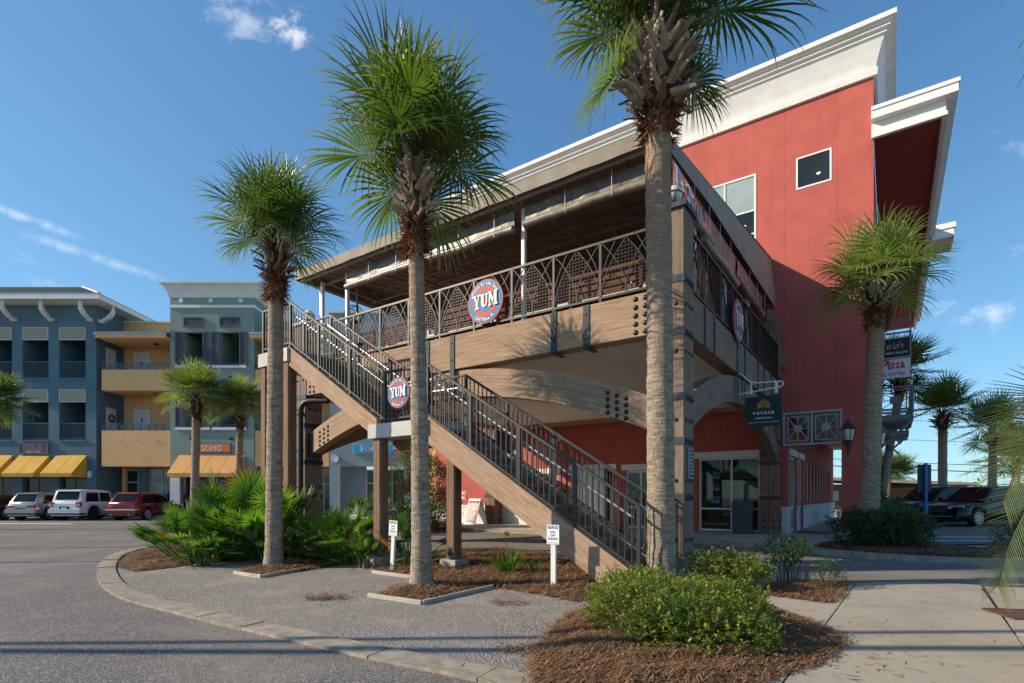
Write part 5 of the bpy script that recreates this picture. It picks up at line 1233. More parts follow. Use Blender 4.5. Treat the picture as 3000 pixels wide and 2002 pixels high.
def palm(name, label, base_p, top_p, r0, r1, crown_r, nf, boots=60, boot_s=1.0, bulge=1.5, bz=(0, .9), fibre=True, mat=None, lo=False, seed=1, group='cabbage palms', els=None, bmat=None, trunk_r=None, skirt=None, azs=None, fz=None):
    r = random.Random(seed); B = Vector(base_p); T = Vector(top_p); H = T.z - B.z
    t0 = thing(name, label, 'palm tree', B, 0, group); top = T - B
    n = 16 if lo else 26; m = 14 if lo else 70; mb = MB()
    def prof(f):
        q = r0 + (r1-r0)*min(1, f*1.6)**.8 + .22*r0*max(0, 1 - f*9)**2
        if trunk_r: q = trunk_r(f)
        return q
    def axis(f): return Vector((top.x*f**1.2, top.y*f**1.2, top.z*f))
    def tf(u, v):
        a = 2*math.pi*u; c = axis(v); q = prof(v)*(1 + .055*noise.noise((math.cos(a)*2, math.sin(a)*2, v*H*3 + seed*7)) + .03*noise.noise((math.cos(a)*5, math.sin(a)*5, v*H*11 + seed)) + .030*math.sin(v*H*38 + 3*noise.noise((math.cos(a), math.sin(a), v*H*2))))
        return (c.x + q*math.cos(a), c.y + q*math.sin(a), c.z)
    ob('trunk', MB().grid(tf, n, m), m_bark, t0)
    # heart of the crown, boots, fibre
    hz0, hz1 = top.z + bz[0], top.z + bz[1]; Rb = r1*bulge
    ob('crown_shaft', MB().lathe([(r1*.9, hz0 - .3), (r1*1.05, hz0), (Rb*.72, hz0 + (hz1-hz0)*.4), (Rb*.70, hz0 + (hz1-hz0)*.75), (r1*.6, hz1), (0, hz1+.1)], 14, (top.x, top.y, 0)), withm('dark_fibre'), t0)
    for k in range(boots):
        f = (k + .5)/boots; a = k*2.39996 + r.uniform(-.2, .2); z = hz0 + (hz1-hz0)*f*.86; q = Rb*(.62 + .30*math.sin(math.pi*min(1, f*1.15)))*.95
        o = ob('leaf_base', withmat(BOOT[k % 5], bmat or (m_boot if r.random() < .62 else m_boot_pale)), None, t0, (top.x + q*math.cos(a), top.y + q*math.sin(a), z))
        s_ = boot_s*r.uniform(.75, 1.25); o.scale = (s_, s_*r.uniform(.8, 1.2), s_); o.rotation_euler = (r.uniform(-.75, .75), R(6 + 60*(1-f)*r.random()), a)
    if fibre:
        fb = MB()
        for k in range(520 if not lo else 90):
            a = r.uniform(0, 6.283); z = hz0 + r.uniform(-.46, .20); q = r1*r.uniform(1.0, 1.12 + .25*r.random()) + max(0, z-hz0)*.3; L = r.uniform(.06, .2); s_ = r.uniform(.010, .026)
            c = Vector((top.x + q*math.cos(a), top.y + q*math.sin(a), z)); d = Vector((math.cos(a)*r.uniform(.2, .9), math.sin(a)*r.uniform(.2, .9), r.uniform(-1, .5))).normalized(); sd = Vector((-math.sin(a), math.cos(a), r.uniform(-.3, .3)))
            fb.add([c - sd*s_, c + sd*s_, c + d*L + sd*s_*.4, c + d*L - sd*s_*.4], [(0, 1, 2, 3)])
        ob('fibre', fb, m_fibre, t0, kind='stuff')
    lib = SAB_LO if lo else SAB; E = els or [(80, .20), (60, .24), (40, .23), (20, .18), (-2, .11), (-26, .04)]
    k = 0
    for e, sh in E:
        c = max(1, round(nf*sh)); a0 = r.uniform(0, 6.28)
        for i in range(c):
            a = a0 + 2*math.pi*i/c + r.uniform(-.25, .25); me = withmat(lib[e][k % len(lib[e])], mat or m_frond); k += 1
            hz = hz0 + (hz1-hz0)*(.55 + .42*(e+28)/106) if fz is None else hz1 + fz*(e+28)/106
            o = ob('frond', me, None, t0, (top.x + r1*.35*math.cos(a), top.y + r1*.35*math.sin(a), hz), (r.uniform(-.16, .16), r.uniform(-.10, .10), a))
            s_ = crown_r/1.62*r.uniform(.86, 1.10); o.scale = (s_, s_, s_)
    if skirt:
        for e, a, s_, dz in skirt:
            o = ob('frond', withmat(lib[e][k % len(lib[e])], mat or m_frond), None, t0, (top.x + r1*.9*math.cos(a), top.y + r1*.9*math.sin(a), hz0 + dz), (0, 0, a)); o.scale = (s_, s_, s_); k += 1
    return t0
_wm = {}
def withm(k):
    if k not in _wm: _wm[k] = M(k, (.075, .04, .025), .95, .4, 9, .6, 30)
    return _wm[k]
p1 = G(802, 1666); p2 = G(1236, 1724); p3 = G(1938, 1722)
palm('palm_tree', 'shorter tall palm leftmost of the three beside the staircase', p1, (p1.x+.05, p1.y, 5.85), .172, .148, 1.30, 28, 66, .62, 1.8, (-.05, .85), seed=11, fz=.12)
palm('palm_tree', 'tall full crowned palm in the middle, before the stair landing', p2, (p2.x-.10, p2.y, 5.75), .172, .122, 1.60, 29, 84, .66, 2.1, (-.05, 1.0), seed=5, fz=.22)
palm('palm_tree', 'tallest palm at the deck corner with crown cut by the picture top', p3, (p3.x-.06, p3.y, 7.55), .228, .20, 1.9, 24, 120, .95, 2.3, (.0, 1.3), seed=23, fz=.22,
     els=[(80, .25), (60, .32), (40, .28), (20, .15)], skirt=[(-26, R(176), .92, 1.0), (-26, R(190), .8, .9), (-26, R(20), .75, .95), (-26, R(-8), .7, .8)])
p4 = Vector((9.45, 14.35, .12))
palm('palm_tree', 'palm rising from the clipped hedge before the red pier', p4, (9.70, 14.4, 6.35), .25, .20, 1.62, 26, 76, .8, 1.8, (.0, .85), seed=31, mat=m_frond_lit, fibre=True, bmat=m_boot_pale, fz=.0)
# far and middle distance palms
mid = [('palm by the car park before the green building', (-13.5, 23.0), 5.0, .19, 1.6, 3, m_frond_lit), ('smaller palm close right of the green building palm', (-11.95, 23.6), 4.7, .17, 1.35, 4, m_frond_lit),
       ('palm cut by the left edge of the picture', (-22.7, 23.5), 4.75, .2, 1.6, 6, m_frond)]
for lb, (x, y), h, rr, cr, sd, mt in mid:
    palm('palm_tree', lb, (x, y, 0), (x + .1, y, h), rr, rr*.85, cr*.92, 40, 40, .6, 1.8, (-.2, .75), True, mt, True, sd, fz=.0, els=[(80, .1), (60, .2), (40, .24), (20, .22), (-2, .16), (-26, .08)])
far = [('palm behind the right balcony of the red building', (17.6, 26.0), (18.6, 26.0), 6.4, .2, 2.0, 8, m_frond, 28), ('left of the two tall dark palms beyond the black cars', (26.4, 33.2), (26.4, 33.2), 5.7, .26, 2.2, 9, m_frond, 30),
       ('right of the two tall dark palms beyond the black cars', (31.0, 35.0), (31.1, 35.0), 4.9, .26, 2.3, 10, m_frond, 26)]
for lb, (x, y), (x2, y2), h, rr, cr, sd, mt, nf in far:
    palm('palm_tree', lb, (x, y, .1), (x2, y2, h), rr, rr*.9, cr, nf, 40, 1.1, 1.9, (-.1, .8), True, mt, True, sd, fz=.0)
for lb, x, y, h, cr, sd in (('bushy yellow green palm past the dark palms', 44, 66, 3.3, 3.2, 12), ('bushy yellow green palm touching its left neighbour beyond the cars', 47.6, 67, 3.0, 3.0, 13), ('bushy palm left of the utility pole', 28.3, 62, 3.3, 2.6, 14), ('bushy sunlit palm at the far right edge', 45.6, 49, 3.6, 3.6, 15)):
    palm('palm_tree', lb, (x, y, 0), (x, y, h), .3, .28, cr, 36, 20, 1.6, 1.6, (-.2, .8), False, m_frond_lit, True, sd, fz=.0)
palm('palm_tree', 'second slim palm trunk behind the right balcony', (15.5, 23.2, .1), (15.7, 23.2, 6.2), .19, .16, 1.4, 16, 16, .8, 1.7, (-.2, .6), True, m_frond, True, 44, fz=.0)

# ------------------------------------------------------------------ saw palmettos
def palmetto(label, c, rad, n, h, seed, dead=0.0, blue=.12, group='saw palmetto clumps', squash=1.0):
    r = random.Random(seed); t0 = thing('palmetto', label, 'palmetto', (c[0], c[1], 0), 0, group)
    for k in range(n):
        f = math.sqrt((k + .5)/n); a = k*2.39996; x, y = rad*f*math.cos(a)*.8, rad*f*math.sin(a)*.8*squash
        i = min(5, max(0, int(f*5.6 + r.uniform(-1.0, .8)))); m = m_dead if i <= 3 and r.random() < dead*1.4 else (m_palmetto_blue if r.random() < blue else m_palmetto)
        o = ob('frond', withmat(PAL[i], m), None, t0, (x, y, r.uniform(0, .15)), (r.uniform(-.3, .3), r.uniform(-.15, .15), a + r.uniform(-.5, .5)))
        s_ = h*r.uniform(.62, 1.08)*(1 - .18*f) / 1.35; o.scale = (s_, s_, s_)
    for k in range(n//4):
        a = r.uniform(0, 6.28); q = rad*r.uniform(.5, .8); o = ob('frond', withmat(PAL[4 + k % 2], m_palmetto if r.random() > .1 else m_palmetto_blue), None, t0, (q*math.cos(a), q*math.sin(a)*squash, .02), (r.uniform(-.3, .3), r.uniform(-.1, .2), a)); s_ = h*r.uniform(.34, .5)/1.35*1.3; o.scale = (s_, s_, s_)
    st_ = MB()
    for k in range(8):
        a = r.uniform(0, 6.28); q = rad*.5*r.random(); st_.tube([(q*math.cos(a), q*math.sin(a), 0), (q*math.cos(a)*1.2, q*math.sin(a)*1.2, .12), (q*math.cos(a)*1.3, q*math.sin(a)*1.5, .2)], [.035, .03, .015], 6)
    ob('stem', st_, m_boot, t0, kind='stuff'); return t0
palmetto('big palmetto clump at the left end of the gravel, yellowing at its edge', (-6.95, 12.0), .62, 66, 1.5, 41, .12)
palmetto('tall palmetto clump just left of the leftmost tall palm', (-5.7, 12.6), .75, 80, 1.95, 42, .04)
palmetto('palmetto clump behind the big left clump, with orange tips', (-6.5, 13.2), .8, 80, 2.25, 43, .06)
palmetto('low palmetto clump spilling over the pine straw at the far left', (-6.5, 11.25), .45, 30, .75, 44, .0)
palmetto('bluish low palmetto behind the leftmost palm trunk', (-5.15, 11.7), .5, 30, 1.05, 48, .0, .6)
palmetto('bright palmetto clump between the two left stair posts', (-3.6, 11.75), .34, 64, 1.42, 45, .0, .03)
palmetto('palmetto clump left of the bright one, by the tall stair post', (-4.35, 12.5), .38, 36, 1.25, 46, .0, .1)
palmetto('small palmetto at the foot of the second stair post', (-2.95, 10.9), .34, 14, .8, 47, .0)
palmetto('sparse palmetto behind the leaning parking sign', (-2.1, 11.0), .45, 16, 1.15, 49, .06, .2)
palmetto('dark round palmetto near the oleander', (-5.35, 20.4), .6, 30, 1.7, 50, .0, .2)

# ------------------------------------------------------------------ leafy shrubs
m_leaf_b = leafmat('bright_shrub_leaf', (.06, .105, .014), (.29, .33, .05), .36, .42, sick=.05)
m_leaf_d = leafmat('dark_hedge_leaf', (.026, .056, .02), (.08, .125, .045), .25, .38, sick=.03)
m_leaf_m = leafmat('box_hedge_leaf', (.035, .08, .022), (.10, .16, .05), .28, .3)
m_leaf_o = leafmat('oleander_leaf', (.06, .115, .035), (.16, .23, .08), .35, .4)
m_pink = leafmat('pink_blossom', (.65, .05, .09), (.85, .16, .22), .3, .6)
m_twig = M('twig', (.13, .095, .07), .9, .3, 10, .3, 60)
def leaf(mb, p, d, n, L, w_):
    d = d.normalized(); s_ = d.cross(n)
    if s_.length < 1e-4: s_ = Vector((1, 0, 0))
    s_.normalize(); n2 = s_.cross(d); m = p + d*L*.5 + n2*L*.06; e = p + d*L - n2*L*.10
    mb.add([p, m + s_*w_, e, m - s_*w_, p + d*L*.5 - n2*L*.04], [(0, 1, 2, 4), (0, 4, 2, 3)], [[(0,0),(.5,0),(1,0),(.5,.5)], [(0,0),(.5,.5),(1,0),(.5,1)]])
def shrub(name, label, c, ells, n, L, w_, mat, twigs=30, seed=1, cat='shrub', group=None, boxy=0.0, base_z=0.0, inner=.25):
    """ells: (dx,dy,dz, rx,ry,rz) lobes; leaves in clusters near the lobes' uneven surface"""
    r = random.Random(seed); t0 = thing(name, label, cat, (c[0], c[1], base_z), 0, group); mb = MB(); tw = MB()
    vol = [e[3]*e[4] + e[4]*e[5] + e[3]*e[5] for e in ells]; tot = sum(vol); cnt = 0; guard = 0
    while cnt < n and guard < n*3:
        guard += 1; q = r.random()*tot; i = 0
        while q > vol[i]: q -= vol[i]; i += 1
        e = ells[i]; v = Vector((r.gauss(0, 1), r.gauss(0, 1), r.gauss(0, 1))).normalized()
        if boxy: mx = max(abs(v.x), abs(v.y), abs(v.z)); v = v.lerp(v/mx, boxy)
        lump = 1 + .26*noise.noise(v*2.2 + Vector((seed, i, 0))) + .18*noise.noise(v*5 + Vector((seed, i, 3)))
        dep = 1 - inner*r.random()**2 if r.random() < .8 else r.uniform(.45, .9)
        p = Vector((e[0] + v.x*e[3]*lump*dep, e[1] + v.y*e[4]*lump*dep, e[2] + v.z*e[5]*lump*dep))
        if p.z < .03: continue
        # a sprig of leaves
        ax = (v + Vector((r.gauss(0, .4), r.gauss(0, .4), .35 + r.gauss(0, .3)))).normalized(); k = r.randint(4, 8); sl = L*r.uniform(1.2, 2.4)
        if r.random() < .05: sl *= 2.2; k += 4
        tw.add([p - Vector((.0025, 0, 0)), p + Vector((.0025, 0, 0)), p + ax*sl], [(0, 1, 2)])
        for j in range(k):
            f = (j + 1)/k; pp = p + ax*sl*f; d = ax*.5 + Vector((r.gauss(0, .7), r.gauss(0, .7), r.gauss(0, .45))); nn = Vector((r.gauss(0, .4), r.gauss(0, .4), 1)); s_ = r.uniform(.7, 1.25); leaf(mb, pp, d, nn, L*s_, w_*s_); cnt += 1
    for k in range(twigs):
        e = r.choice(ells); a = r.uniform(0, 6.28); p0 = Vector((e[0]*.6 + .25*e[3]*math.cos(a), e[1]*.6 + .25*e[4]*math.sin(a), 0)); p1_ = Vector((e[0] + e[3]*.8*math.cos(a), e[1] + e[4]*.8*math.sin(a), e[2] + e[5]*r.uniform(-.2, .7))); pm = (p0+p1_)/2 + Vector((r.gauss(0, .05), r.gauss(0, .05), .05))
        tw.tube([p0, pm, p1_], [.012, .008, .003], 5, False)
    ob('foliage', mb, mat, t0); ob('stem', tw, m_twig, t0, kind='stuff'); return t0
sc_ = D(1565, 1440)
shrub('green_shrub', 'bright green leafy shrub mounded round the foot of the tallest palm', (1.76, 5.72), [(-.46, .1, .24, .44, .46, .24), (.20, .05, .24, .50, .50, .24), (.0, -.48, .22, .54, .38, .24), (-.30, .70, .26, .46, .42, .25), (.48, .62, .24, .38, .42, .22), (.50, -.15, .25, .36, .42, .25), (.0, 1.2, .25, .55, .40, .22), (.15, -.80, .18, .46, .28, .20), (-.35, -.60, .19, .36, .28, .20)], 27000, .046, .0125, m_leaf_b, 60, 61)
shrub('green_shrub', 'darker leafy shrub behind the bright one, right of the corner post', (3.28, 8.2), [(0, 0, .26, .36, .30, .25), (.22, -.14, .27, .28, .28, .24), (-.18, .25, .30, .28, .28, .24)], 5200, .055, .015, m_leaf_b, 40, 62)
shrub('small_bush', 'small tree shaped bush in the pine straw patch beside the walk', (4.42, 8.72), [(0, 0, .62, .36, .3, .15), (-.16, 0, .56, .2, .2, .12), (.18, .05, .56, .2, .2, .12)], 1500, .05, .014, m_leaf_m, 10, 63)
bs = [o for o in C.objects if o.name.startswith('small_bush')][-1]
tb = MB(); tb.tube([(0, 0, 0), (.02, 0, .18), (-.02, .01, .34), (-.12, 0, .55)], [.022, .018, .014, .006], 7).tube([(.01, 0, .2), (.08, 0, .4), (.2, 0, .58)], [.014, .01, .005], 6).tube([(-.02, .01, .34), (.02, .05, .62)], [.012, .005], 6); ob('branch', tb, m_twig, bs)
shrub('fern_shrub', 'low feathery bright green plant beside the small bush', (4.88, 8.4), [(0, 0, .2, .22, .18, .2)], 1100, .04, .008, m_leaf_m, 8, 64)
shrub('clipped_hedge', 'clipped dark green hedge in the planter at the foot of the right palm', (9.75, 14.15), [(-.75, -.1, .44, .48, .5, .40), (-.2, -.1, .45, .55, .55, .42), (.4, 0, .45, .52, .6, .42)], 13000, .075, .02, m_leaf_d, 60, 65, 'hedge', None, .55, .13)
shrub('clipped_hedge', 'smaller clipped hedge joined to the right end of the planter hedge', (11.15, 15.2), [(0, 0, .42, .42, .5, .40), (-.35, .1, .42, .4, .5, .40)], 6000, .075, .02, m_leaf_d, 30, 66, 'hedge', None, .55, .13)
shrub('grassy_shrub', 'grassy green shrub behind the planter hedge', (11.3, 16.6), [(0, 0, .5, .8, .5, .5)], 4500, .11, .012, m_leaf_m, 20, 67, base_z=.13)
shrub('clipped_hedge', 'low dark hedge at the right edge behind the near frond', (14.1, 14.6), [(0, 0, .28, .9, .5, .3), (1.2, 0, .28, .9, .5, .3)], 5000, .07, .02, m_leaf_d, 20, 68, 'hedge', None, .5, .13)
shrub('clipped_hedge', 'round clipped box hedge in front of the oleander', (-3.7, 22.2), [(-1.2, .1, .48, .75, .55, .48), (-.3, 0, .5, .8, .6, .5), (.7, 0, .48, .75, .6, .5)], 11000, .075, .026, m_leaf_m, 30, 69, 'hedge', None, .45, .12)
# oleander with pink flowers
ol = shrub('oleander', 'tall oleander bush with pink flowers behind the middle palm', (-4.05, 23.4), [(-.4, 0, 2.5, .65, .6, .8), (.4, .1, 2.2, .75, .6, .9), (-.55, 0, 1.5, .5, .5, .6), (.9, .1, 1.9, .55, .5, .8), (-.1, 0, 3.2, .55, .5, .6), (1.2, .2, 1.2, .4, .4, .6)], 8500, .15, .018, m_leaf_o, 46, 70)
r4 = random.Random(5); fb = MB()
for k in range(60):
    a = r4.uniform(0, 6.28); q = Vector((.1 + 1.05*r4.uniform(-1, 1), -.62 + .3*r4.random(), r4.uniform(1.1, 3.6)))
    for j in range(9):
        p = q + Vector((r4.gauss(0, .06), r4.gauss(0, .06), r4.gauss(0, .05))); leaf(fb, p, Vector((r4.gauss(0, 1), r4.gauss(0, 1), r4.gauss(0, 1))), Vector((0, -1, .4)), .06, .024)
ob('blossom', fb, m_pink, ol, kind='stuff')
# strap-leaved lilies
def straps(name, label, c, n, L, seed, flower=False, z=.04, lean=.5, mat=None):
    r = random.Random(seed); t0 = thing(name, label, 'plant', (c[0], c[1], z)); mes = []
    for k in range(6):
        mb = MB(); p = Vector((0, 0, 0)); a = R(r.uniform(42, 74)); vs = []
        for i in range(8):
            u = i/7; ww = .016*L/.5*(1 - u**3)*(.6 + .4*min(1, u*5)); vs += [p + Vector((0, -ww, 0)), p - Vector((0, 0, ww*.3)), p + Vector((0, ww, 0))]; p = p + Vector((math.cos(a), 0, math.sin(a)))*L/7; a -= R(r.uniform(14, 34))*lean*2*u
        mb.add(vs, [(i*3+k2, i*3+k2+1, i*3+k2+4, i*3+k2+3) for i in range(7) for k2 in (0, 1)], None, True); me = mb.mesh('leaf'); me.materials.append(mat or m_leaf_s); mes.append(me)
    for k in range(n):
        q = r.uniform(0, .22)*L/.5; a = r.uniform(0, 6.28); o = ob('leaf', mes[k % 6], None, t0, (q*math.cos(a), q*math.sin(a), 0), (0, 0, a + r.uniform(-.4, .4))); s_ = r.uniform(.7, 1.15); o.scale = (s_, s_, s_)
    if flower:
        ob('flower_stalk', MB().tube([(0, 0, 0), (-.03, 0, .4), (-.02, 0, .72)], .006, 5), m_leaf_s, t0); f = MB()
        for k in range(60): a, b = r.uniform(0, 6.28), r.uniform(-.6, 1.4); d = Vector((math.cos(a)*math.cos(b), math.sin(a)*math.cos(b), math.sin(b))); leaf(f, Vector((-.02, 0, .72)), d, Vector((0, 0, 1)), .075, .004)
        ob('flower_head', f, m_leaf_b, t0, kind='stuff')
    return t0
m_leaf_s = leafmat('strap_leaf', (.04, .10, .015), (.10, .20, .03), .35, .3)
q = D(1165, 1322); straps('lily_plant', 'strap leaved lily with a tall green flower stalk in the pine straw', q, 70, .56, 81, True)
q = D(1225, 1318); straps('lily_plant', 'smaller strap leaved lily left of the upright parking sign', q, 22, .34, 82)
q = D(920, 1300); straps('lily_plant', 'yellowish low strap plant at the foot of the leaning parking sign', q, 16, .4, 83)
# yucca-like fronds by the balcony foot
palmetto('dark spiky palmetto right of the red pier', (13.4, 19.5), .7, 26, 2.0, 51, .0, .3)
# near feather palm reaching in from the right edge
def feather(label, origin, paths):
    t0 = thing('feather_palm', label, 'palm tree', origin); m = leafmat('dusty_feather_frond', (.095, .125, .065), (.19, .22, .13), .28, .5, per='OBJECT'); O = Vector(origin)
    ob('trunk', MB().grid(lambda u, v: ((.26 - .05*v)*math.cos(2*math.pi*u)*(1+.06*math.sin(v*40)), (.26-.05*v)*math.sin(2*math.pi*u)*(1+.06*math.sin(v*40+2)), 1.6*v), 16, 30), m_bark, t0)
    for pts, ll0, seed in paths:
        r = random.Random(seed); mb = MB(); P = [Vector(p) for p in pts]
        for _ in range(3):
            q = [P[0]]
            for a, b in zip(P, P[1:]): q += [a.lerp(b, .25), a.lerp(b, .75)]
            P = q + [P[-1]]
        L = sum((b-a).length for a, b in zip(P, P[1:])); n = int(L/.021); S_ = []; k = 0; acc = 0; seg = [(b-a).length for a, b in zip(P, P[1:])]; i = 0; d0 = 0
        for k in range(n+1):
            tgt = L*k/n
            while i < len(seg)-1 and d0 + seg[i] < tgt: d0 += seg[i]; i += 1
            S_.append(P[i].lerp(P[i+1], min(1, (tgt-d0)/max(1e-6, seg[i]))))
        P = [p - O + Vector((.09, 0, 0)) for p in S_]; mb.tube(P, [.012*(1 - k/n*.85) + .002 for k in range(n+1)], 6)
        for i in range(int(n*.25), n+1):
            f = i/n; d = (P[min(n, i+1)] - P[max(0, i-1)]).normalized(); sd = d.cross(Vector((0, -.55, .83)))
            if sd.length < .1: sd = Vector((1, 0, 0))
            sd.normalize(); up = sd.cross(d)
            for s_ in (-1, 1):
                q = P[i].copy(); ll = ll0*(.35 + .65*math.sin(math.pi*min(1, .15 + f*.8)))*r.uniform(.88, 1.1); dd = (d*(.55 + .6*f) + sd*s_*(1.0 - .45*f) + up*.15 + Vector((0, 0, r.uniform(-.05, .05)))).normalized(); vs = []
                for k in range(6):
                    u = k/5; ww = .0080*(1 - u*.75); vs += [q - up*ww + sd*ww*.3, q + up*ww]; q = q + dd*ll/5; dd = (dd + Vector((0, 0, -.07*u))).normalized()
                mb.add(vs, [(k*2, k*2+1, k*2+3, k*2+2) for k in range(5)], [[(k/5, 0), (k/5, 1), ((k+1)/5, 1), ((k+1)/5, 0)] for k in range(5)], True)
        ob('frond', mb, m, t0)
    return t0
feather('grey green feather palm whose drooping fronds reach in from the right edge', (4.8, 4.1, 0), [
    ([(4.7, 4.05, 1.6), (4.3, 3.9, 1.95), (3.8, 3.75, 1.75), (3.42, 3.66, 1.42), (3.22, 3.62, 1.10), (3.14, 3.6, .86)], .40, 1),
    ([(4.7, 4.1, 1.6), (4.35, 4.1, 2.05), (3.95, 4.0, 2.02), (3.62, 3.95, 1.72), (3.45, 3.9, 1.42)], .44, 2),
    ([(4.75, 4.2, 1.6), (4.5, 4.4, 2.3), (4.25, 4.5, 2.3), (3.95, 4.5, 1.95)], .46, 3), ([(4.8, 4.1, 1.6), (5.2, 4.0, 2.4), (5.9, 3.9, 2.3), (6.3, 3.8, 1.6)], .45, 4), ([(4.75, 4.1, 1.6), (4.8, 3.4, 2.4), (4.9, 2.7, 2.3), (4.9, 2.2, 1.6)], .45, 5), ([(4.75, 4.2, 1.6), (5.2, 4.9, 2.5), (5.6, 5.5, 2.4)], .45, 6), ([(4.75, 4.1, 1.6), (4.9, 4.2, 2.6), (5.3, 4.4, 3.2)], .45, 7)])
palm('palm_tree', 'palm beyond the top right corner, only frond tips in view', (7.75, 5.6, 0), (7.7, 5.6, 7.1), .22, .18, 1.9, 30, 30, 1.0, 1.9, (-.05, 1.0), seed=77, fz=.0)
# ------------------------------------------------------------------ the plaza row across the car park (facade plane Y = 38)
FY = 38.0
FX = lambda q: q * .01252 - 35.91
FZ = lambda q: 17.61 - q * .01252
m_blue = M('blue_stucco', (.105, .185, .23), .85, .10, .5, .25, 40, stain=.12, streaks=.18)
m_green = M('sage_stucco', (.25, .32, .27), .85, .08, .5, .25, 40, stain=.10, streaks=.15)
m_tan = M('tan_stucco', (.84, .47, .21), .85, .06, .5, .2, 40, streaks=.10)
m_grblue = M('grey_blue_stucco', (.25, .31, .34), .85, .08, .5, .2, 40, streaks=.15)
m_cream = plain('cream_paint', (.56, .50, .38)); m_plum = M('plum_grey_shutter', (.105, .10, .125), .6, .08, 3, .05, 60)
m_tile = M('grey_roof_shingle', (.17, .175, .165), .9, .3, 4, .8, 9); m_roofmetal = M('pale_metal_roof', (.42, .46, .47), .45, .08, 2, .05, 40, metal=.2)
m_yawn = M('yellow_awning_canvas', (.66, .37, .045), .8, .08, 1.5, .1, 40, streaks=.15); m_pawn = M('peach_awning_canvas', (.66, .33, .10), .8, .06, 1.5, .1, 40)
m_lat = plain('slate_rail_paint', (.10, .145, .165)); m_door = plain('white_door', (.66, .66, .68))
def slats(parent, x0, x1, z0, z1, y, fr, sl, n, name='louvre'):
    mb = MB(); f = .07; mb.box(x0, x0+f, y, y+.08, z0, z1).box(x1-f, x1, y, y+.08, z0, z1).box(x0+f, x1-f, y, y+.08, z0, z0+f).box(x0+f, x1-f, y, y+.08, z1-f, z1); o = ob(name, mb, fr, parent)
    s_ = MB(); h = (z1-z0-2*f)/n
    for k in range(n): z = z0+f+h*k; s_.box(x0+f, x1-f, y+.02, y+.05, z+h*.1, z+h*.72)
    ob('louvre_slats', s_, sl, o, kind='stuff'); ob('louvre_back', MB().box(x0+f, x1-f, y+.068, y+.076, z0+f, z1-f), m_void, o); return o
def barrail(parent, x0, x1, z0, z1, y, mat):
    o = ob('balcony_rail', MB().box(x0, x1, y, y+.05, z1-.05, z1).box(x0, x1, y, y+.05, z0+.06, z0+.10), mat, parent); s_ = MB(); n = int((x1-x0)/.115)
    for k in range(1, n): x = x0+(x1-x0)*k/n; s_.box(x-.011, x+.011, y+.015, y+.037, z0+.1, z1-.05)
    ob('rail_bars', s_, mat, o, kind='stuff'); return o
def awning(parent, x0, x1, zt, zf, zv, y0, y1, mat):
    o = ob('awning', MB().quad((x0, y1, zf), (x1, y1, zf), (x1, y0, zt), (x0, y0, zt)).quad((x0, y1, zv), (x1, y1, zv), (x1, y1, zf), (x0, y1, zf)).add([(x1, y0, zt), (x1, y1, zf), (x1, y1, zv), (x1, y0, zv)], [(3, 2, 1, 0)]).add([(x0, y0, zt), (x0, y1, zf), (x0, y1, zv), (x0, y0, zv)], [(0, 1, 2, 3)])
           .quad((x0, y0-.02, zt-.03), (x1, y0-.02, zt-.03), (x1, y1+.02, zf-.03), (x0, y1+.02, zf-.03)), mat, parent)
    for f in (.5,) if x1-x0 < 3 else (.25, .5, .75): x = x0+(x1-x0)*f; ob('awning_seam', MB().bar((x, y1, zf+.004), (x, y0, zt+.004), .025, .012), mat, o)
    return o
# --- blue building
bb = thing('blue_building', 'three storey blue stucco building with hipped grey roof and white eave brackets', 'building', (0, 0, 0))
XL, XR = -46.0, FX(538)
cols = [(FX(125), FX(271)), (FX(331), FX(479)), (FX(-80), FX(66)), (FX(-290), FX(-140)), (FX(-500), FX(-350))]
holes = []
for a, b in cols: holes += [(a-XL, b-XL, FZ(629), FZ(343)), (a-XL, b-XL, FZ(974), FZ(691)), (a-XL, b-XL, .1, FZ(1185))]
ob('wall', MB().wall((XL, FY, 0), (1, 0, 0), (0, 1, 0), XR-XL, FZ(218), .3, holes), m_blue, bb)
ob('side_wall', MB().box(XR-.3, XR-.002, FY+.3, FY+12, 0, FZ(218)), m_blue, bb)
ob('back_wall', MB().box(XL, XR-.3, FY+3.0, FY+3.2, 0, FZ(218)), m_blue, bb)
for z in (FZ(629), FZ(974)): ob('balcony_floor', MB().box(XL, XR-.3, FY+.3, FY+3, z-.25, z-.01), m_blue, bb); 
for a, b in cols:
    for z0, z1, zb in ((FZ(629), FZ(343), FZ(415)), (FZ(974), FZ(691), FZ(763))):
        slats(bb, a, b, zb, z1, FY-.03, m_cream, m_cream, 13); barrail(bb, a, b, z0, z0 + 1.2, FY+.06, m_lat)
        ob('sill', MB().box(a-.05, b+.05, FY-.06, FY+.0, z0-.12, z0-.0), m_blue, bb)
        win(bb, b-1.25, b-.55, z0+.25, z0+2.35, FY+2.94, .07, mz=(z0+1.3,), pane=m_panelite)
        ob('side_partition', MB().box(a-.32, a-.02, FY+.3, FY+3, z0, z1), m_blue, bb)
    win(bb, a, b, .1, FZ(1185), FY+.25, .08, mx=((a+b)/2,), mz=(1.0,), frame=m_plum, name='shop_window')
ob('eave_soffit', MB().box(XL, XR+1.1, FY-1.2, FY+12, FZ(218), FZ(218)+.10), m_white, bb); ob('eave_fascia', MB().box(XL, XR+1.16, FY-1.28, FY-1.2, FZ(218)-.02, FZ(218)+.34).box(XR+1.1, XR+1.16, FY-1.2, FY+12, FZ(218)-.02, FZ(218)+.34), m_trim, bb)
ez = FZ(218)+.35; rx, ry, rz_ = -33.4, FY+4.2, 17.75
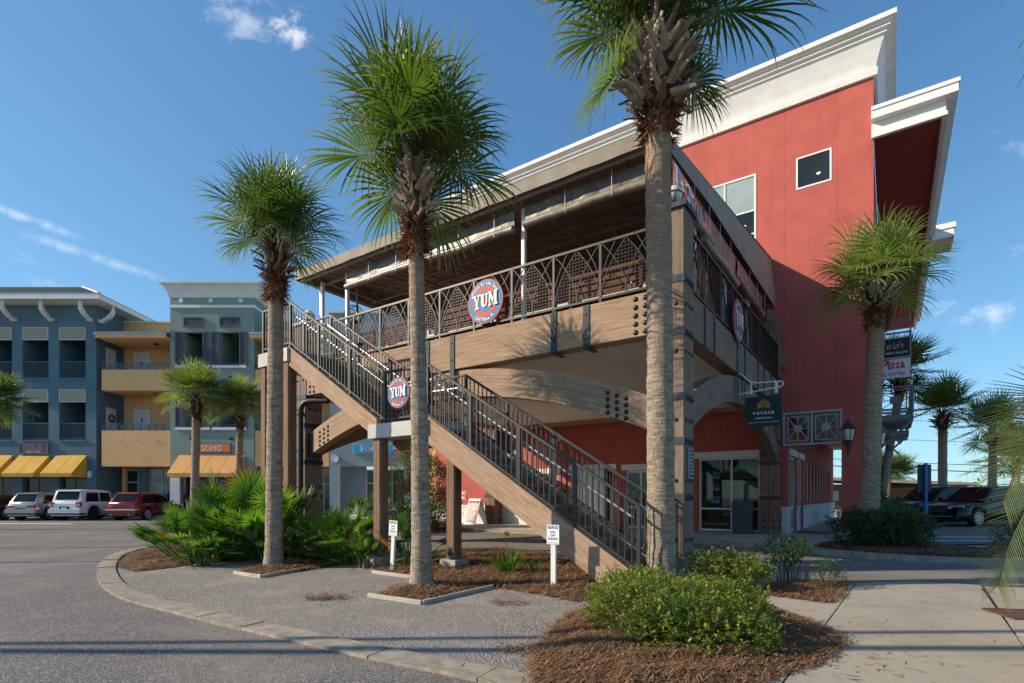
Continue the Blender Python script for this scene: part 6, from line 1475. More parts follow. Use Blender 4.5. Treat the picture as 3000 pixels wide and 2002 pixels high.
rf = ob('roof', MB().add([(XL, FY-1.3, ez), (XR+1.2, FY-1.3, ez), (rx, ry, rz_), (XL, ry, rz_)], [(0, 1, 2, 3)]).add([(XR+1.2, FY-1.3, ez), (XR+1.2, FY+12, ez), (rx, ry+3, rz_), (rx, ry, rz_)], [(0, 1, 2, 3)]), m_tile, bb)
ob('hip_cap', MB().bar((XR+1.2, FY-1.3, ez+.03), (rx, ry, rz_+.03), .25, .10), m_white, rf)
rs = MB()
for k in range(1, 15):
    f = k/15; y = FY-1.3+(ry-FY+1.3)*f; z = ez+(rz_-ez)*f; x1 = XR+1.2+(rx-XR-1.2)*f; rs.box(XL, x1, y-.02, y+.03, z-.03, z+.035)
ob('shingle_courses', rs, m_tile, rf, kind='stuff')
def bracket(x, side=False):
    P = []; n = 9
    for i in range(n+1): a = math.pi/2*i/n; P.append((1.0*math.sin(a)**1.4, FZ(303) + 1.02*(1-math.cos(a))**.9))
    Q = [(p[0] + .10 - .05*i/n if i else .20, p[1] - (.0 if i < 2 else .22*i/n) ) for i, p in enumerate(P)]
    prof_ = [(0, FZ(303)-.12), (.30, FZ(303)-.12)] + [(p[0]+.22*(1-i/n)+.04, p[1]-.34*i/n) for i, p in enumerate(P)][1:] + [P[n]] + P[n-1:0:-1] + [(0, FZ(303)+.15)]
    if side: ob('eave_bracket', MB().extr([(XR + q, x, z) for q, z in prof_], (0, .24, 0)), m_white, bb)
    else: ob('eave_bracket', MB().extr([(x, FY - q, z) for q, z in prof_], (.24, 0, 0)), m_white, bb)
for q in (40, 250, 465, -165): bracket(FX(q) + .45)
bracket(FY + .15, True)
for a, b in ((-31.95, -29.82), (-34.55, -32.42), (-37.15, -35.02)): awning(bb, a, b, FZ(1060), 3.03, 2.78, FY-.02, FY-1.35, m_yawn)
ub = thing('utility_box', 'small white meter box on the blue building corner', 'box', (FX(503), FY-.12, 3.0)); ob('box_body', MB().box(-.1, .12, 0, .12, -.22, .22), m_trim, ub); ob('box_spout', MB().tube([(.12, .05, 0), (.24, .05, -.02)], .05, 8), m_trim, ub)
yo = thing('shop_sign', 'teal sign with pink outlined letters above the yellow awnings', 'sign', ((FX(110)+FX(276))/2, FY-.09, (FZ(995)+FZ(1052))/2)); hw, hh = (FX(276)-FX(110))/2, (FZ(995)-FZ(1052))/2
m_pinks = plain('dusty_pink_paint', (.52, .12, .16)); ob('sign_board', MB().box(-hw, hw, 0, .07, -hh, hh), plain('teal_board', (.05, .10, .125)), yo)
ob('sign_frame', MB().box(-hw, hw, -.02, 0, hh-.035, hh).box(-hw, hw, -.02, 0, -hh, -hh+.035).box(-hw, -hw+.035, -.02, 0, -hh+.035, hh-.035).box(hw-.035, hw, -.02, 0, -hh+.035, hh-.035), m_pinks, yo)
lettering('YOLO', .38, m_pinks, yo, (0.0, -.012, -.09), bold=.012, width=1.32); lettering('Board + Bike', .13, m_wht, yo, (0, -.012, -.27), shear=.3, width=.98)
# --- tan recessed blocks
def tanblock(label, x0, x1, doorx, seed):
    t0 = thing('tan_building', label, 'building', (0, 0, 0)); yb_ = FY + 2.6
    for z0, z1 in ((FZ(697), FZ(580)), (FZ(1122), FZ(922))):
        ob('parapet', MB().box(x0, x1, FY, FY+.2, z0, z1), m_tan, t0); ob('balcony_slab', MB().box(x0, x1, FY+.2, yb_, z0, z0+.2), m_tan, t0)
        xpanel(t0, x0, x1, z1+.0, z1+.5, FY+.05, m_lat, 9, .035, name='balcony_railing')
        for q in (.25, .52, .79): ob('drain_spout', MB().bar((x0+(x1-x0)*q, FY, z1-.68), (x0+(x1-x0)*q, FY-.06, z1-.69), .06, .05), m_tan, t0)
        for k, dx in enumerate(doorx):
            o = ob('door', MB().box(dx, dx+.98, yb_-.05, yb_, z1-.3, z1+1.75), m_door, t0); ob('door_frame', MB().box(dx-.12, dx, yb_-.07, yb_, z1-.3, z1+1.87).box(dx+.98, dx+1.1, yb_-.07, yb_, z1-.3, z1+1.87).box(dx, dx+.98, yb_-.07, yb_, z1+1.75, z1+1.87), m_trim, o)
            ob('door_number', MB().box(dx+.42, dx+.56, yb_-.06, yb_-.05, z1+.95, z1+1.2), m_plum, o)
    ob('back_wall', MB().box(x0-.3, x1, yb_, yb_+.2, 3.0, FZ(330)), m_tan, t0)
    ob('balcony_ceiling', MB().box(x0, x1, FY-.4, yb_, FZ(412), FZ(412)+.12), m_tan, t0)
    ob('eave_fascia', MB().box(x0-.1, x1, FY-.5, FY-.4, FZ(412), FZ(385)), m_tan, t0)
    rf = ob('metal_roof', MB().add([(x0-.2, FY-.55, FZ(384)), (x1, FY-.55, FZ(384)), (x1, yb_, FZ(384)+1.0), (x0-.2, yb_, FZ(384)+1.0)], [(0, 1, 2, 3)]).box(x0-.2, x1, FY-.56, FY-.5, FZ(392), FZ(384)), m_roofmetal, t0)
    for k in range(9): x = x0 + (x1-x0)*k/9; ob('roof_seam', MB().bar((x, FY-.55, FZ(384)+.03), (x, yb_, FZ(384)+1.03), .04, .06), m_roofmetal, rf)
    ob('attic_wall', MB().box(x0-1, x1, yb_+.1, yb_+.3, FZ(384)+.4, FZ(250)), m_tan, t0); ob('parapet_cap', MB().box(x0-1, x1, yb_-.0, yb_+.4, FZ(250), FZ(240)), m_white, t0)
    for z in (FZ(412), FZ(697)): ob('ceiling_light', MB().lathe([(0, -.12), (.16, -.10), (.17, -.03), (.13, 0)], 12, (x0+(x1-x0)*.66, FY+1.0, z)), m_iron, t0)
    # shop front
    ob('shop_side', MB().box(x0, x0+.25, FY+2.0, FY+2.7, 0, FZ(1122)), m_tan, t0); ob('room_back', MB().box(x0, x1, FY+4.5, FY+4.6, 0, 3.6), m_dark, t0)
    w0 = x0+1.9
    win(t0, w0, x1-.05, .15, FZ(1122)-.1, FY+2.2, .08, mx=(w0+(x1-w0)*.33, w0+(x1-w0)*.66), mz=(2.35,), pane=m_glass, name='shop_window', frame=m_cream)
    win(t0, x0+.1, x0+1.1, .1, FZ(1122)-.1, FY+2.2, .10, mz=(2.5,), frame=m_cream, name='shop_door'); ob('pier', MB().box(x0+1.12, w0-.02, FY+2.1, FY+2.5, 0, FZ(1122)), m_blue if seed == 1 else m_tan, t0)
    if seed == 1:
        ob('poster', MB().box(w0+.2, w0+1.05, FY+2.6, FY+2.63, .9, 2.3), M('turquoise_poster', (.05, .42, .52), .6, .5, 2, 0), t0); ob('clothes_rack', MB().box(w0+2.2, w0+2.9, FY+2.7, FY+2.9, .7, 1.7), M('navy_cloth', (.03, .05, .14), .9, .4, 5, 0), t0)
        for k in range(6): ob('picket', MB().box(w0+1.95+k*.12, w0+2.02+k*.12, FY+1.9, FY+1.93, .1, 1.15), m_trim, t0)
    return t0
tanblock('tan stucco block with balconies between the blue and the green buildings', XR+.38, FX(953), (-28.2,), 1)
tanblock('tan stucco block with balconies right of the green building, half behind the leftmost tall palm', FX(1428), -12.85, (-15.2, -17.2), 2)
bdoor = ob('door', MB().box(XR, XR+.04, FY+.9, FY+1.85, FZ(580)-.3, FZ(580)+1.8).box(XR, XR+.04, FY+.9, FY+1.85, FZ(922)-.3, FZ(922)+1.8), m_door, bb, kind='stuff')
wr = thing('door_wreath', 'dark round wreath on the white door of the middle floor', 'wreath', (XR+.08, FY+1.38, FZ(922)+1.05)); ob('wreath_ring', MB().tube([(0, .24*math.cos(a), .24*math.sin(a)) for a in [i*math.pi/8 for i in range(17)]], .07, 6, False), m_leaf_d, wr)
# --- green building
gb_ = thing('green_building', 'sage green building with plum shutters and a flared white cornice', 'building', (0, 0, 0)); GX0, GX1 = FX(955), FX(1425)
ops = [(FX(1030), FX(1140)), (FX(1232), FX(1345))]; gh_ = []
for a, b in ops:
    for dz in (0, 347): gh_.append((a-GX0, b-GX0, FZ(555+dz), FZ(372+dz)))
gh_.append((FX(1015)-GX0, FX(1380)-GX0, .1, 2.9))
ob('wall', MB().wall((GX0, FY-.05, 0), (1, 0, 0), (0, 1, 0), GX1-GX0, FZ(178), .3, gh_), m_green, gb_)
ob('side_wall', MB().box(GX1-.3, GX1-.003, FY+.25, FY+9, 0, FZ(178)), m_green, gb_); ob('side_wall', MB().box(GX0+.003, GX0+.3, FY+.25, FY+9, FZ(400), FZ(178)), m_green, gb_); ob('back_wall', MB().box(GX0+.3, GX1-.3, FY+2.6, FY+2.8, 3, FZ(178)), m_green, gb_)
mb = MB(); prev = None
for e, z in ((.03, FZ(180)), (.06, FZ(176)), (.12, FZ(150)), (.30, FZ(122)), (.42, FZ(112)), (.50, FZ(111)), (.50, FZ(102)), (.0, FZ(101))):
    ring = [(GX0-e, FY+9, z), (GX0-e, FY-.05-e, z), (GX1+e, FY-.05-e, z), (GX1+e, FY+9, z)]
    if prev:
        for k in range(3): mb.quad(prev[k], prev[k+1], ring[k+1], ring[k])
    prev = ring
ob('cornice', mb, m_white, gb_); ob('band', MB().box(GX0-.05, GX1+.05, FY-.12, FY-.05, FZ(236), FZ(220)).box(GX1-.0, GX1+.05, FY-.05, FY+9, FZ(236), FZ(220)), m_trim, gb_); ob('roof_deck', MB().box(GX0, GX1, FY, FY+9, FZ(178), FZ(120)), m_white, gb_)
for q in (1018, 1185, 1352): ob('square_boss', MB().box(FX(q-11), FX(q+11), FY-.14, FY-.05, FZ(207), FZ(186)), m_trim, gb_)
for dz in (0, 347):
    if dz == 0:
        for a, b in ((1031, 1140), (1233, 1344)): slats(gb_, FX(a), FX(b), FZ(342), FZ(289), FY-.13, m_plum, m_plum, 9)
    for a, b in ((985, 1029), (1140, 1184), (1187, 1231), (1345, 1390)): slats(gb_, FX(a), FX(b), FZ(556+dz), FZ(370+dz), FY-.13, m_plum, m_plum, 26, 'shutter')
    for a, b in ((988, 1178), (1193, 1383)): ob('sill', MB().box(FX(a), FX(b), FY-.16, FY-.05, FZ(572+dz), FZ(558+dz)), m_trim, gb_)
    for a, b in ops:
        ob('side_partition', MB().box(a-.3, a, FY+.25, FY+2.6, FZ(555+dz), FZ(372+dz)), m_green, gb_); ob('balcony_floor', MB().box(a, b, FY+.25, FY+2.6, FZ(565+dz), FZ(556+dz)), m_green, gb_); xpanel(gb_, a+.02, b-.02, FZ(555+dz), FZ(538+dz)+.02, FY+.3, m_lat, 3, .03, name='balcony_railing')
    ob('door', MB().box(FX(1320), FX(1345)+.4, FY+2.52, FY+2.6, FZ(555+dz), FZ(475+dz)), m_door, gb_)
    for a in (1077, 1297): ob('wall_vent', MB().box(FX(a-13), FX(a+13), FY-.10, FY-.05, FZ(627+dz), FZ(617+dz)), m_void, gb_)
ob('pilaster', MB().box(FX(957), FX(1012), FY-.12, FY-.05, 0, 2.75), m_white, gb_); win(gb_, FX(1015), FX(1380), .1, 2.9, FY+.5, .1, mx=(FX(1130), FX(1250)), mz=(1.0,), frame=m_plum, name='shop_window')
awning(gb_, -23.32, -18.74, FZ(1060), 3.03, 2.76, FY-.07, FY-1.4, m_pawn)
sh = thing('shop_sign', 'orange sign with white art deco letters in a teal frame on the green building', 'sign', (FX(1201), FY-.12, (FZ(993)+FZ(1047))/2)); hw, hh = (FX(1298)-FX(1105))/2, (FZ(993)-FZ(1047))/2
ob('sign_board', MB().box(-hw, hw, 0, .07, -hh, hh), plain('teal_frame_board', (.03, .14, .18)), sh); ob('sign_face', MB().box(-hw+.05, hw-.05, -.02, 0, -hh+.05, hh-.05), plain('orange_sign_face', (.80, .19, .045)), sh); lettering('SOHO', .40, m_wht, sh, (-.10, -.03, -.2), bold=.0, width=1.5)
# --- grey blue building with the blue sign
ab = thing('grey_blue_building', 'grey blue building with a blue shop sign, seen under the stairs', 'building', (0, 0, 0)); AX0, AX1 = -12.8, -6.4
ob('wall', MB().wall((AX0, FY, 0), (1, 0, 0), (0, 1, 0), AX1-AX0, 14.3, .3, [(.75, 5.2, .1, 3.56), (1.0, 2.0, 9.3, 11.5), (3.6, 4.6, 9.3, 11.5)]), m_grblue, ab); ob('side_wall', MB().box(AX1-.3, AX1-.003, FY+.3, FY+8, 0, 14.3), m_grblue, ab); ob('roof_cap', MB().box(AX0-.1, AX1+.1, FY-.1, FY+8, 14.3, 14.5), m_white, ab)
ob('recess_wall', MB().box(AX0+.3, AX0+2.2, FY+1.4, FY+1.5, 0, 3.7), m_grblue, ab); win(ab, AX0+2.2, AX0+5.3, .8, 3.4, FY+1.3, .09, mx=(AX0+3.1, AX0+4.1), mz=(2.4,), frame=m_cream, name='shop_window'); win(ab, 1.0+AX0, 2.0+AX0, 9.3, 11.5, FY+.1, .08); win(ab, 3.6+AX0, 4.6+AX0, 9.3, 11.5, FY+.1, .08)
a3 = thing('shop_sign', 'bright blue sign with a sun between pale letters on the grey blue building', 'sign', (-9.75, FY-.09, (1.45+(1455-1315)*.02394)));
ob('sign_board', MB().box(-1.40, 1.40, 0, .07, -.34, .34), plain('pale_blue_frame', (.30, .48, .55)), a3); ob('sign_face', MB().box(-1.34, 1.34, -.02, 0, -.28, .28), plain('bright_blue_face', (.03, .38, .72)), a3)
lettering('3', .34, m_wht, a3, (-.78, -.03, -.17), bold=.02); lettering('A', .34, m_wht, a3, (.02, -.03, -.17), bold=.02); lettering('O', .30, plain('sun_gold', (.80, .42, .03)), a3, (-.37, -.03, -.15), bold=.02)
rb_ = MB()
for k in range(12): a = k*math.pi/6; rb_.bar((-.37+.2*math.cos(a), -.03, .2*math.sin(a)), (-.37+.27*math.cos(a), -.03, .27*math.sin(a)), .006, .025)
ob('sun_rays', rb_, plain('sun_ray_gold', (.80, .42, .03)), a3, kind='stuff')
wl = thing('round_wall_lamp', 'round white lamp on the grey blue building below the blue sign', 'lamp', (-12.4, FY-.12, 4.1)); ob('lamp_disc', MB().disc((0, 0, 0), .26, 20, 'y', .12), m_globe, wl); ob('lamp_rim', MB().tube([(.27*math.cos(a), .0, .27*math.sin(a)) for a in [i*math.pi/10 for i in range(21)]], .02, 6, False), m_greypaint, wl)

# ------------------------------------------------------------------ cars
def paint(name, col, metal=.35, rough=.22):
    m, t, b = base(name); b.inputs['Base Color'].default_value = (*col, 1); b.inputs['Metallic'].default_value = metal; b.inputs['Roughness'].default_value = rough; b.inputs['Coat Weight'].default_value = .35; b.inputs['Coat Roughness'].default_value = .08; return m
m_tyre = M('tyre_rubber', (.016, .016, .017), .85, .2, 20, .2, 60); m_rim = M('alloy_rim', (.50, .50, .52), .3, .05, 8, 0, metal=.8); m_rimd = M('black_rim', (.02, .02, .022), .4, .1, 8, 0); m_cglass = M('tinted_car_glass', (.010, .012, .014), .12, .3, 3, 0, spec=.28)
m_tail = M('red_tail_lamp', (.42, .012, .012), .15, .1, 9, 0, spec=.8, coat=.6); m_clear_l = M('clear_lamp', (.55, .55, .58), .12, .2, 12, 0, spec=.9, coat=.6); m_trimb = M('black_trim', (.018, .018, .02), .55, .1, 8, 0); m_chrome = M('chrome', (.75, .75, .77), .12, .03, 5, 0, metal=1.0); m_plate = plain('pale_number_plate', (.55, .58, .55))
def suv(label, loc, rz, pm, L=4.75, W=1.9, H=1.76, rims=None, boxy=.5, wr=.37, cladding=False, group='cars parked in front of the shops', chrome=False, lamps='wide', bump=True, roofrail=True, dpillar=.42):
    t0 = thing('parked_car', label, 'car', loc, rz, group); hw = W/2; ya, yb2 = L*.205, L*.79; belt = H*.60; sill = .30
    def top(y):
        f = y/L
        if f < .02: return belt - .12 + 6*f
        if f < .68: return belt + .02*math.sin(f*4)
        g = (f-.68)/.32; return belt*(1 - .02*g) - .02 - (.12 if boxy > .6 else .20)*g**2.2 - (.15 if g > .96 else 0)
    def half(y):
        f = y/L; e = min(f, 1-f)*L; return hw*(1 - .13*max(0, 1 - e/.55)**2)
    def bot(y):
        z = sill
        for yw in (ya, yb2):
            d = abs(y-yw); q = wr + .075
            if d < q: z = max(z, wr + math.sqrt(q*q - d*d))
        return z
    ys = sorted(set([L*i/60 for i in range(61)] + [yw + s_*(wr+.075) for yw in (ya, yb2) for s_ in (-1.0, -.97, -.9, .9, .97, 1.0)])); mb = MB(); rings = []
    for y in ys:
        h, zt, zb = half(y), top(y), bot(y); zm = max(zb+.02, .62*zt); pts = [(h*.80, zb), (h*.985, zb+.012), (h*1.0, max(zb+.016, zm*.85)), (h*.985, max(zb+.02, zt-.10)), (h*.93, zt-.025), (h*.80, zt), (0, zt+.03)]
        rings.append([(-x, y, z) for x, z in pts] + [(x, y, z) for x, z in reversed(pts[:-1])])
    n = len(rings[0])
    for a, b in zip(rings, rings[1:]):
        for k in range(n-1): mb.quad(a[k], a[k+1], b[k+1], b[k])
    mb.add(rings[0], [tuple(range(n-1, -1, -1))]); mb.add(rings[-1], [tuple(range(n))])
    o = ob('body', mb, pm, t0); b_ = bmesh.new(); b_.from_mesh(o.data); bmesh.ops.remove_doubles(b_, verts=b_.verts, dist=.0005); bmesh.ops.recalc_face_normals(b_, faces=b_.faces); b_.to_mesh(o.data); b_.free()
    for p in o.data.polygons: p.use_smooth = len(p.vertices) < 5
    ob('underbody', MB().box(-hw*.78, hw*.78, .25, L-.25, .24, .60), m_trimb, t0)
    # glasshouse: painted shell with rounded ends, glass panels set on it
    yr0, yr1, yf1, yf0 = .03*L, .03*L + .20 + .55*(1-boxy)*.8, .52*L - .1*boxy, .72*L; wb, wt, zt = hw*.92, hw*(.70 + .09*boxy), H - .04; b0 = belt - .05
    def ztop(y):
        if y < yr1: q = max(0, (y-yr0)/(yr1-yr0)); return b0 + (zt-b0)*(1-(1-q)**1.45)
        if y > yf1: q = max(0, (yf0-y)/(yf0-yf1)); return b0 + (zt-b0)*(1-(1-q)**1.30)
        return zt + .045*math.sin(math.pi*(y-yr1)/(yf1-yr1))
    def wide(z, y): return (wb + (wt-wb)*(z-b0)/(zt-b0)) * (1 - .05*max(0, 1-(y-yr0)/.3)**2)
    def prof_(y):
        z = ztop(y); hgt = z-b0; r_ = min(.13, hgt*.6); pts = [(wide(b0 + hgt*f*(1 - r_/max(hgt, .01)), y), b0 + hgt*f*(1 - r_/max(hgt, .01))) for f in (0, .5, 1)]
        xe = wide(z-r_, y); pts += [(xe - r_*(1-math.cos(a)), z - r_ + r_*math.sin(a)) for a in (.4, .8, 1.2, 1.57)]; pts.append((0, z + .02)); return pts
    gs = [yr0 + (yr1-yr0)*i/7 for i in range(8)] + [yr1 + (yf1-yr1)*i/8 for i in range(1, 9)] + [yf1 + (yf0-yf1)*i/7 for i in range(1, 8)]; gm = MB(); pr = None
    for y in gs:
        P_ = prof_(y); row = [(-x, y, z) for x, z in P_] + [(x, y, z) for x, z in reversed(P_[:-1])]
        if pr: gm.add(pr + row, [(k, k+1, k+1+len(row), k+len(row)) for k in range(len(row)-1)], None, True)
        pr = row
    o = ob('roof', gm, pm, t0); b_ = bmesh.new(); b_.from_mesh(o.data); bmesh.ops.remove_doubles(b_, verts=b_.verts, dist=.002); bmesh.ops.recalc_face_normals(b_, faces=b_.faces); b_.to_mesh(o.data); b_.free()
    def pane(fn): ob('window', MB().grid(fn, 8, 5), m_cglass, t0)
    def rr(u, v, k): return u, v
    def rear(u, v):
        y = yr0 + (yr1-yr0)*(.16 + .66*v); z = ztop(y); x = (2*u-1)*(wide(z, y) - .15)*(1 - .05*(2*v-1)**2); return (x, y - .012, z + .022)
    def front(u, v):
        y = yf0 - (yf0-yf1)*(.05 + .84*v); z = ztop(y); return ((1-2*u)*(wide(z, y) - .12), y + .012, z + .024)
    pane(rear); pane(front)
    zs0, zs1 = belt + .02, zt - .13
    for s_ in (-1, 1):
        for ya_, yb_, ka, kb in ((yr0 + dpillar, .315*L, .16 + .25*(1-boxy), 0.0), (.335*L, .515*L, 0, 0), (.535*L, yf0 - .16, 0, -(yf0-yf1)*.72)):
            def sidew(u, v):
                a_, c_ = ya_ + ka*v, yb_ + kb*v; y = a_ + (c_-a_)*u; z = zs0 + (zs1-zs0)*v; return (s_*(wide(z, yr0 + .5) + .007), y, z)
            if s_ > 0: pane(sidew)
            else: pane(lambda u, v: sidew(1-u, v))
    sp = ob('roof_spoiler', MB().extr([(-wt*.94, yr1-.20, zt-.035), (wt*.94, yr1-.20, zt-.035), (wt*.94, yr1+.05, zt+.035), (-wt*.94, yr1+.05, zt+.035)], (0, 0, -.04)), pm, t0)
    ob('bumper', MB().extr([(-hw*.93, -.05, .36), (hw*.93, -.05, .36), (hw*.99, .35, .36), (-hw*.99, .35, .36)], (0, 0, .10)), m_trimb, t0); ob('bumper_skin', MB().extr([(-hw*.93, -.055, .465), (hw*.93, -.055, .465), (hw*.99, .35, .465), (-hw*.99, .35, .465)], (0, 0, .158)), pm, t0); ob('bumper_top', MB().extr([(-hw*.92, -.07, .625), (hw*.92, -.07, .625), (hw*.99, .2, .625), (-hw*.99, .2, .625)], (0, 0, .07)), pm if not chrome else m_chrome, t0)
    zl = belt - .24
    for s_ in (-1, 1):
        if lamps == 'wide': l_ = MB().extr([(s_*hw*.40, -.020, zl+.02), (s_*hw*.90, .03, zl-.02), (s_*hw*.90, .03, zl+.16), (s_*hw*.42, -.020, zl+.13)], (0, -.03, 0)).extr([(s_*hw*.90, .03, zl-.01), (s_*(hw*.97), .32, zl+.06), (s_*(hw*.97), .32, zl+.15), (s_*hw*.90, .03, zl+.15)], (s_*.03, -.01, 0))
        else: l_ = MB().box(s_*hw*.82 - .14, s_*hw*.82 + .14, -.03, .10, zl-.06, zl+.24)
        ob('tail_lamp', l_, m_tail, t0)
        if lamps != 'wide': ob('lamp_lens', MB().box(s_*hw*.82 - .10, s_*hw*.82 + .10, -.036, -.03, zl+.02, zl+.10), m_clear_l, t0)
        ob('headlamp', MB().extr([(s_*hw*.45, L-.05, belt-.30), (s_*hw*.93, L-.30, belt-.26), (s_*hw*.93, L-.30, belt-.13), (s_*hw*.45, L-.05, belt-.20)], (0, .05, 0)), m_clear_l, t0)
        ob('mirror', MB().box(s_*(hw+.02) - .10*(s_ < 0), s_*(hw+.02) + .10*(s_ > 0), .655*L, .655*L+.09, belt+.02, belt+.17), pm, t0)
        for y in (.37*L, .58*L): ob('door_handle', MB().box(s_*hw*.985 - .02, s_*hw*.985 + .02, y, y+.17, belt-.18, belt-.15), pm if not chrome else m_chrome, t0)
        if cladding:
            cm = MB()
            for yw in (ya, yb2): cm.tube([(s_*hw*.99, yw + (wr+.085)*math.cos(a), wr + (wr+.085)*math.sin(a)) for a in [math.pi*i/14 for i in range(15)]], .035, 6, False)
            ob('arch_cladding', cm, m_trimb, t0)
        if roofrail: ob('roof_rail', MB().tube([(s_*wt*.92, yr1+.1, zt+.04), (s_*wt*.92, yr1+.25, zt+.10), (s_*wt*.92, yf1-.25, zt+.10), (s_*wt*.92, yf1-.1, zt+.04)], .018, 6), m_trimb, t0)
        for yw in (ya, yb2):
            wt_ = ob('wheel', MB().tube([(s_*(hw-.25), yw, wr), (s_*(hw-.01), yw, wr)], [wr-.02, wr-.02], 28).lathe([(wr-.02, 0), (wr, .03)], 4, (0, 0, -50)) if False else MB().tube([(s_*(hw-.25), yw, wr), (s_*(hw-.23), yw, wr), (s_*(hw-.03), yw, wr), (s_*(hw-.005), yw, wr)], [wr-.03, wr, wr, wr-.035], 28), m_tyre, t0)
            rm = MB(); xo = s_*(hw+.002); rr = wr*.66
            rm.tube([(xo, yw + rr*math.cos(a), wr + rr*math.sin(a)) for a in [math.pi*i/12 for i in range(25)]], .018, 6, False)
            for k in range(10):
                a = k*math.pi/5; da = .10; rm.add([(xo, yw + .05*math.cos(a-.5), wr + .05*math.sin(a-.5)), (xo, yw + .05*math.cos(a+.5), wr + .05*math.sin(a+.5)), (xo, yw + rr*math.cos(a+da), wr + rr*math.sin(a+da)), (xo, yw + rr*math.cos(a-da), wr + rr*math.sin(a-da))], [(0, 1, 2, 3)])
            ob('rim', rm, rims or m_rim, wt_)
            ob('wheel_well', MB().box(s_*(hw*.55) - .16, s_*(hw*.55) + .16, yw-wr-.05, yw+wr+.05, .3, wr*2+.04), m_trimb, t0)
    ob('number_plate', MB().box(-.16, .16, -.035, -.01, zl-.22, zl-.08), m_plate, t0); ob('plate_recess', MB().box(-.30, .30, -.012, .0, zl-.26, zl-.02), m_trimb if not chrome else pm, t0)
    ob('grille', MB().box(-hw*.42, hw*.42, L-.05, L+.01, .62, belt-.16), m_trimb, t0)
    for k in range(4): ob('grille_bar', MB().box(-hw*.42, hw*.42, L+.01, L+.03, .66+k*.09, .69+k*.09), m_chrome, t0)
    ob('front_bumper', MB().extr([(-hw*.90, L-.10, .30), (hw*.90, L-.10, .30), (hw*.84, L+.05, .30), (-hw*.84, L+.05, .30)], (0, 0, .30)), pm, t0); ob('bumper_trim', MB().box(-hw*.72, hw*.72, L+.05, L+.065, .44, .47), m_chrome, t0)
    for s_ in (-.5, .5): ob('exhaust', MB().tube([(s_*hw*1.1, .1, .34), (s_*hw*1.1, -.07, .34)], .035, 8), m_chrome, t0)
    return t0
p_white = paint('white_car_paint', (.70, .71, .72), .0, .25); p_silver = paint('silver_car_paint', (.36, .36, .37), .65, .25); p_red = paint('deep_red_car_paint', (.22, .012, .018), .35, .2); p_black = paint('black_car_paint', (.006, .007, .010), .0, .32); p_black.node_tree.nodes['Principled BSDF'].inputs['Coat Weight'].default_value = .12; p_black.node_tree.nodes['Principled BSDF'].inputs['Specular IOR Level'].default_value = .3; p_dark = paint('dark_brown_car_paint', (.035, .028, .028), .4, .2)
suv('white boxy off road vehicle parked between the silver and the red cars', (-26.45, 32.0, 0), 0, p_white, 4.85, 2.0, 1.86, m_rimd, .85, .40, True, lamps='tall', dpillar=.30)
suv('deep red car with wide red tail lamps, rightmost of the parked row', (-23.3, 32.25, 0), R(-1), p_red, 4.75, 1.95, 1.70, None, .30, .37, False, chrome=True, roofrail=False)
suv('silver car parked left of the white off road vehicle', (-29.05, 32.0, 0), R(1), p_silver, 4.6, 1.88, 1.70, None, .35, .36, True)
suv('dark car cut off by the left edge of the picture', (-31.95, 32.2, 0), 0, p_dark, 4.8, 1.9, 1.55, None, .3, .36, False, roofrail=False)
def carpos(ax, ay, rz, L, hw): c, s_ = math.cos(rz), math.sin(rz); lx, ly = -hw, L*.79; return (ax - (c*lx - s_*ly), ay - (s_*lx + c*ly), .12)
suv('glossy black car behind the blue sign post, nearest the ramp', carpos(20.3, 23.6, R(105), 4.95, .95), R(105), p_black, 4.95, 1.98, 1.80, None, .4, .39, False, 'black cars at the right')
suv('glossy black pickup nosed car just beyond the nearer black one', carpos(20.6, 26.9, R(104), 5.2, .95), R(104), p_black, 5.2, 2.0, 1.86, None, .75, .40, False, 'black cars at the right')

# ------------------------------------------------------------------ far right: sign post, poles, wires, low building
bs_ = thing('blue_sign_post', 'blue painted post carrying the back of a dark sign', 'sign', (15.35, 20.1, .12)); m_bpost = plain('blue_post_paint', (.02, .16, .42))
ob('sign_post', MB().bar((0, 0, 0), (0, 0, 2.55), .09, .09, (0, 1, 0)), m_bpost, bs_); ob('sign_plate', MB().box(-.25, .25, -.10, -.06, 1.45, 2.5).box(-.05, .05, -.075, -.06, 1.4, 2.5) if False else MB().box(-.25, .25, .05, .08, 1.50, 2.52), plain('dark_sign_back', (.035, .045, .075)), bs_)
up = thing('utility_pole', 'weathered wooden utility pole beyond the right balcony', 'utility pole', (35.5, 51.0, 0)); ob('pole', MB().tube([(0, 0, 0), (0, 0, 9.2)], [.2, .14], 10), m_woodpost, up); ob('crossarm', MB().bar((-1.1, 0, 8.6), (1.1, 0, 8.6), .12, .12).bar((-.8, 0, 8.0), (.0, 0, 7.6), .07, .07), m_woodpost, up); ob('insulator', MB().tube([(-1, 0, 8.66), (-1, 0, 8.85)], .06, 6).tube([(1, 0, 8.66), (1, 0, 8.85)], .06, 6), m_greypaint, up, kind='stuff')
wp = thing('steel_pole', 'slim white steel pole left of the wooden utility pole', 'pole', (34.6, 50.0, 0)); ob('pole', MB().tube([(0, 0, 0), (0, 0, 7.0)], .10, 8), m_trim, wp); ob('pole_cap', MB().tube([(0, 0, 7.0), (0, 0, 7.15)], .13, 8), m_trim, wp)
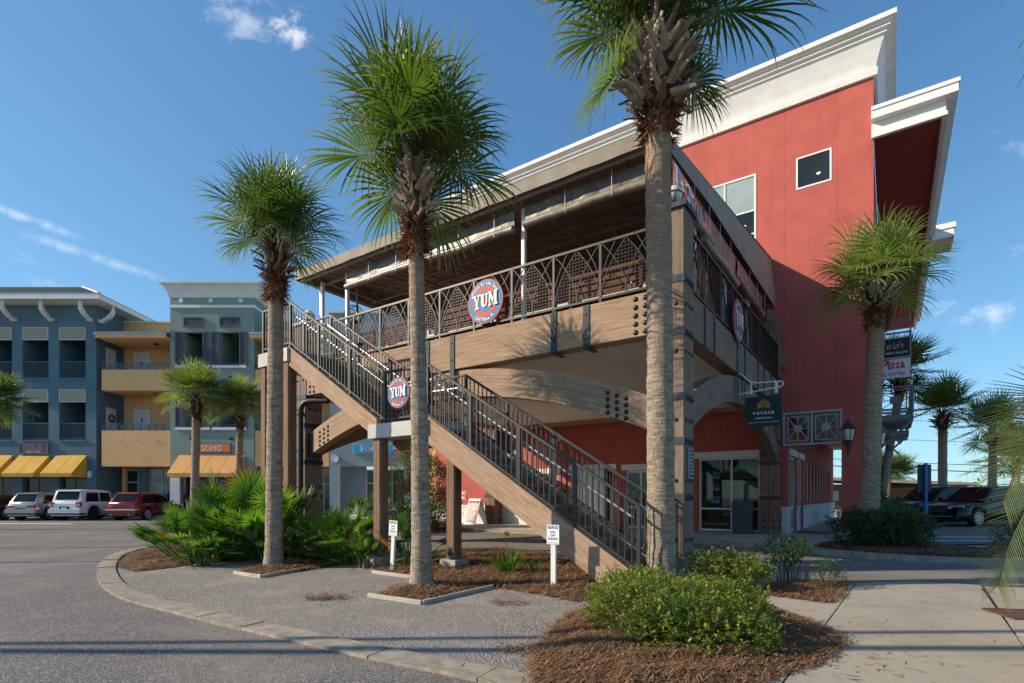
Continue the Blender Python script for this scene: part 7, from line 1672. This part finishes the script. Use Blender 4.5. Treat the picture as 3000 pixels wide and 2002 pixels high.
for k, (y, z, r_) in enumerate(((51.2, 8.75, .016), (51.2, 6.9, .02), (51.2, 4.75, .03), (51.2, 4.10, .045), (51.2, 10.4, .014))):
    wv = MB().tube([(x, y + .02*(x-35), z + .0009*(x-60)**2 - .55 + (.05*math.sin(x*2.1) if k == 3 and x < 44 else 0)) for x in range(28, 150, 2)], r_, 5, False)
    ob('overhead_wire', wv, m_black, None, label=['thin upper overhead wire past the dark palms', 'overhead wire crossing the dark palm crowns', 'straight overhead wire above the blue sign post', 'thick lumpy overhead wire just above the blue sign post', 'highest faint overhead wire at the right'][k], cat='wire', group='overhead wires at the right')
fb_ = thing('low_building', 'low brown building with a long pale roof edge beyond the black cars', 'building', (44, 64, 0), R(-9)); m_brn = M('brown_siding', (.19, .105, .065), .85, .1, 1, .1, 20)
ob('wall', MB().box(-10, 8, 0, 6, 0, 2.9), m_brn, fb_); ob('roof', MB().extr([(-11, -1.6, 3.9), (9, -1.6, 3.0), (9, 7, 3.0), (-11, 7, 3.9)], (0, 0, -.35)), M('pale_roof_edge', (.46, .36, .27), .8, .1, 1, 0), fb_); ob('window', MB().box(-8, -5, -.05, 0, .9, 2.1), m_panelite, fb_); ob('awning', MB().box(-4.2, 6, -1.2, 0, 2.3, 2.45), m_brn, fb_)
# distant trees beyond the car park
tl_ = MB(); r6 = random.Random(9)
for k in range(9000):
    x = r6.uniform(-20, 330); y = 150 + r6.gauss(0, 8); h = 4.2 + 2.6*noise.noise((x*.05, 3, 1)) + 1.5*noise.noise((x*.2, 7, 1)); z = h*r6.random()**.6; s_ = r6.uniform(.3, .8); d = Vector((r6.gauss(0, 1), r6.gauss(0, 1), r6.gauss(0, .7))).normalized(); leaf(tl_, Vector((x, y, z)), d, Vector((0, 0, 1)), s_*1.6, s_*.5)
ob('distant_trees', tl_, m_leaf_m, kind='stuff')
# street lamps and slung cables left of the picture: their shadows cross the asphalt
def cable(label, y, z, r_, k=0.0):
    ob('overhead_cable', MB().tube([(x, y + k*(x+16) + .02*math.sin(x*.5), z + .003*(x+8)**2) for x in range(-26, 8)], r_, 6, False), m_black, None, label=label, cat='cable', group='cables slung over the car park')
cable('thinner dark cable slung high over the car park entrance', 4.33, 6.2, .06, .035); cable('thick dark cable bundle slung high over the car park entrance', 4.03, 6.2, .085)
for x, y, lb in ((-21.5, 14.6, 'tall thin grey car park lamp post, farther one'), (-19.0, 11.2, 'tall thin grey car park lamp post, nearer one')):
    lp = thing('lamp_post', lb + ' left of the picture', 'lamp post', (x, y, 0), 0, 'lamp posts of the car park'); ob('post', MB().tube([(0, 0, 0), (0, 0, 7.5)], [.075, .055], 10), m_greypaint, lp); ob('lamp_head', MB().box(-.1, .6, -.12, .12, 7.5, 7.62), m_greypaint, lp)
